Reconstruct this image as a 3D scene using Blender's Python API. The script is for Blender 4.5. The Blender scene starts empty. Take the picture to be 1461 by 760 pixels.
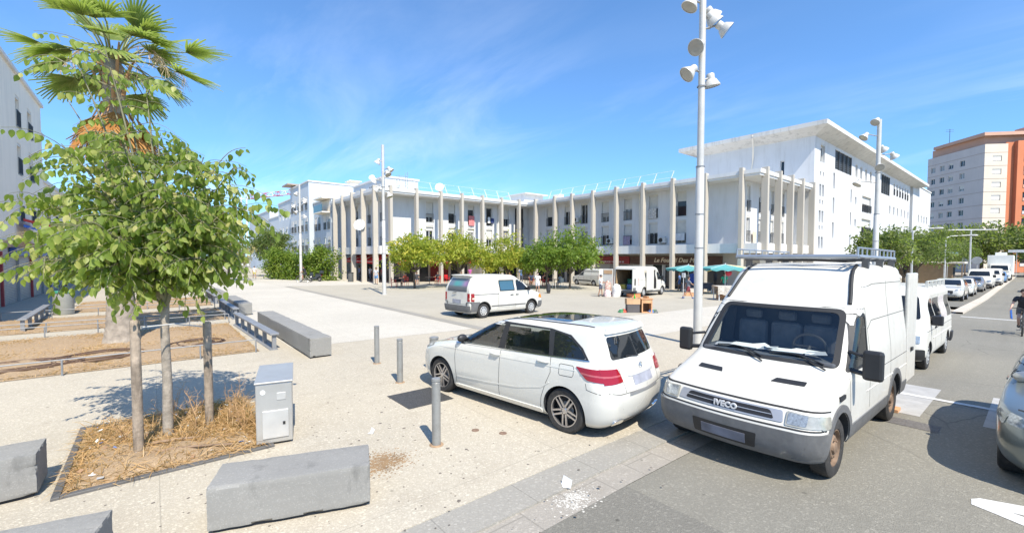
import bpy, bmesh, math, random
import numpy as np
from math import sin, cos, pi, radians
from mathutils import Vector, Matrix, Euler
from mathutils.bvhtree import BVHTree
random.seed(7); rng = np.random.default_rng(7)
SC = bpy.context.scene
COL = SC.collection
SLOPE = .016
def gz(y):
    """ground height: the street and the square fall gently away along +Y, then level out"""
    return -SLOPE*(min(max(0, y-4), 50-4))

# ------------------------------------------------------------------ materials
MATS = {}
def nt(name):
    m = bpy.data.materials.new(name); m.use_nodes = True
    t = m.node_tree; b = t.nodes['Principled BSDF']
    return m, t, b
def N(t, kind, **kw):
    n = t.nodes.new(kind)
    for k, v in kw.items():
        if k in n.inputs.keys(): n.inputs[k].default_value = v
        else: setattr(n, k, v)
    return n
def ramp(t, src, stops):
    r = t.nodes.new('ShaderNodeValToRGB'); e = r.color_ramp.elements
    while len(e) < len(stops): e.new(.5)
    for i, (p, c) in enumerate(stops):
        e[i].position = p; e[i].color = (c if len(c) == 4 else (*c, 1)) if hasattr(c, '__len__') else (c, c, c, 1)
    t.links.new(src, r.inputs[0]); return r
def mixc(t, a, b, f, mode='MIX'):
    m = t.nodes.new('ShaderNodeMix'); m.data_type = 'RGBA'; m.blend_type = mode
    for s, v in ((6, a), (7, b), (0, f)):
        if hasattr(v, 'links') or hasattr(v, 'is_linked'): t.links.new(v, m.inputs[s])
        else: m.inputs[s].default_value = v if s == 0 else ((*v, 1) if len(v) == 3 else v)
    return m.outputs[2]
def coords(t, obj=True, scale=(1, 1, 1)):
    c = t.nodes.new('ShaderNodeTexCoord'); mp = t.nodes.new('ShaderNodeMapping')
    mp.inputs['Scale'].default_value = scale
    t.links.new(c.outputs['Object'], mp.inputs[0]); return mp.outputs[0]
def noise(t, vec, scale, detail=4, rough=.55, dist=0):
    n = N(t, 'ShaderNodeTexNoise'); n.inputs['Scale'].default_value = scale
    n.inputs['Detail'].default_value = detail; n.inputs['Roughness'].default_value = rough
    n.inputs['Distortion'].default_value = dist
    t.links.new(vec, n.inputs['Vector']); return n.outputs[0]
def bump(t, b, h, strength=.3, dist=.01):
    n = t.nodes.new('ShaderNodeBump'); n.inputs['Strength'].default_value = strength
    n.inputs['Distance'].default_value = dist
    t.links.new(h, n.inputs['Height']); t.links.new(n.outputs[0], b.inputs['Normal'])
def M(name, col, rough=.55, metal=0, var=.12, scale=2.5, bmp=0, bscale=60, dirt=0, dirtcol=(.12, .10, .08), spec=.5, streak=False):
    """plain painted / cast / woven surface with slight mottling, optional dirt"""
    if name in MATS: return MATS[name]
    m, t, b = nt(name); v = coords(t)
    n1 = noise(t, v, scale, 5)
    lo = tuple(max(0, c*(1-var)) for c in col); hi = tuple(min(1, c*(1+var)) for c in col)
    c = ramp(t, n1, [(.3, lo), (.7, hi)]).outputs[0]
    if dirt:
        v2 = coords(t, scale=(1.6, 1.6, .25)) if streak else v
        d = ramp(t, noise(t, v2, scale*1.7, 8, .7), [(.48, 0), (.75, dirt)]).outputs[0]
        c = mixc(t, c, dirtcol, d)
    t.links.new(c, b.inputs['Base Color'])
    b.inputs['Roughness'].default_value = rough; b.inputs['Metallic'].default_value = metal
    b.inputs['Specular IOR Level'].default_value = spec
    if bmp: bump(t, b, noise(t, v, bscale, 3), bmp, .01)
    MATS[name] = m; return m
def paint(name, col, coat=.6, dirt=.0, rough=.32, metal=0.0, flake=0):
    if name in MATS: return MATS[name]
    m, t, b = nt(name); v = coords(t)
    n1 = noise(t, v, 1.3, 4)
    c = ramp(t, n1, [(.3, tuple(x*.96 for x in col)), (.7, col)]).outputs[0]
    if dirt:
        d = noise(t, coords(t, scale=(1, 1, 1.0)), 2.2, 9, .72)
        f = ramp(t, d, [(.45, 0), (.78, dirt)]).outputs[0]
        c = mixc(t, c, (.22, .19, .15), f)
        r = ramp(t, d, [(.4, rough), (.8, min(1, rough+.35))]).outputs[0]
        t.links.new(r, b.inputs['Roughness'])
    else: b.inputs['Roughness'].default_value = rough
    t.links.new(c, b.inputs['Base Color'])
    b.inputs['Metallic'].default_value = metal
    b.inputs['Coat Weight'].default_value = coat; b.inputs['Coat Roughness'].default_value = .04
    bump(t, b, noise(t, v, 1.7, 3), .05, .05)
    MATS[name] = m; return m
def glass(name, tint=(.02, .025, .03), alpha=1.0):
    """dark automotive or window glass; alpha < 1 lets part of the light through"""
    if name in MATS: return MATS[name]
    m, t, b = nt(name)
    v = coords(t)
    b.inputs['Base Color'].default_value = (*tint, 1); b.inputs['Roughness'].default_value = .03
    b.inputs['Specular IOR Level'].default_value = .6
    if alpha < 1:
        tr = t.nodes.new('ShaderNodeBsdfTransparent'); tr.inputs[0].default_value = (.92, .96, .94, 1)
        gl = t.nodes.new('ShaderNodeBsdfGlossy'); gl.inputs['Roughness'].default_value = .015
        lw = t.nodes.new('ShaderNodeLayerWeight'); lw.inputs[0].default_value = .5
        fr = ramp(t, lw.outputs['Facing'], [(0, .07), (.45, .10), (.75, .22), (.9, .5), (1, .95)])
        mx = t.nodes.new('ShaderNodeMixShader'); t.links.new(fr.outputs[0], mx.inputs[0])
        t.links.new(tr.outputs[0], mx.inputs[1]); t.links.new(gl.outputs[0], mx.inputs[2])
        m2 = t.nodes.new('ShaderNodeMixShader'); m2.inputs[0].default_value = alpha
        t.links.new(mx.outputs[0], m2.inputs[1]); t.links.new(b.outputs[0], m2.inputs[2])
        t.links.new(m2.outputs[0], t.nodes['Material Output'].inputs[0])
    else:
        n1 = noise(t, v, .8, 2); bump(t, b, n1, .02, .02)
    MATS[name] = m; return m
def leafmat(name, c1, c2, c3, transl=.35, rough=.5):
    if name in MATS: return MATS[name]
    m, t, b = nt(name)
    a = t.nodes.new('ShaderNodeAttribute'); a.attribute_name = 'leaf'
    r = ramp(t, a.outputs['Fac'], [(0, c1), (.5, c2), (1, c3)])
    t.links.new(r.outputs[0], b.inputs['Base Color']); b.inputs['Roughness'].default_value = rough
    b.inputs['Specular IOR Level'].default_value = .35
    tl = t.nodes.new('ShaderNodeBsdfTranslucent')
    br = mixc(t, r.outputs[0], (.55, .75, .08), .45)
    t.links.new(br, tl.inputs[0])
    mx = t.nodes.new('ShaderNodeMixShader'); mx.inputs[0].default_value = transl
    t.links.new(b.outputs[0], mx.inputs[1]); t.links.new(tl.outputs[0], mx.inputs[2])
    t.links.new(mx.outputs[0], t.nodes['Material Output'].inputs[0])
    MATS[name] = m; return m

# ------------------------------------------------------------------ mesh helper
class MB:
    def __init__(s): s.v = []; s.f = []; s.m = []
    def add(s, vs, fs, mi=0):
        o = len(s.v); s.v += [tuple(p) for p in vs]
        s.f += [tuple(i+o for i in f) for f in fs]; s.m += [mi]*len(fs); return s
    def box(s, x0, x1, y0, y1, z0, z1, mi=0, mat=None):
        vs = [(x0,y0,z0),(x1,y0,z0),(x1,y1,z0),(x0,y1,z0),(x0,y0,z1),(x1,y0,z1),(x1,y1,z1),(x0,y1,z1)]
        if mat is not None: vs = [mat @ Vector(p) for p in vs]
        return s.add(vs, [(0,3,2,1),(4,5,6,7),(0,1,5,4),(1,2,6,5),(2,3,7,6),(3,0,4,7)], mi)
    def quad(s, a, b, c, d, mi=0): return s.add([a, b, c, d], [(0,1,2,3)], mi)
    def prism(s, poly, z0, z1, mi=0, mat=None):
        """poly in xy, extruded along z (mat maps to another frame)"""
        n = len(poly); vs = [(p[0],p[1],z0) for p in poly]+[(p[0],p[1],z1) for p in poly]
        if mat is not None: vs = [mat @ Vector(p) for p in vs]
        fs = [tuple(range(n-1,-1,-1)), tuple(range(n, 2*n))]+[(i,(i+1)%n,(i+1)%n+n,i+n) for i in range(n)]
        return s.add(vs, fs, mi)
    def tube(s, pts, r, n=8, mi=0, cap=True):
        pts = [Vector(p) for p in pts]; k = len(pts)
        rs = r if hasattr(r, '__len__') else [r]*k
        vs = []; fs = []; ref = None
        for i, p in enumerate(pts):
            d = (pts[min(i+1,k-1)]-pts[max(i-1,0)])
            if d.length < 1e-9: d = Vector((0,0,1))
            d.normalize()
            if ref is None: ref = Vector((1,0,0)) if abs(d.z) > .9 else Vector((0,0,1))
            u = d.cross(ref); 
            if u.length < 1e-6: u = d.cross(Vector((0,1,0)))
            u.normalize(); w = d.cross(u); ref = -w if abs(d.dot(ref)) > .95 else ref
            for j in range(n):
                a = 2*pi*j/n; vs.append(p+(u*cos(a)+w*sin(a))*rs[i])
        for i in range(k-1):
            for j in range(n):
                fs.append((i*n+j, i*n+(j+1)%n, (i+1)*n+(j+1)%n, (i+1)*n+j))
        if cap: fs += [tuple(range(n-1,-1,-1)), tuple(range((k-1)*n, k*n))]
        return s.add(vs, fs, mi)
    def lathe(s, prof, n=24, mi=0, mat=None, cap=False):
        """prof: (r, h) pairs; axis z"""
        k = len(prof); vs = []; fs = []
        for r, h in prof:
            for j in range(n): vs.append(Vector((r*cos(2*pi*j/n), r*sin(2*pi*j/n), h)))
        if mat is not None: vs = [mat @ p for p in vs]
        for i in range(k-1):
            for j in range(n): fs.append((i*n+j, i*n+(j+1)%n, (i+1)*n+(j+1)%n, (i+1)*n+j))
        if cap: fs += [tuple(range(n-1,-1,-1)), tuple(range((k-1)*n, k*n))]
        return s.add(vs, fs, mi)
    def sphere(s, c, r, n=10, k=7, mi=0, sc=(1,1,1)):
        prof = [(max(1e-4, r*sin(pi*i/k)), -r*cos(pi*i/k)) for i in range(k+1)]
        mt = Matrix.Translation(c) @ Matrix.Diagonal((*sc, 1))
        return s.lathe(prof, n, mi, mt)
    def build(s, name, mats, parent=None, smooth=None, bevel=0, loc=None, attr=None):
        me = bpy.data.meshes.new(name); me.from_pydata(s.v, [], s.f)
        if not isinstance(mats, (list, tuple)): mats = [mats]
        for m in mats: me.materials.append(m)
        if len(mats) > 1: me.polygons.foreach_set('material_index', s.m)
        if attr is not None:
            a = me.attributes.new('leaf', 'FLOAT', 'FACE'); a.data.foreach_set('value', attr)
        finish(me, smooth)
        o = bpy.data.objects.new(name, me); COL.objects.link(o)
        if parent is not None: o.parent = parent
        if loc is not None: o.location = loc
        if bevel:
            b = o.modifiers.new('edge', 'BEVEL'); b.width = bevel; b.segments = 2; b.limit_method = 'ANGLE'
        return o
def finish(me, smooth):
    me.validate(); me.update()
    if smooth is not None:
        me.polygons.foreach_set('use_smooth', [True]*len(me.polygons))
        me.set_sharp_from_angle(angle=radians(smooth))
def frame(o, d, up=(0,0,1)):
    """matrix with local z along d"""
    z = Vector(d).normalized(); x = Vector(up).cross(z)
    if x.length < 1e-5: x = Vector((1,0,0)).cross(z)
    x.normalize(); y = z.cross(x)
    m = Matrix((x, y, z)).transposed().to_4x4(); m.translation = Vector(o); return m
def tag(o, label=None, cat=None, group=None, kind=None):
    if label: o['label'] = label
    if cat: o['category'] = cat
    if group: o['group'] = group
    if kind: o['kind'] = kind
    return o
def empty(name, x, y, z=None, rz=0, slope=False):
    o = bpy.data.objects.new(name, None); COL.objects.link(o); o.empty_display_size = .2
    z = gz(y) if z is None else z
    R = Matrix.Rotation(rz, 4, 'Z')
    if slope: R = Matrix.Rotation(-math.atan(SLOPE), 4, 'X') @ R
    o.matrix_world = Matrix.Translation((x, y, z)) @ R
    return o
def thing(name, label, cat, x, y, z=None, rz=0, group=None, slope=False):
    return tag(empty(name, x, y, z, rz, slope), label, cat, group)
def copy_tree(o, parent=None):
    c = o.copy(); COL.objects.link(c)
    if parent is not None:
        c.parent = parent; c.matrix_parent_inverse = o.matrix_parent_inverse.copy()
    for ch in list(o.children): copy_tree(ch, c)
    return c
def text_mesh(name, body, size, mat, parent, mtx, shear=0, ext=.006, spacing=1.0, bold=0):
    cu = bpy.data.curves.new(name, 'FONT'); cu.body = body; cu.size = size; cu.shear = shear
    cu.align_x = 'CENTER'; cu.align_y = 'CENTER'; cu.extrude = ext; cu.space_character = spacing; cu.offset = bold
    cu.resolution_u = 3
    t = bpy.data.objects.new('tmp_text', cu); COL.objects.link(t)
    dg = bpy.context.evaluated_depsgraph_get()
    me = bpy.data.meshes.new_from_object(t.evaluated_get(dg)); bpy.data.objects.remove(t); bpy.data.curves.remove(cu)
    me.name = name; me.materials.clear(); me.materials.append(mat)
    me.transform(mtx)
    o = bpy.data.objects.new(name, me); COL.objects.link(o)
    if parent is not None: o.parent = parent
    return o

# ------------------------------------------------------------------ camera, sun, sky
cam = bpy.data.cameras.new('camera'); co = bpy.data.objects.new('camera', cam); COL.objects.link(co)
SC.camera = co
F, W = 622.0, 1461.0
PITCH, YAW = radians(2.2), radians(50.5)
cam.sensor_width = 36; cam.sensor_fit = 'HORIZONTAL'; cam.lens = 36*F/W
co.location = (0, 0, 2.5); co.rotation_euler = (pi/2-PITCH, 0, YAW)
cam.shift_y = (367-(380-F*math.tan(PITCH)))/W
cam.clip_end = 5000; cam.clip_start = .05
SUN_EL = radians(52); SUN_DIR = Vector((.97, -.24, 0)).normalized()*cos(SUN_EL)+Vector((0,0,sin(SUN_EL)))
su = bpy.data.lights.new('sun', 'SUN'); su.energy = 5.0; su.angle = radians(.53); su.color = (1, .935, .82)
so = bpy.data.objects.new('sun', su); COL.objects.link(so)
so.rotation_euler = SUN_DIR.to_track_quat('Z', 'Y').to_euler()
wd = bpy.data.worlds.new('World'); SC.world = wd; wd.use_nodes = True
wt = wd.node_tree; bg = wt.nodes['Background']
sky = wt.nodes.new('ShaderNodeTexSky'); sky.sky_type = 'NISHITA'; sky.sun_disc = False
sky.sun_elevation = SUN_EL; sky.sun_rotation = math.atan2(SUN_DIR.x, SUN_DIR.y)
sky.air_density = 1.15; sky.dust_density = .3; sky.ozone_density = 1.6
tc = wt.nodes.new('ShaderNodeTexCoord')
# thin cirrus: noise over the direction vector projected on a high plane
sep = wt.nodes.new('ShaderNodeSeparateXYZ'); wt.links.new(tc.outputs['Generated'], sep.inputs[0])
def wm(op, a, b=None):
    n = wt.nodes.new('ShaderNodeMath'); n.operation = op
    for i, v in enumerate((a, b)):
        if v is None: continue
        if isinstance(v, (int, float)): n.inputs[i].default_value = v
        else: wt.links.new(v, n.inputs[i])
    return n.outputs[0]
zz = wm('MAXIMUM', sep.outputs[2], .03); zz = wm('ADD', zz, .10)
cb = wt.nodes.new('ShaderNodeCombineXYZ')
wt.links.new(wm('DIVIDE', sep.outputs[0], zz), cb.inputs[0]); wt.links.new(wm('DIVIDE', sep.outputs[1], zz), cb.inputs[1])
mp = wt.nodes.new('ShaderNodeMapping'); mp.inputs['Rotation'].default_value = (0, 0, radians(18))
mp.inputs['Scale'].default_value = (.55, 1.5, 1); mp.inputs['Location'].default_value = (.3, 1.7, 0)
wt.links.new(cb.outputs[0], mp.inputs[0])
n1 = noise(wt, mp.outputs[0], 1.1, 9, .62, .6); n2 = noise(wt, cb.outputs[0], .55, 3, .5)
c1 = ramp(wt, n1, [(.44, 0), (.85, 1)]).outputs[0]; c2 = ramp(wt, n2, [(.42, 0), (.62, 1)]).outputs[0]
dens = wm('MULTIPLY', wm('MULTIPLY', c1, c2), .6)
hz = ramp(wt, sep.outputs[2], [(0.02, 1), (.42, .25), (.6, .1)]).outputs[0]
dens = wm('MULTIPLY', dens, hz)
skb = mixc(wt, sky.outputs[0], (.66, .955, 1.26), 1.0, 'MULTIPLY')
hzf = ramp(wt, sep.outputs[2], [(0, (.66, .80, .98)), (.12, (.78, .88, 1.0)), (.42, (1, 1, 1)), (1, (1.0, 1.0, 1.0))]).outputs[0]
skb = mixc(wt, skb, hzf, 1.0, 'MULTIPLY')
skc = mixc(wt, skb, (8.5, 9.0, 9.8), dens)
wt.links.new(skc, bg.inputs[0]); bg.inputs[1].default_value = .122
SC.view_settings.view_transform = 'Standard'; SC.view_settings.look = 'None'
SC.view_settings.gamma = 1; SC.view_settings.exposure = .58
SC.cycles.use_denoising = True
SC.cycles.max_bounces = 8; SC.cycles.transparent_max_bounces = 24
SC.cycles.sample_clamp_indirect = 6

# ------------------------------------------------------------------ ground
def ground_mat(name, base, agg, stain, joints=None, speck=.35, bmp=.35, spots=True, rough=.85, cracks=0):
    m, t, b = nt(name); v = coords(t)
    big = noise(t, v, .22, 6, .6); mid = noise(t, v, 2.1, 7, .65); fine = noise(t, v, 55, 3, .6)
    c = ramp(t, big, [(.3, tuple(x*.90 for x in base)), (.7, tuple(min(1, x*1.08) for x in base))]).outputs[0]
    c = mixc(t, c, stain, ramp(t, mid, [(.52, 0), (.8, .5)]).outputs[0])
    vo = N(t, 'ShaderNodeTexVoronoi'); vo.inputs['Scale'].default_value = 75; t.links.new(v, vo.inputs['Vector'])
    gs = ramp(t, vo.outputs['Color'], [(.15, 0), (.5, speck)]).outputs[0]
    c = mixc(t, c, agg, gs)
    vw = N(t, 'ShaderNodeTexVoronoi'); vw.inputs['Scale'].default_value = 48; t.links.new(v, vw.inputs['Vector'])
    c = mixc(t, c, tuple(min(1, x*1.45) for x in base), ramp(t, vw.outputs['Color'], [(.72, 0), (.9, .5)]).outputs[0])
    if spots:   # chewing-gum and oil spots
        v3 = N(t, 'ShaderNodeTexVoronoi'); v3.inputs['Scale'].default_value = 2.3; t.links.new(v, v3.inputs['Vector'])
        wv = noise(t, v, 9, 2)
        dd = t.nodes.new('ShaderNodeMath'); dd.operation = 'ADD'; t.links.new(v3.outputs['Distance'], dd.inputs[0])
        sc = t.nodes.new('ShaderNodeMath'); sc.operation = 'MULTIPLY'; sc.inputs[1].default_value = .12
        t.links.new(wv, sc.inputs[0]); t.links.new(sc.outputs[0], dd.inputs[1])
        c = mixc(t, c, tuple(x*.38 for x in base), ramp(t, dd.outputs[0], [(.085, .75), (.125, 0)]).outputs[0])
        v4 = noise(t, v, .9, 8, .75); c = mixc(t, c, tuple(x*.5 for x in stain), ramp(t, v4, [(.64, 0), (.78, .55)]).outputs[0])
    if cracks:
        nv = t.nodes.new('ShaderNodeTexNoise'); nv.inputs['Scale'].default_value = .9; nv.inputs['Detail'].default_value = 6; t.links.new(v, nv.inputs['Vector'])
        dv = mixc(t, v, nv.outputs['Color'], .22)
        vc = N(t, 'ShaderNodeTexVoronoi'); vc.feature = 'DISTANCE_TO_EDGE'; vc.inputs['Scale'].default_value = cracks; t.links.new(dv, vc.inputs['Vector'])
        cm = ramp(t, vc.outputs['Distance'], [(0, .8), (.006, .0)]).outputs[0]; mk = ramp(t, noise(t, v, .35, 3), [(.47, 0), (.56, 1)]).outputs[0]
        c = mixc(t, c, tuple(x*.4 for x in base), mixc(t, (0,0,0), cm, mk))
        c = mixc(t, c, tuple(x*.72 for x in base), ramp(t, noise(t, coords(t, scale=(2.2,.12,1)), 1.0, 4), [(.5,0),(.75,.55)]).outputs[0])
    if joints:
        bk = N(t, 'ShaderNodeTexBrick'); bk.inputs['Scale'].default_value = 1; bk.inputs['Mortar Size'].default_value = joints[2]
        bk.inputs['Brick Width'].default_value = joints[0]; bk.inputs['Row Height'].default_value = joints[1]; bk.offset = joints[3]
        bk.inputs['Color1'].default_value = (0,0,0,1); bk.inputs['Color2'].default_value = (.0,.0,.0,1); bk.inputs['Mortar'].default_value = (1,1,1,1)
        t.links.new(v, bk.inputs['Vector'])
        c = mixc(t, c, tuple(x*.6 for x in base), wsc(t, bk.outputs['Color'], .6))
    t.links.new(c, b.inputs['Base Color']); b.inputs['Roughness'].default_value = rough
    b.inputs['Specular IOR Level'].default_value = .3
    hh = t.nodes.new('ShaderNodeMath'); hh.operation = 'ADD'
    t.links.new(vo.outputs['Distance'], hh.inputs[0]); t.links.new(fine, hh.inputs[1])
    bump(t, b, hh.outputs[0], bmp, .008)
    MATS[name] = m; return m
def wsc(t, s, k):
    n = t.nodes.new('ShaderNodeMath'); n.operation = 'MULTIPLY'; n.inputs[1].default_value = k
    t.links.new(s, n.inputs[0]); return n.outputs[0]
plaza_m = ground_mat('plaza_concrete', (.465, .42, .335), (.245, .20, .145), (.325, .28, .215), speck=.32, joints=(4.0, 4.0, .006, 0))
path_m = ground_mat('pale_path', (.515, .48, .41), (.33, .30, .25), (.38, .345, .285), speck=.3, spots=True, joints=(5.0, 5.0, .006, 0))
market_m = ground_mat('market_paving', (.41, .375, .305), (.29, .26, .20), (.32, .285, .225), speck=.25, joints=(2.4, 2.4, .008, .0))
asph_m = ground_mat('asphalt', (.245, .230, .190), (.128, .120, .098), (.185, .172, .142), speck=.35, bmp=.5, rough=.8, cracks=.55)
asph2_m = ground_mat('asphalt_patch', (.20, .188, .158), (.11, .104, .088), (.155, .146, .122), speck=.35, bmp=.5, rough=.8)
kerb_m = ground_mat('kerb_stone', (.31, .29, .25), (.19, .178, .155), (.21, .195, .17), speck=.25, joints=(5, 1.0, .008, .5), rough=.75)
gutter_m = ground_mat('gutter_stone', (.33, .30, .255), (.205, .185, .155), (.225, .205, .175), speck=.25, joints=(.9, .55, .01, .5), rough=.75)
soil_m = ground_mat('dry_soil', (.38, .275, .17), (.27, .18, .105), (.27, .185, .11), speck=.4, bmp=.9, spots=False, rough=.95)
wmark_m = M('road_paint_worn', (.62, .61, .58), .7, var=.2, scale=6, dirt=.55, dirtcol=(.25, .24, .22), bmp=.3)
wpatch_m = M('crossing_slab', (.40, .39, .37), .75, var=.12, scale=4, dirt=.4, dirtcol=(.22, .21, .19), bmp=.3, bscale=80)
beige_m = M('beige_kerb_strip', (.52, .46, .38), .8, var=.12, scale=3, dirt=.3)

YS = [-60, -30, -12, -4, 0, 4, 10, 18, 26, 34, 42, 50, 70, 120, 250, 900]
def sheet(name, x0, x1, y0, y1, dz, mat, kind='structure', thick=None, cat=None):
    """a paving sheet that follows the fall of the street"""
    ys = [y0]+[y for y in YS if y0 < y < y1]+[y1]; b = MB()
    for a, c in zip(ys, ys[1:]):
        za, zc = gz(a)+dz, gz(c)+dz
        b.quad((x0,a,za),(x1,a,za),(x1,c,zc),(x0,c,zc))
        if thick:
            for x, fl in ((x0, 1), (x1, 0)):
                q = [(x,a,za),(x,c,zc),(x,c,zc-thick),(x,a,za-thick)]
                b.quad(*(q if not fl else q[::-1]))
    o = b.build(name, mat); o['kind'] = kind; return o
def poly_sheet(name, pts, dz, mat):
    b = MB(); b.add([(x, y, gz(y)+dz) for x, y in pts], [tuple(range(len(pts)))]); o = b.build(name, mat); o['kind'] = 'structure'; return o
sheet('ground', -900, 900, -400, 900, -.16, M('far_earth', (.32, .28, .22), .9, var=.2, scale=.02))
sheet('plaza', -130, -3.66, -60, 85, 0, plaza_m, thick=.14)
sheet('road', -2.86, 9, -60, 320, -.035, asph_m)
sheet('kerb', -3.66, -3.22, -60, 33, -.008, kerb_m, thick=.03)
sheet('gutter', -3.22, -2.86, -60, 33, -.03, gutter_m)
sheet('market_square', -42.6, -12.1, 9.4, 37.6, .004, market_m)
sheet('paved_path', -130, -13.0, 2.9, 8.9, .004, path_m)
sheet('paved_path', -12.05, -8.3, 9.4, 37, .004, path_m)
sheet('paved_path', -62, -42.65, 8.95, 20, .004, path_m)
sheet('drain_strip', -42.6, -12.1, 8.95, 9.36, .006, kerb_m)
sheet('parking_lane', -6.6, -3.0, 38, 90, .004, asph2_m)
sheet('kerb', -3.0, -2.55, 33.05, 120, .06, beige_m, thick=.1)
sheet('pavement', 9, 40, -60, 320, .05, plaza_m, thick=.1)
for i, (x0, x1, y0, y1) in enumerate([(-1.85, -1.2, 9.7, 12.2), (-.5, .1, 9.9, 12.3), (.8, 1.4, 9.9, 12.3)]):
    sheet('crossing_bar', x0, x1, y0, y1, -.031, wpatch_m)
sheet('road_line', -1.9, 4, 11.15, 11.30, -.026, wmark_m)
sheet('road_line', -2.5, 4, 31.2, 31.5, -.031, wmark_m)
sheet('drain_grate', -2.1, -.9, 8.95, 9.35, -.030, M('grate_iron', (.13, .12, .11), .7, var=.3, scale=30, bmp=.8, bscale=30))
sheet('asphalt_patch', -2.86, -.6, .5, 4.0, -.031, asph2_m)
poly_sheet('road_marking', [(-.388,6.538),(1.2,5.89),(1.2,6.35),(-.125,6.638),(1.2,6.87),(1.2,7.49),(-.34,6.78),(-.40,6.69)], -.030, wmark_m)
# ------------------------------------------------------------------ vehicles
WHITE = paint('van_white_paint', (.64, .62, .555), .3, dirt=.34, rough=.36)
WHITE2 = paint('car_white_paint', (.64, .625, .565), 1.0, dirt=.08, rough=.22)
SILVER = paint('silver_paint', (.42, .43, .42), .8, rough=.3, metal=.6)
GREYGREEN = paint('grey_green_paint', (.20, .23, .225), .9, rough=.28, metal=.6)
GREYCAR = paint('grey_paint', (.28, .285, .29), .8, rough=.3, metal=.5)
BLUECAR = paint('blue_paint', (.10, .20, .36), .8, rough=.3)
BLACKP = M('black_plastic', (.022, .022, .023), .5, var=.2, bmp=.1, bscale=200)
GREYP = M('grey_bumper_plastic', (.12, .12, .12), .6, var=.15, scale=5, dirt=.35, dirtcol=(.23, .22, .20), bmp=.1, bscale=150)
GAP = M('panel_gap', (.02, .02, .02), .8)
DARK = M('dark_interior', (.03, .032, .036), .8, var=.2)
SEAT = M('seat_cloth', (.085, .088, .10), .9, var=.2, scale=8)
TYRE = M('tyre_rubber', (.028, .027, .026), .85, var=.2, scale=9, dirt=.4, dirtcol=(.12, .105, .09), bmp=.2)
ALLOY = M('alloy_rim', (.62, .61, .60), .3, .9)
STEEL = M('steel_rim', (.34, .33, .31), .5, .5, dirt=.5, dirtcol=(.20, .14, .09), scale=8)
RUSTRIM = M('rusty_steel_rim', (.22, .15, .10), .75, .2, var=.3, scale=9)
CAPM = M('hub_cap', (.48, .48, .47), .4, .3, dirt=.3)
GL = glass('tinted_glass', (.012, .015, .018))
GLT = glass('clear_car_glass', (.03, .045, .045), .03)
GLD = glass('dusky_car_glass', (.012, .016, .018), .3)
SEAL = M('rubber_seal', (.02, .02, .02), .6)
RED = M('red_lamp', (.27, .005, .010), .15, spec=.5)
RED.node_tree.nodes['Principled BSDF'].inputs['Coat Weight'].default_value = .4
ORNG = M('amber_lamp', (.75, .25, .03), .15, spec=.8)
LAMP = M('clear_lamp', (.36, .38, .38), .12, .45, var=.35, scale=40)
LAMPC = M('milky_lamp', (.40, .385, .33), .15, .3, var=.2, scale=12)
PLATE = M('number_plate', (.30, .31, .36), .5, var=.3, scale=5)
CHROME = M('chrome_trim', (.65, .66, .68), .15, 1.0, var=.05)
PAPER = M('white_paper', (.80, .80, .78), .8, var=.05)

def pchip(x, y, xi):
    x = np.asarray(x, float); y = np.asarray(y, float); h = np.diff(x); d = np.diff(y)/h
    m = np.zeros_like(y); m[0] = d[0]; m[-1] = d[-1]
    for i in range(1, len(x)-1):
        if d[i-1]*d[i] > 0:
            w1 = 2*h[i]+h[i-1]; w2 = h[i]+2*h[i-1]; m[i] = (w1+w2)/(w1/d[i-1]+w2/d[i])
    k = np.clip(np.searchsorted(x, xi)-1, 0, len(x)-2); t = (xi-x[k])/h[k]
    return ((1+2*t)*(1-t)**2*y[k]+t*(1-t)**2*h[k]*m[k]+t*t*(3-2*t)*y[k+1]+t*t*(t-1)*h[k]*m[k+1])
def loft(levels, sub=5, ns=26):
    """levels: (z, x_front, x_rear, half_width, front_bow, front_corner_x, front_corner_y, rear_bow, rear_corner)"""
    L = np.array(levels, float)
    d = np.sqrt(np.diff(L[:,0])**2+(np.diff(L[:,1])*.6)**2+(np.diff(L[:,2])*.4)**2+np.diff(L[:,3])**2)+1e-3
    t = np.concatenate([[0], np.cumsum(d)])
    ti = np.concatenate([np.linspace(t[i], t[i+1], sub, endpoint=False) for i in range(len(t)-1)]+[[t[-1]]])
    P = np.array([pchip(t, L[:,j], ti) for j in range(L.shape[1])]).T
    rings = []
    for z, xf, xr, w, bf, fx, fy, br, rr in P:
        half = []
        fy = min(fy, w*.9); rr = min(rr, w*.9)
        for i in range(9):
            y = (w-fy)*i/9; half.append((xf-bf*(y/w)**2, y))
        cx = xf-bf*((w-fy)/w)**2
        for i in range(8):
            a = pi/2*i/8; half.append((cx-fx+fx*cos(a), w-fy+fy*sin(a)))
        x0 = cx-fx; cr = xr+br*((w-rr)/w)**2; x1 = cr+rr
        for i in range(ns):
            s = i/ns; half.append((x0+(x1-x0)*s, w))
        for i in range(8):
            a = pi/2*i/8; half.append((x1-rr*sin(a), w-rr+rr*cos(a)))
        for i in range(9):
            y = (w-rr)*(1-i/9); half.append((xr+br*(y/w)**2, y))
        half.append((xr, 0))
        full = half+[(x, -y) for x, y in half[-2:0:-1]]
        rings.append([(x, y, z) for x, y in full])
    n = len(rings[0]); v = [p for r in rings for p in r]; f = []
    for i in range(len(rings)-1):
        for j in range(n): f.append((i*n+j, i*n+(j+1)%n, (i+1)*n+(j+1)%n, (i+1)*n+j))
    f.append(tuple(range(n-1,-1,-1))); f.append(tuple(range((len(rings)-1)*n, len(rings)*n)))
    return v, f
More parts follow.
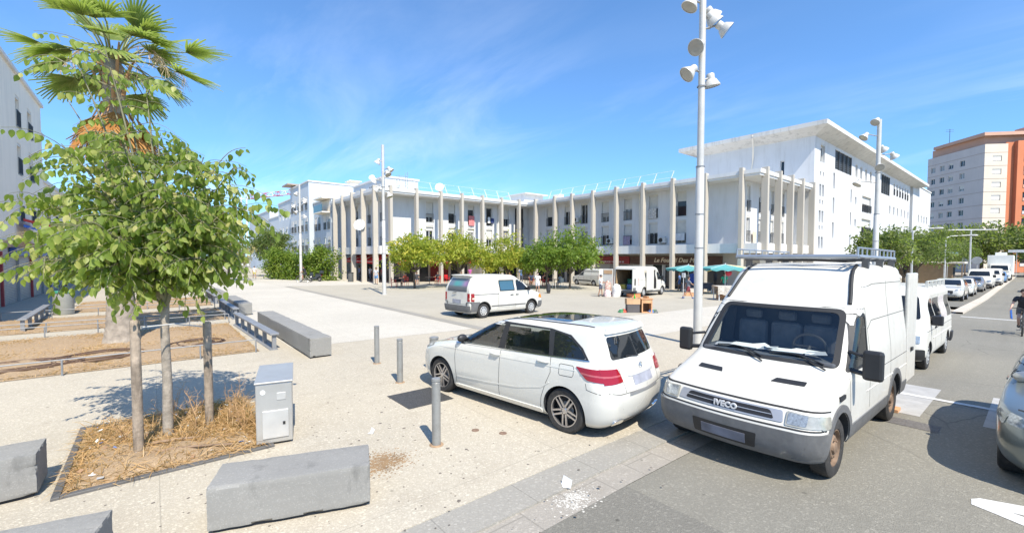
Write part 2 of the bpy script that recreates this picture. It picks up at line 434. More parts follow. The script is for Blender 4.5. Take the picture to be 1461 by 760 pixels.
def rpoly(pts, n=5):
    """polygon with rounded corners: (u, v) or (u, v, r)"""
    out = []; k = len(pts)
    for i, p in enumerate(pts):
        r = p[2] if len(p) > 2 else 0
        if r <= 0: out.append((p[0], p[1])); continue
        P = Vector(p[:2]); A = Vector(pts[i-1][:2]); B = Vector(pts[(i+1)%k][:2])
        a = (A-P); b = (B-P); ra = min(r, a.length*.49); rb = min(r, b.length*.49)
        a = P+a.normalized()*ra; b = P+b.normalized()*rb
        for j in range(n+1):
            s = j/n; q = a*(1-s)**2+P*2*s*(1-s)+b*s*s; out.append((q.x, q.y))
    return out
def dens(pts, d=.06):
    out = []
    for a, b in zip(pts, pts[1:]):
        n = max(1, int(math.hypot(b[0]-a[0], b[1]-a[1])/d)); out += [(a[0]+(b[0]-a[0])*i/n, a[1]+(b[1]-a[1])*i/n) for i in range(n)]
    return out+[tuple(pts[-1])]
def strip(pts, w):
    """closed outline of a stroked polyline"""
    pts = [Vector(p) for p in pts]; L = []; R = []
    for i, p in enumerate(pts):
        d = (pts[min(i+1, len(pts)-1)]-pts[max(i-1, 0)]).normalized(); nrm = Vector((-d.y, d.x))*w/2
        L.append(p+nrm); R.append(p-nrm)
    return [tuple(q) for q in L+R[::-1]]
AX = {'+y': (1, 1, 0), '-y': (1, -1, 0), '+x': (0, 1, 1), '-x': (0, -1, 1), '+z': (2, 1, 0)}
class Vehicle:
    def __init__(s, root, levels, bodymat, **kw):
        s.root = root; v, f = loft(levels, **kw); s.v = v; s.f = f
        s.bvh = BVHTree.FromPolygons([Vector(p) for p in v], f); s.mat = bodymat; s.cut = []
    def place(s, ax, u, w):
        """project a 2D point on the shell along an axis"""
        if ax in ('+y', '-y'):
            sg = 1 if ax == '+y' else -1; o = Vector((u, sg*5, w)); d = Vector((0, -sg, 0))
        elif ax in ('+x', '-x'):
            sg = 1 if ax == '+x' else -1; o = Vector((sg*8, u, w)); d = Vector((-sg, 0, 0))
        else: o = Vector((u, w, 8)); d = Vector((0, 0, -1))
        h, nrm, i, dist = s.bvh.ray_cast(o, d)
        if h is None: 
            h, nrm, i, dist = s.bvh.find_nearest(o+d*(o.length*.75))
        if nrm.dot(d) > 0: nrm = -nrm
        return h, nrm
    def patch(s, name, ax, poly, mat, off=.004, depth=.014, res=.07, parent=None, link=True, mb=None, mi=0, wrap=None):
        bm = bmesh.new(); vs = [bm.verts.new((p[0], p[1], 0)) for p in poly]; bm.faces.new(vs)
        us = [p[0] for p in poly]; ws = [p[1] for p in poly]
        for k, (lo, hi) in enumerate(((min(us), max(us)), (min(ws), max(ws)))):
            n = max(1, int((hi-lo)/res)); nrm = (1,0,0) if k == 0 else (0,1,0)
            for i in range(1, n):
                c = lo+(hi-lo)*i/n; co_ = (c,0,0) if k == 0 else (0,c,0)
                bmesh.ops.bisect_plane(bm, geom=bm.verts[:]+bm.edges[:]+bm.faces[:], plane_co=co_, plane_no=nrm)
        bmesh.ops.remove_doubles(bm, verts=bm.verts, dist=1e-4)
        bm.verts.index_update()
        top = []; low = []
        for v in bm.verts:
            h, nr = s.place(ax, v.co.x, v.co.y); top.append(h+nr*off); low.append(h-nr*depth)
        n = len(top); fs = [[v.index for v in f.verts] for f in bm.faces]
        be = [(e.verts[0].index, e.verts[1].index) for e in bm.edges if len(e.link_faces) == 1]
        flip = False
        if fs:
            a = top[fs[0][0]]; f0 = fs[0]
            nr = sum(((top[f0[i]]-a).cross(top[f0[i+1]]-a) for i in range(1, len(f0)-1)), Vector())
            out = {'+y': Vector((0,1,0)), '-y': Vector((0,-1,0)), '+x': Vector((1,0,0)), '-x': Vector((-1,0,0)), '+z': Vector((0,0,1))}[ax]
            flip = nr.dot(out) < 0
        if flip: fs = [f[::-1] for f in fs]
        dirs = {}
        for f in fs:
            for i in range(len(f)): dirs[(f[i], f[(i+1)%len(f)])] = 1
        side = []
        for a, b_ in be:
            if (a, b_) not in dirs: a, b_ = b_, a
            side.append((a, a+n, b_+n, b_))
        bm.free()
        m = mb or MB(); m.add(top+low, fs+[q[::-1] for q in side][0:0]+side, mi)
        if mb is not None: return None
        return m.build(name, mat, parent or s.root, smooth=35)
    def both(s, name, poly, mat, **kw):
        return [s.patch(name, ax, poly, mat, **kw) for ax in ('+y', '-y')]
    def gaps(s, items, w=.009, name='panel_seam', off=.0015):
        mb = MB()
        if len(items) == 2 and len(items[0][1]) > 3:
            for ax, pts in items: s.patch(name, ax, strip(dens(pts), w), GAP, off=.004, depth=.006, res=.035)
            return
        for ax, pts in items: s.patch(name, ax, strip(dens(pts), w), GAP, off=off, depth=.004, res=.05)
    def arches(s, xs, R, w, zc, depth=.34):
        b = MB()
        for x in xs:
            for sg in (1, -1):
                m = Matrix.Translation((x, sg*(w-depth/2+.08), zc)) @ Matrix.Rotation(pi/2, 4, 'X')
                b.lathe([(R, -depth/2-.08), (R, depth/2+.08)], 40, 0, m, cap=True)
        s.cut.append(b)
    def tunnel(s, ax, poly, a, c):
        """carve through the shell: polygon prism along an axis between a and c"""
        b = MB()
        if ax == 'y': m = Matrix(((1,0,0,0),(0,0,1,0),(0,1,0,0),(0,0,0,1)))
        else: m = Matrix(((0,0,1,0),(1,0,0,0),(0,1,0,0),(0,0,0,1)))
        area = sum(p[0]*q[1]-q[0]*p[1] for p, q in zip(poly, poly[1:]+poly[:1]))
        P = list(poly) if area > 0 else list(poly)[::-1]
        b.prism(P, a, c, 0, m)
        if m.to_3x3().determinant() < 0: b.f = [f[::-1] for f in b.f]
        s.cut.append(b)
    def finish(s, smooth=38, name='body'):
        me = bpy.data.meshes.new(name); me.from_pydata(s.v, [], s.f); me.materials.append(s.mat)
        o = bpy.data.objects.new(name, me); COL.objects.link(o); tmp = []
        for c in s.cut:
            t = c.build('cutter', DARK); bm = bmesh.new(); bm.from_mesh(t.data); bmesh.ops.recalc_face_normals(bm, faces=bm.faces); bm.to_mesh(t.data); bm.free()
            md = o.modifiers.new('b', 'BOOLEAN'); md.object = t; md.operation = 'DIFFERENCE'; md.solver = 'EXACT'
            md.material_mode = 'TRANSFER'; tmp.append(t)
        if tmp:
            dg = bpy.context.evaluated_depsgraph_get(); dg.update()
            m2 = bpy.data.meshes.new_from_object(o.evaluated_get(dg)); o.modifiers.clear(); o.data = m2; m2.name = name
            bpy.data.meshes.remove(me)
            for t in tmp: bpy.data.objects.remove(t)
        finish(o.data, smooth); o.parent = s.root; s.body = o; return o
def wheel(root, x, y, R, w, side, kind='steel', rim=None):
    """tyre + rim around the y axis; side = +1 outer face towards +y"""
    m = Matrix.Translation((x, y, R)) @ Matrix.Rotation(-pi/2*side, 4, 'X')
    rr = R*(.70 if kind == 'alloy' else .63)
    b = MB(); b.lathe([(rr*.97, -w/2+.01), (R*.90, -w/2), (R*.985, -w/2+.02), (R, -w/2+.05), (R, w/2-.05), (R*.985, w/2-.02), (R*.90, w/2), (rr*1.02, w/2-.006), (rr*.97, w/2-.02)], 40, 0, m)
    for k in range(3):   # tread grooves read as thin darker rings
        pass
    ty = b.build('wheel', TYRE, root, smooth=40)
    b = MB()
    if kind == 'alloy':
        b.lathe([(rr*.985, -w/2+.02), (rr*.93, -.02), (rr*.93, w/2-.035), (rr*.97, w/2-.012), (rr*1.0, w/2-.012)], 40, 1, m)
        b.lathe([(rr*1.005, w/2-.03), (rr*1.005, w/2-.006), (rr*.95, w/2-.006), (rr*.94, w/2-.03)], 40, 0, m)
        b.lathe([(rr*.93, -.01), (.001, -.01)], 30, 1, m)
        b.lathe([(rr*.55, w/2-.075), (.001, w/2-.075)], 30, 2, m)  # brake disc
        b.lathe([(rr*.21, w/2-.06), (rr*.21, w/2-.022), (rr*.15, w/2-.014), (.001, w/2-.014)], 20, 0, m)
        for k in range(5):
            for dy in (-1, 1):
                a = 2*pi*k/5+pi/2
                mm = m @ Matrix.Rotation(a, 4, 'Z')
                x0, x1 = rr*.12, rr*.96; y0 = dy*rr*.11; y1 = dy*rr*.145; h = rr*.058
                pl = [(x0, y0-h), (x1, y1-h*.85), (x1, y1+h*.85), (x0, y0+h)]
                b.prism(pl, w/2-.05, w/2-.017, 0, mm)
        b.build('rim', [rim or ALLOY, BLACKP, STEEL], ty, smooth=30)
    elif kind == 'cap':
        b.lathe([(rr*1.0, w/2-.02), (rr*.98, w/2-.004), (rr*.85, w/2+.004), (rr*.80, w/2-.006), (rr*.3, w/2+.006), (.001, w/2+.012)], 32, 0, m)
        for k in range(9):
            mm = m @ Matrix.Rotation(2*pi*k/9, 4, 'Z')
            b.prism([(rr*.62, -.018), (rr*.80, -.026), (rr*.80, .026), (rr*.62, .018)], w/2-.02, w/2+.003, 1, mm)
        b.build('hub_cap', [rim or CAPM, BLACKP], ty, smooth=30)
    else:
        b.lathe([(rr*1.0, w/2-.015), (rr*.94, w/2-.012), (rr*.90, w/2-.05), (rr*.72, w/2-.055), (rr*.55, w/2-.02), (rr*.34, w/2-.03), (rr*.30, w/2-.005), (.001, w/2-.0)], 32, 0, m)
        for k in range(8):
            mm = m @ Matrix.Rotation(2*pi*k/8, 4, 'Z')
            b.lathe([(.028, 0), (.028, .004), (.001, .004)], 10, 1, mm @ Matrix.Translation((rr*.74, 0, w/2-.056)))
        for k in range(5):
            mm = m @ Matrix.Rotation(2*pi*k/5, 4, 'Z')
            b.lathe([(.012, 0), (.012, .018), (.001, .018)], 6, 0, mm @ Matrix.Translation((rr*.44, 0, w/2-.026)))
        b.build('rim', [rim or STEEL, BLACKP], ty, smooth=30)
    return ty
def wheels(root, xf, xr, y, R, w, kind, rim=None):
    for x in (xf, xr):
        for sg in (1, -1): wheel(root, x, sg*(y-w/2), R, w, sg, kind, rim)
def rbox(name, x0, x1, y0, y1, z0, z1, mat, parent, bev=.02):
    return MB().box(x0, x1, y0, y1, z0, z1).build(name, mat, parent, bevel=bev)
def floor_pan(root, x0, x1, w, z0, z1):
    """floor pan, exhaust and axles under the car"""
    b = MB(); b.box(x0, x1, -w, w, z0, z1); b.tube([(x0+.2, -w*.4, z0-.03), (x1-.6, -w*.4, z0-.03)], .03)
    b.build('underbody', DARK, root)

# ---- big high-roof delivery van, front towards the camera ---------------------------------
def big_van():
    r = thing('delivery_van', 'large white high-roof van with grey bumper and metal roof rack, parked at the kerb', 'van', -2.42, 7.60, gz(7.6)-.035, -pi/2, slope=True)
    lv = [ # z, xf, xr, w, bow, fcx, fcy, rbow, rc
        (.27, 2.12, -2.42, .90, .12, .25, .22, .0, .05),
        (.33, 2.22, -2.45, .955, .13, .30, .26, .0, .06),
        (.48, 2.27, -2.46, .985, .14, .32, .28, .0, .07),
        (.62, 2.275, -2.46, .992, .14, .32, .28, .0, .07),
        (.70, 2.22, -2.46, .992, .14, .32, .27, .0, .07),
        (.80, 2.17, -2.46, .992, .14, .32, .26, .0, .07),
        (.835, 2.14, -2.46, .992, .14, .33, .26, .0, .07),
        (.90, 2.00, -2.46, .992, .13, .34, .25, .0, .07),
        (1.02, 1.66, -2.46, .99, .13, .34, .24, .0, .07),
        (1.14, 1.34, -2.46, .987, .13, .32, .22, .0, .07),
        (1.19, 1.235, -2.46, .985, .13, .28, .20, .0, .07),
        (1.24, 1.18, -2.46, .982, .13, .24, .17, .0, .07),
        (1.50, .93, -2.45, .955, .12, .18, .15, .0, .08),
        (1.80, .64, -2.43, .925, .11, .16, .14, .0, .09),
        (1.90, .53, -2.42, .915, .10, .17, .15, .0, .10),
        (2.05, .36, -2.41, .90, .10, .2, .17, .0, .11),
        (2.30, .10, -2.38, .885, .10, .22, .18, .0, .13),
        (2.40, -.05, -2.35, .868, .09, .24, .20, .0, .15),
        (2.465, -.25, -2.30, .825, .08, .26, .22, .0, .18),
        (2.50, -.50, -2.22, .68, .06, .26, .22, .0, .2),
        (2.515, -.8, -2.1, .45, .04, .2, .2, .0, .2)]
    V = Vehicle(r, lv, WHITE)
    WS = rpoly([(-.80, 1.235, .06), (.80, 1.235, .06), (.735, 1.835, .09), (-.735, 1.835, .09)])
    WSo = rpoly([(-.875, 1.195, .08), (.875, 1.195, .08), (.795, 1.885, .11), (-.795, 1.885, .11)])
    SW = rpoly([(1.03, 1.20, .03), (.29, 1.20, .05), (.24, 1.80, .10), (.50, 1.80, .06)])
    SWo = rpoly([(1.09, 1.165, .03), (.245, 1.165, .06), (.20, 1.845, .11), (.53, 1.845, .06)])
    V.tunnel('x', WS, .15, 3); V.tunnel('y', [(1.03, 1.20), (.22, 1.20), (.22, 1.80), (.50, 1.80)], -1.3, 1.3)
    V.arches([1.5, -1.5], .41, .992, .36)
    V.finish()
    # rubber frame as a ring of strips
    mb = MB()
    for a, c in ((WSo, WS),):
        n = len(a)
        for i in range(n): V.patch('x', '+x', [a[i], a[(i+1)%n], c[(i+1)%n], c[i]], None, off=.006, depth=.01, mb=mb, res=.1)
    for ax in ('+y', '-y'):
        n = len(SW)
        for i in range(n): V.patch('x', ax, [SWo[i], SWo[(i+1)%n], SW[(i+1)%n], SW[i]], None, off=.005, depth=.01, mb=mb, res=.1)
    mb.build('window_seal', SEAL, r)
    V.patch('windscreen', '+x', WS, GLT, off=.001, depth=.002)
    for sw in V.both('side_window', SW, GLD, off=.001, depth=.002): pass
    # cab
    rbox('dashboard', .62, 1.14, -.84, .84, 1.14, 1.25, M('dash_plastic', (.085, .09, .10), .7, var=.2), r, .03)
    for y in (-.45, .02, .45):
        st = rbox('seat', .22, .36, y-.21, y+.21, 1.19, 1.62, SEAT, r, .06)
        rbox('headrest', .22, .32, y-.12, y+.12, 1.64, 1.78, SEAT, st, .04)
    b = MB(); pts = [(.72+.04*cos(a)*.5, .44+.20*cos(a), 1.36+.17*sin(a)) for a in np.linspace(0, 2*pi, 25)]
    b.tube(pts, .016, 8); b.tube([(.70, .44, 1.36), (.95, .44, 1.2)], .03); b.tube([(.72, .25, 1.36), (.72, .63, 1.36)], .014)
    b.build('steering_wheel', BLACKP, r, smooth=40)
    for i, (x, y, a, sx, sy, t) in enumerate([(.98,-.55,.3,.10,.15,.1),(.90,-.42,-.4,.12,.16,.2),(.97,-.30,.15,.11,.17,-.1),(.88,-.15,.8,.10,.14,.25),(.96,.0,-.2,.07,.12,.4),(.90,.12,.5,.1,.16,-.2),(.98,.28,0,.10,.19,.12),(.90,.42,-.3,.12,.17,.1),(.97,.58,.4,.08,.12,.2)]):
        m = Matrix.Translation((x, y, 1.285+.01*i*.5)) @ Matrix.Rotation(a, 4, 'Z') @ Matrix.Rotation(t*.5, 4, 'Y') @ Matrix.Rotation(t*.4, 4, 'X')
        p = MB().box(-sx, sx, -sy, sy, -.003, .003, 0, m).build('loose_paper', PAPER if i % 4 else M('grey_folder', (.35, .36, .38), .7), r)
    # bumper, grille, lamps
    V.patch('front_bumper', '+x', rpoly([(-.965,.31,.06),(.965,.31,.06),(.985,.60,.02),(.985,.625,.02),(-.985,.625,.02),(-.985,.60,.02)]), GREYP, off=.028, depth=.03, res=.06)
    for sg, ax in ((1, '+y'), (-1, '-y')):
        V.patch('bumper_corner', ax, rpoly([(1.93,.33,.03),(2.16,.33,.03),(2.16,.625,.01),(1.90,.625,.02)]), GREYP, off=.027, depth=.03)
        V.patch('side_trim', ax, rpoly([(1.04,.30,.02),(-1.04,.30,.02),(-1.04,.52,.03),(1.04,.52,.03)]), GREYP, off=.014)
        V.patch('side_trim', ax, rpoly([(-1.98,.34,.02),(-2.40,.34,.02),(-2.40,.54,.03),(-1.93,.54,.03)]), GREYP, off=.014)
        for xc in (1.5, -1.5):   # wheel-arch lips
            pts = [(xc+.455*cos(a), .36+.455*sin(a)) for a in np.linspace(.25 if xc > 0 else .12, pi-.12, 17)]
            V.patch('arch_trim', ax, strip(pts, .085), GREYP, off=.018, depth=.02, res=.2)
        V.patch('rub_strip', ax, rpoly([(.30,.80),(-2.38,.80),(-2.38,.815),(.30,.815)]), WHITE, off=.008)
    V.patch('bumper_recess', '+x', rpoly([(-.36,.36,.02),(.36,.36,.02),(.38,.53,.02),(-.38,.53,.02)]), BLACKP, off=.031, depth=.0)
    V.patch('number_plate', '+x', [(-.26,.385),(.26,.385),(.26,.49),(-.26,.49)], M('blurred_plate', (.16, .165, .20), .6, var=.4, scale=3), off=.037, depth=.0)
    V.patch('grille_surround', '+x', rpoly([(-.62,.695,.02),(.62,.695,.02),(.60,.815,.02),(-.60,.815,.02)]), M('silver_grille', (.44, .44, .45), .4, .5), off=.012)
    V.patch('grille', '+x', rpoly([(-.53,.712,.03),(.53,.712,.03),(.48,.80,.03),(-.48,.80,.03)]), M('grille_black', (.012,.012,.014), .6), off=.016)
    b = MB(); V.patch('bar', '+x', [(-.50,.752),(.50,.752),(.50,.760),(-.50,.760)], None, off=.021, mb=b, res=.1)
    b.build('grille_bar', M('silver_grille', (.44,.44,.45)), r)
    h, nr = V.place('+x', 0, .757)
    mt = Matrix.Translation(h+Vector((.03,0,0))) @ Matrix(((0,0,1,0),(1,0,0,0),(0,1,0,0),(0,0,0,1)))
    text_mesh('badge_lettering', 'IVECO', .093, M('badge_silver', (.72,.72,.72), .35, .3), r, mt, ext=.01, spacing=1.05, bold=.004)
    for sg in (1, -1):
        o = V.patch('headlight', '+x', rpoly([(sg*.64,.675,.015),(sg*.955,.675,.02),(sg*.96,.80,.02),(sg*.64,.82,.015)]), LAMPC, off=.014, res=.03)
        V.patch('reflector', '+x', rpoly([(sg*.66,.69,.015),(sg*.83,.69,.015),(sg*.835,.80,.015),(sg*.66,.805,.015)]), LAMP, off=.020, parent=o, res=.03)
        V.patch('indicator', '+y' if sg > 0 else '-y', rpoly([(2.02,.665,.02),(1.86,.675,.02),(1.86,.80,.02),(2.0,.81,.02)]), LAMPC, off=.014, res=.03)
        # bonnet vents, washer jets
        V.patch('bonnet_vent', '+x', rpoly([(sg*.30,1.015,.01),(sg*.66,1.015,.01),(sg*.66,1.05,.01),(sg*.34,1.05,.01)]), BLACKP, off=.006)
        # wiper
    b = MB()
    for y0, y1 in ((-.62, .02), (.10, .72)):
        pts = []
        for s in np.linspace(0, 1, 9):
            h, nr = V.place('+x', y0+(y1-y0)*s, 1.215+.045*sin(pi*s)+.055*(1-s)); pts.append(h+nr*.022)
        b.tube(pts, .009, 6)
        h, nr = V.place('+x', y1+.04, 1.16); b.tube([h+nr*.02, pts[5]+Vector((.012,0,.0)), pts[4]], .011, 6)
    b.build('wiper', BLACKP, r)
    V.gaps([('+x', [(-.98,.842),(-.6,.845),(0,.848),(.6,.845),(.98,.842)]), ('+x', [(-.98,.655),(0,.655),(.98,.655)])], .016)
    S = []
    for ax in ('+y', '-y'):
        S += [(ax, [(1.12,1.16),(1.10,.95),(1.03,.55)]), (ax, [(.19,1.9),(.13,1.5),(.13,.56)]), (ax, [(.20,1.9),(.55,1.9)]),
              (ax, [(-1.15,2.25),(-1.15,.55)]), (ax, [(.1,2.18),(-.3,2.22),(-2.30,2.22)]), (ax, [(.13,1.62),(-.1,1.72),(-2.36,1.72)]), (ax, [(-2.39,2.2),(-2.41,.5)]), (ax, [(.1,1.02),(-2.4,1.02)])]
    V.gaps(S, .008)
    for ax, sg in (('+y', 1), ('-y', -1)):
        h, nr = V.place(ax, .24, 1.02); rbox('door_handle', h.x-.09, h.x+.05, min(h.y-.01*sg, h.y+.03*sg), max(h.y-.01*sg, h.y+.03*sg), .995, 1.045, BLACKP, r, .01)
        V.patch('side_lamp', ax, rpoly([(1.56,.905,.02),(1.36,.915,.02),(1.36,.965,.02),(1.54,.955,.02)]), BLACKP, off=.02)
        # mirror on two arms
        h, nr = V.place(ax, 1.0, 1.22)
        y = h.y
        m = MB(); m.box(.955, 1.06, min(y+.13*sg, y+.33*sg), max(y+.13*sg, y+.33*sg), 1.10, 1.46)
        mi = m.build('wing_mirror', BLACKP, r, bevel=.035)
        a = MB(); a.tube([(.98, y-.03*sg, 1.19), (1.0, y+.2*sg, 1.16)], .03); a.tube([(.90, y-.03*sg, 1.40), (1.0, y+.2*sg, 1.36)], .02); a.build('mirror_arm', BLACKP, mi)
        # black strip on the cab corner
    for sg in (1, -1):
        pts = []
        for z in np.linspace(1.95, 2.47, 9):
            h, nr = V.place('+x', sg*(.80-.10*(z-1.95)/.5), z); pts.append(h+nr*.008)
        MB().tube(pts, .024, 8).build('corner_strip', SEAL, r, smooth=60)
    wheels(r, 1.5, -1.5, .965, .345, .20, 'steel', RUSTRIM)
    floor_pan(r, -2.35, 1.9, .7, .22, .33)
    # rear doors: one stands open towards the road
    d = MB(); d.box(-3.27, -2.47, .93, .985, .45, 2.36)
    dr = d.build('rear_door', WHITE, r, bevel=.02); dr['label'] = 'open white rear door standing out behind the van'
    MB().box(-2.9, -2.75, .985, 1.01, .98, 1.04).build('handle', BLACKP, dr)
    b = MB(); b.box(-2.475, -2.462, -.86, .86, .5, 2.28); b.build('cargo_opening', DARK, r)
    rb = MB(); rb.box(-2.60, -2.46, -.95, .95, .30, .46); rb.build('rear_bumper', GREYP, r, bevel=.02)
    b = MB()
    for x in (-.35, -1.2, -2.05):
        b.box(x-.03, x+.03, -.86, .86, 2.55, 2.58)
        for sg in (1, -1): b.box(x-.035, x+.035, sg*.80-.04, sg*.80+.04, 2.41, 2.575)
    b.build('roof_rack', M('rack_dark', (.10,.10,.10), .6, .3), r)
    GALV = M('galvanised', (.42, .44, .46), .4, .7); rk = MB()
    # tubular rack round the roof: low base tube, upper side rails on short uprights
    y0, y1, xa, xb, zb = -.88, .77, -.05, -2.45, 2.605
    rk.tube([(xa,y0,zb),(xa,y1,zb)], .034, 8); rk.tube([(xb,y0,zb),(xb,y1,zb)], .03, 8)
    for y in (y0, y1): rk.tube([(xa,y,zb),(xb,y,zb)], .03, 8)
    for x in np.arange(-2.1, -.1, .38): rk.tube([(x,y0,zb),(x,y1,zb)], .018, 6)
    rb_ = rk.build('roof_rack_frame', GALV, r, smooth=50)
    for y, x1 in ((y0, -2.45), (y1, -2.45)):
        k_ = MB(); k_.tube([(xa,y,zb),(xa,y,zb+.125),(x1,y,zb+.13),(x1,y,zb)], .015, 6)
        for x in np.arange(x1, xa, .27): k_.tube([(x,y,zb),(x,y,zb+.125)], .011, 6)
        k_.build('side_rail', GALV, rb_, smooth=50)
    MB().tube([(-.35,-.35,2.56),(-.25,.1,2.57),(-.4,.55,2.55),(-.7,.6,2.56)], .03, 8).build('rope', BLACKP, rb_, smooth=60)
    return r
big_van()

# ---- white hatchback seen from its rear left --------------------------------------------
def hatchback():
    r = thing('hatchback_car', 'white five-door hatchback with black panoramic roof and alloy wheels, nose towards the square', 'car', -5.79, 5.17, gz(5.2)-.004, radians(187.5))
    lv = [(.17, 2.16, -2.02, .78, .25, .55, .40, .10, .22),
        (.24, 2.26, -2.12, .84, .25, .60, .42, .12, .28),
        (.36, 2.32, -2.19, .875, .26, .62, .42, .13, .32),
        (.55, 2.32, -2.22, .893, .26, .62, .42, .13, .33),
        (.70, 2.29, -2.215, .893, .26, .62, .42, .13, .33),
        (.80, 2.20, -2.185, .888, .26, .60, .40, .13, .33),
        (.87, 2.02, -2.16, .882, .26, .56, .36, .13, .33),
        (.93, 1.72, -2.14, .874, .25, .50, .30, .13, .32),
        (.985, 1.38, -2.12, .862, .24, .42, .24, .13, .31),
        (1.03, 1.14, -2.10, .845, .22, .36, .2, .13, .30),
        (1.10, .98, -2.07, .82, .2, .30, .18, .13, .28),
        (1.25, .68, -2.01, .768, .18, .26, .16, .12, .24),
        (1.38, .40, -1.95, .718, .16, .24, .15, .11, .20),
        (1.45, .20, -1.925, .685, .14, .24, .15, .10, .17),
        (1.49, .02, -1.91, .655, .13, .24, .16, .09, .16),
        (1.52, -.20, -1.86, .61, .1, .24, .16, .08, .2),
        (1.543, -.48, -1.68, .51, .08, .2, .16, .07, .2),
        (1.552, -.75, -1.35, .35, .05, .1, .12, .05, .12)]
    V = Vehicle(r, lv, WHITE2)
    xs = (1.42, -1.40)
    F1 = rpoly([(.95,1.02,.02),(-.06,1.045,.01),(-.09,1.425,.01),(.22,1.41,.08),(.60,1.24,.1)])
    F2 = rpoly([(-.19,1.048,.01),(-1.10,1.085,.02),(-1.02,1.435,.03),(-.20,1.432,.01)])
    F3 = rpoly([(-1.18,1.088,.01),(-1.74,1.115,.04),(-1.62,1.24,.1),(-1.40,1.375,.06),(-1.12,1.425,.02)])
    V.tunnel('y', [(.88,1.03),(-1.10,1.07),(-1.02,1.42),(.22,1.40),(.58,1.24)], -1.2, 1.2)
    RW = rpoly([(-.60,1.10,.06),(.60,1.10,.06),(.545,1.40,.05),(-.545,1.40,.05)])
    V.arches(xs, .365, .893, .325, .30)
    V.finish(34)
    DLO = rpoly([(1.06,1.005,.02),(-1.79,1.10,.03),(-1.66,1.25,.1),(-1.42,1.40,.08),(-1.05,1.452,.1),(-.1,1.462,.1),(.20,1.44,.1),(.62,1.26,.1)])
    mb = MB()
    for ax in ('+y', '-y'):
        for pl in ([(1.06,1.005),(-1.79,1.10),(-1.74,1.115),(-1.10,1.085),(-.06,1.045),(.95,1.02)], [(-.06,1.045),(-.19,1.048),(-.20,1.432),(-.09,1.425)],
                   [(-1.10,1.085),(-1.18,1.088),(-1.12,1.425),(-1.02,1.435)],
                   [(.95,1.02),(1.06,1.005),(.62,1.275),(.20,1.445),(-.1,1.465),(-1.05,1.455),(-1.42,1.402),(-1.66,1.25),(-1.79,1.10),(-1.74,1.115),(-1.62,1.24),(-1.40,1.375),(-1.12,1.425),(-1.02,1.435),(-.20,1.432),(.22,1.41),(.60,1.24)]):
            V.patch('x', ax, pl, None, off=.004, depth=.006, mb=mb, res=.09)
    mb.build('window_frame', BLACKP, r)
    for pl in (F1, F2): V.both('side_window', pl, GLD, off=.002, depth=.001)
    V.both('quarter_window', F3, GL, off=.004)
    mb = MB()
    for ax in ('+y', '-y'): V.patch('x', ax, strip([(1.04,.995),(0,1.03),(-1.1,1.07),(-1.80,1.095)], .012), None, off=.008, mb=mb)
    mb.build('window_trim', CHROME, r)
    V.patch('rear_window', '-x', RW, GL, off=.004)
    V.patch('windscreen', '+x', rpoly([(-.66,1.07,.06),(.66,1.07,.06),(.55,1.44,.06),(-.55,1.44,.06)]), GL, off=.004)
    V.patch('glass_roof', '+z', rpoly([(.12,-.47,.1),(.12,.47,.1),(-1.22,.49,.08),(-1.22,-.49,.08)]), glass('roof_glass', (.015, .017, .017)), off=.006)
    for sg in (1, -1):
        V.patch('roof_rail', '+z', strip([(.1, sg*.555),(-.6,sg*.575),(-1.72, sg*.565)], .03), SEAL, off=.006)
        # tail lamps wrap round the corner
        ax = '+y' if sg > 0 else '-y'
        o = V.patch('tail_light', ax, rpoly([(-1.60,1.005,.03),(-1.93,.995,.0),(-2.06,.97,.0),(-2.06,.82,.0),(-1.80,.85,.03)]), RED, off=.012, depth=.02)
        V.patch('tail_light', '-x', rpoly([(sg*.55,.99,.02),(sg*.80,1.0,.0),(sg*.80,.80,.0),(sg*.50,.815,.03)]), RED, off=.012, depth=.02)
        mb = MB(); V.patch('x', ax, strip([(-1.70,.93),(-2.05,.90)], .022), None, off=.015, mb=mb); V.patch('x', '-x', strip([(sg*.79,.90),(sg*.52,.90)], .022), None, off=.015, mb=mb)
        mb.build('lamp_bar', M('pink_lamp', (.40, .09, .10), .15), o)
        V.patch('headlight', '+x', rpoly([(sg*.52,.70,.03),(sg*.80,.78,.03),(sg*.78,.85,.03),(sg*.56,.80,.03)]), LAMP, off=.008)
        V.patch('headlight', ax, rpoly([(1.98,.76,.03),(1.66,.86,.03),(1.72,.89,.02),(2.0,.84,.02)]), LAMP, off=.008)
        h, nr = V.place(ax, .92, 1.05)
        m = MB(); m.sphere((.86, h.y+.10*sg, 1.085), .1, 14, 9, sc=(.62, 1.05, .72)); m.tube([(.88,h.y-.03*sg,1.03),(.86,h.y+.07*sg,1.06)], .025)
        m.build('wing_mirror', BLACKP, r, smooth=60)
        for x, z in ((-.02, .945), (-1.02, .985)):
            h, nr = V.place(ax, x, z)
            hb = MB(); hb.tube([(x+.11, h.y+.004*sg, z), (x+.08, h.y+.03*sg, z), (x-.08, h.y+.03*sg, z), (x-.11, h.y+.004*sg, z)], [.014,.016,.016,.014], 8)
            hb.build('door_handle', WHITE2, r, smooth=60)
            V.patch('handle_recess', ax, rpoly([(x+.09,z-.035,.03),(x-.09,z-.035,.03),(x-.09,z+.01,.02),(x+.09,z+.01,.02)]), M('recess_grey', (.45,.45,.44), .4), off=.001)
        V.patch('sill', ax, rpoly([(1.02,.205,.02),(-1.0,.205,.02),(-1.0,.275,.03),(1.02,.265,.03)]), WHITE2, off=.02)
        # swage lines as raised ridges
        V.patch('body_crease', ax, strip([(.95,.40),(.2,.44),(-.5,.50),(-1.0,.60),(-1.15,.70)], .02), WHITE2, off=.005, depth=.012)
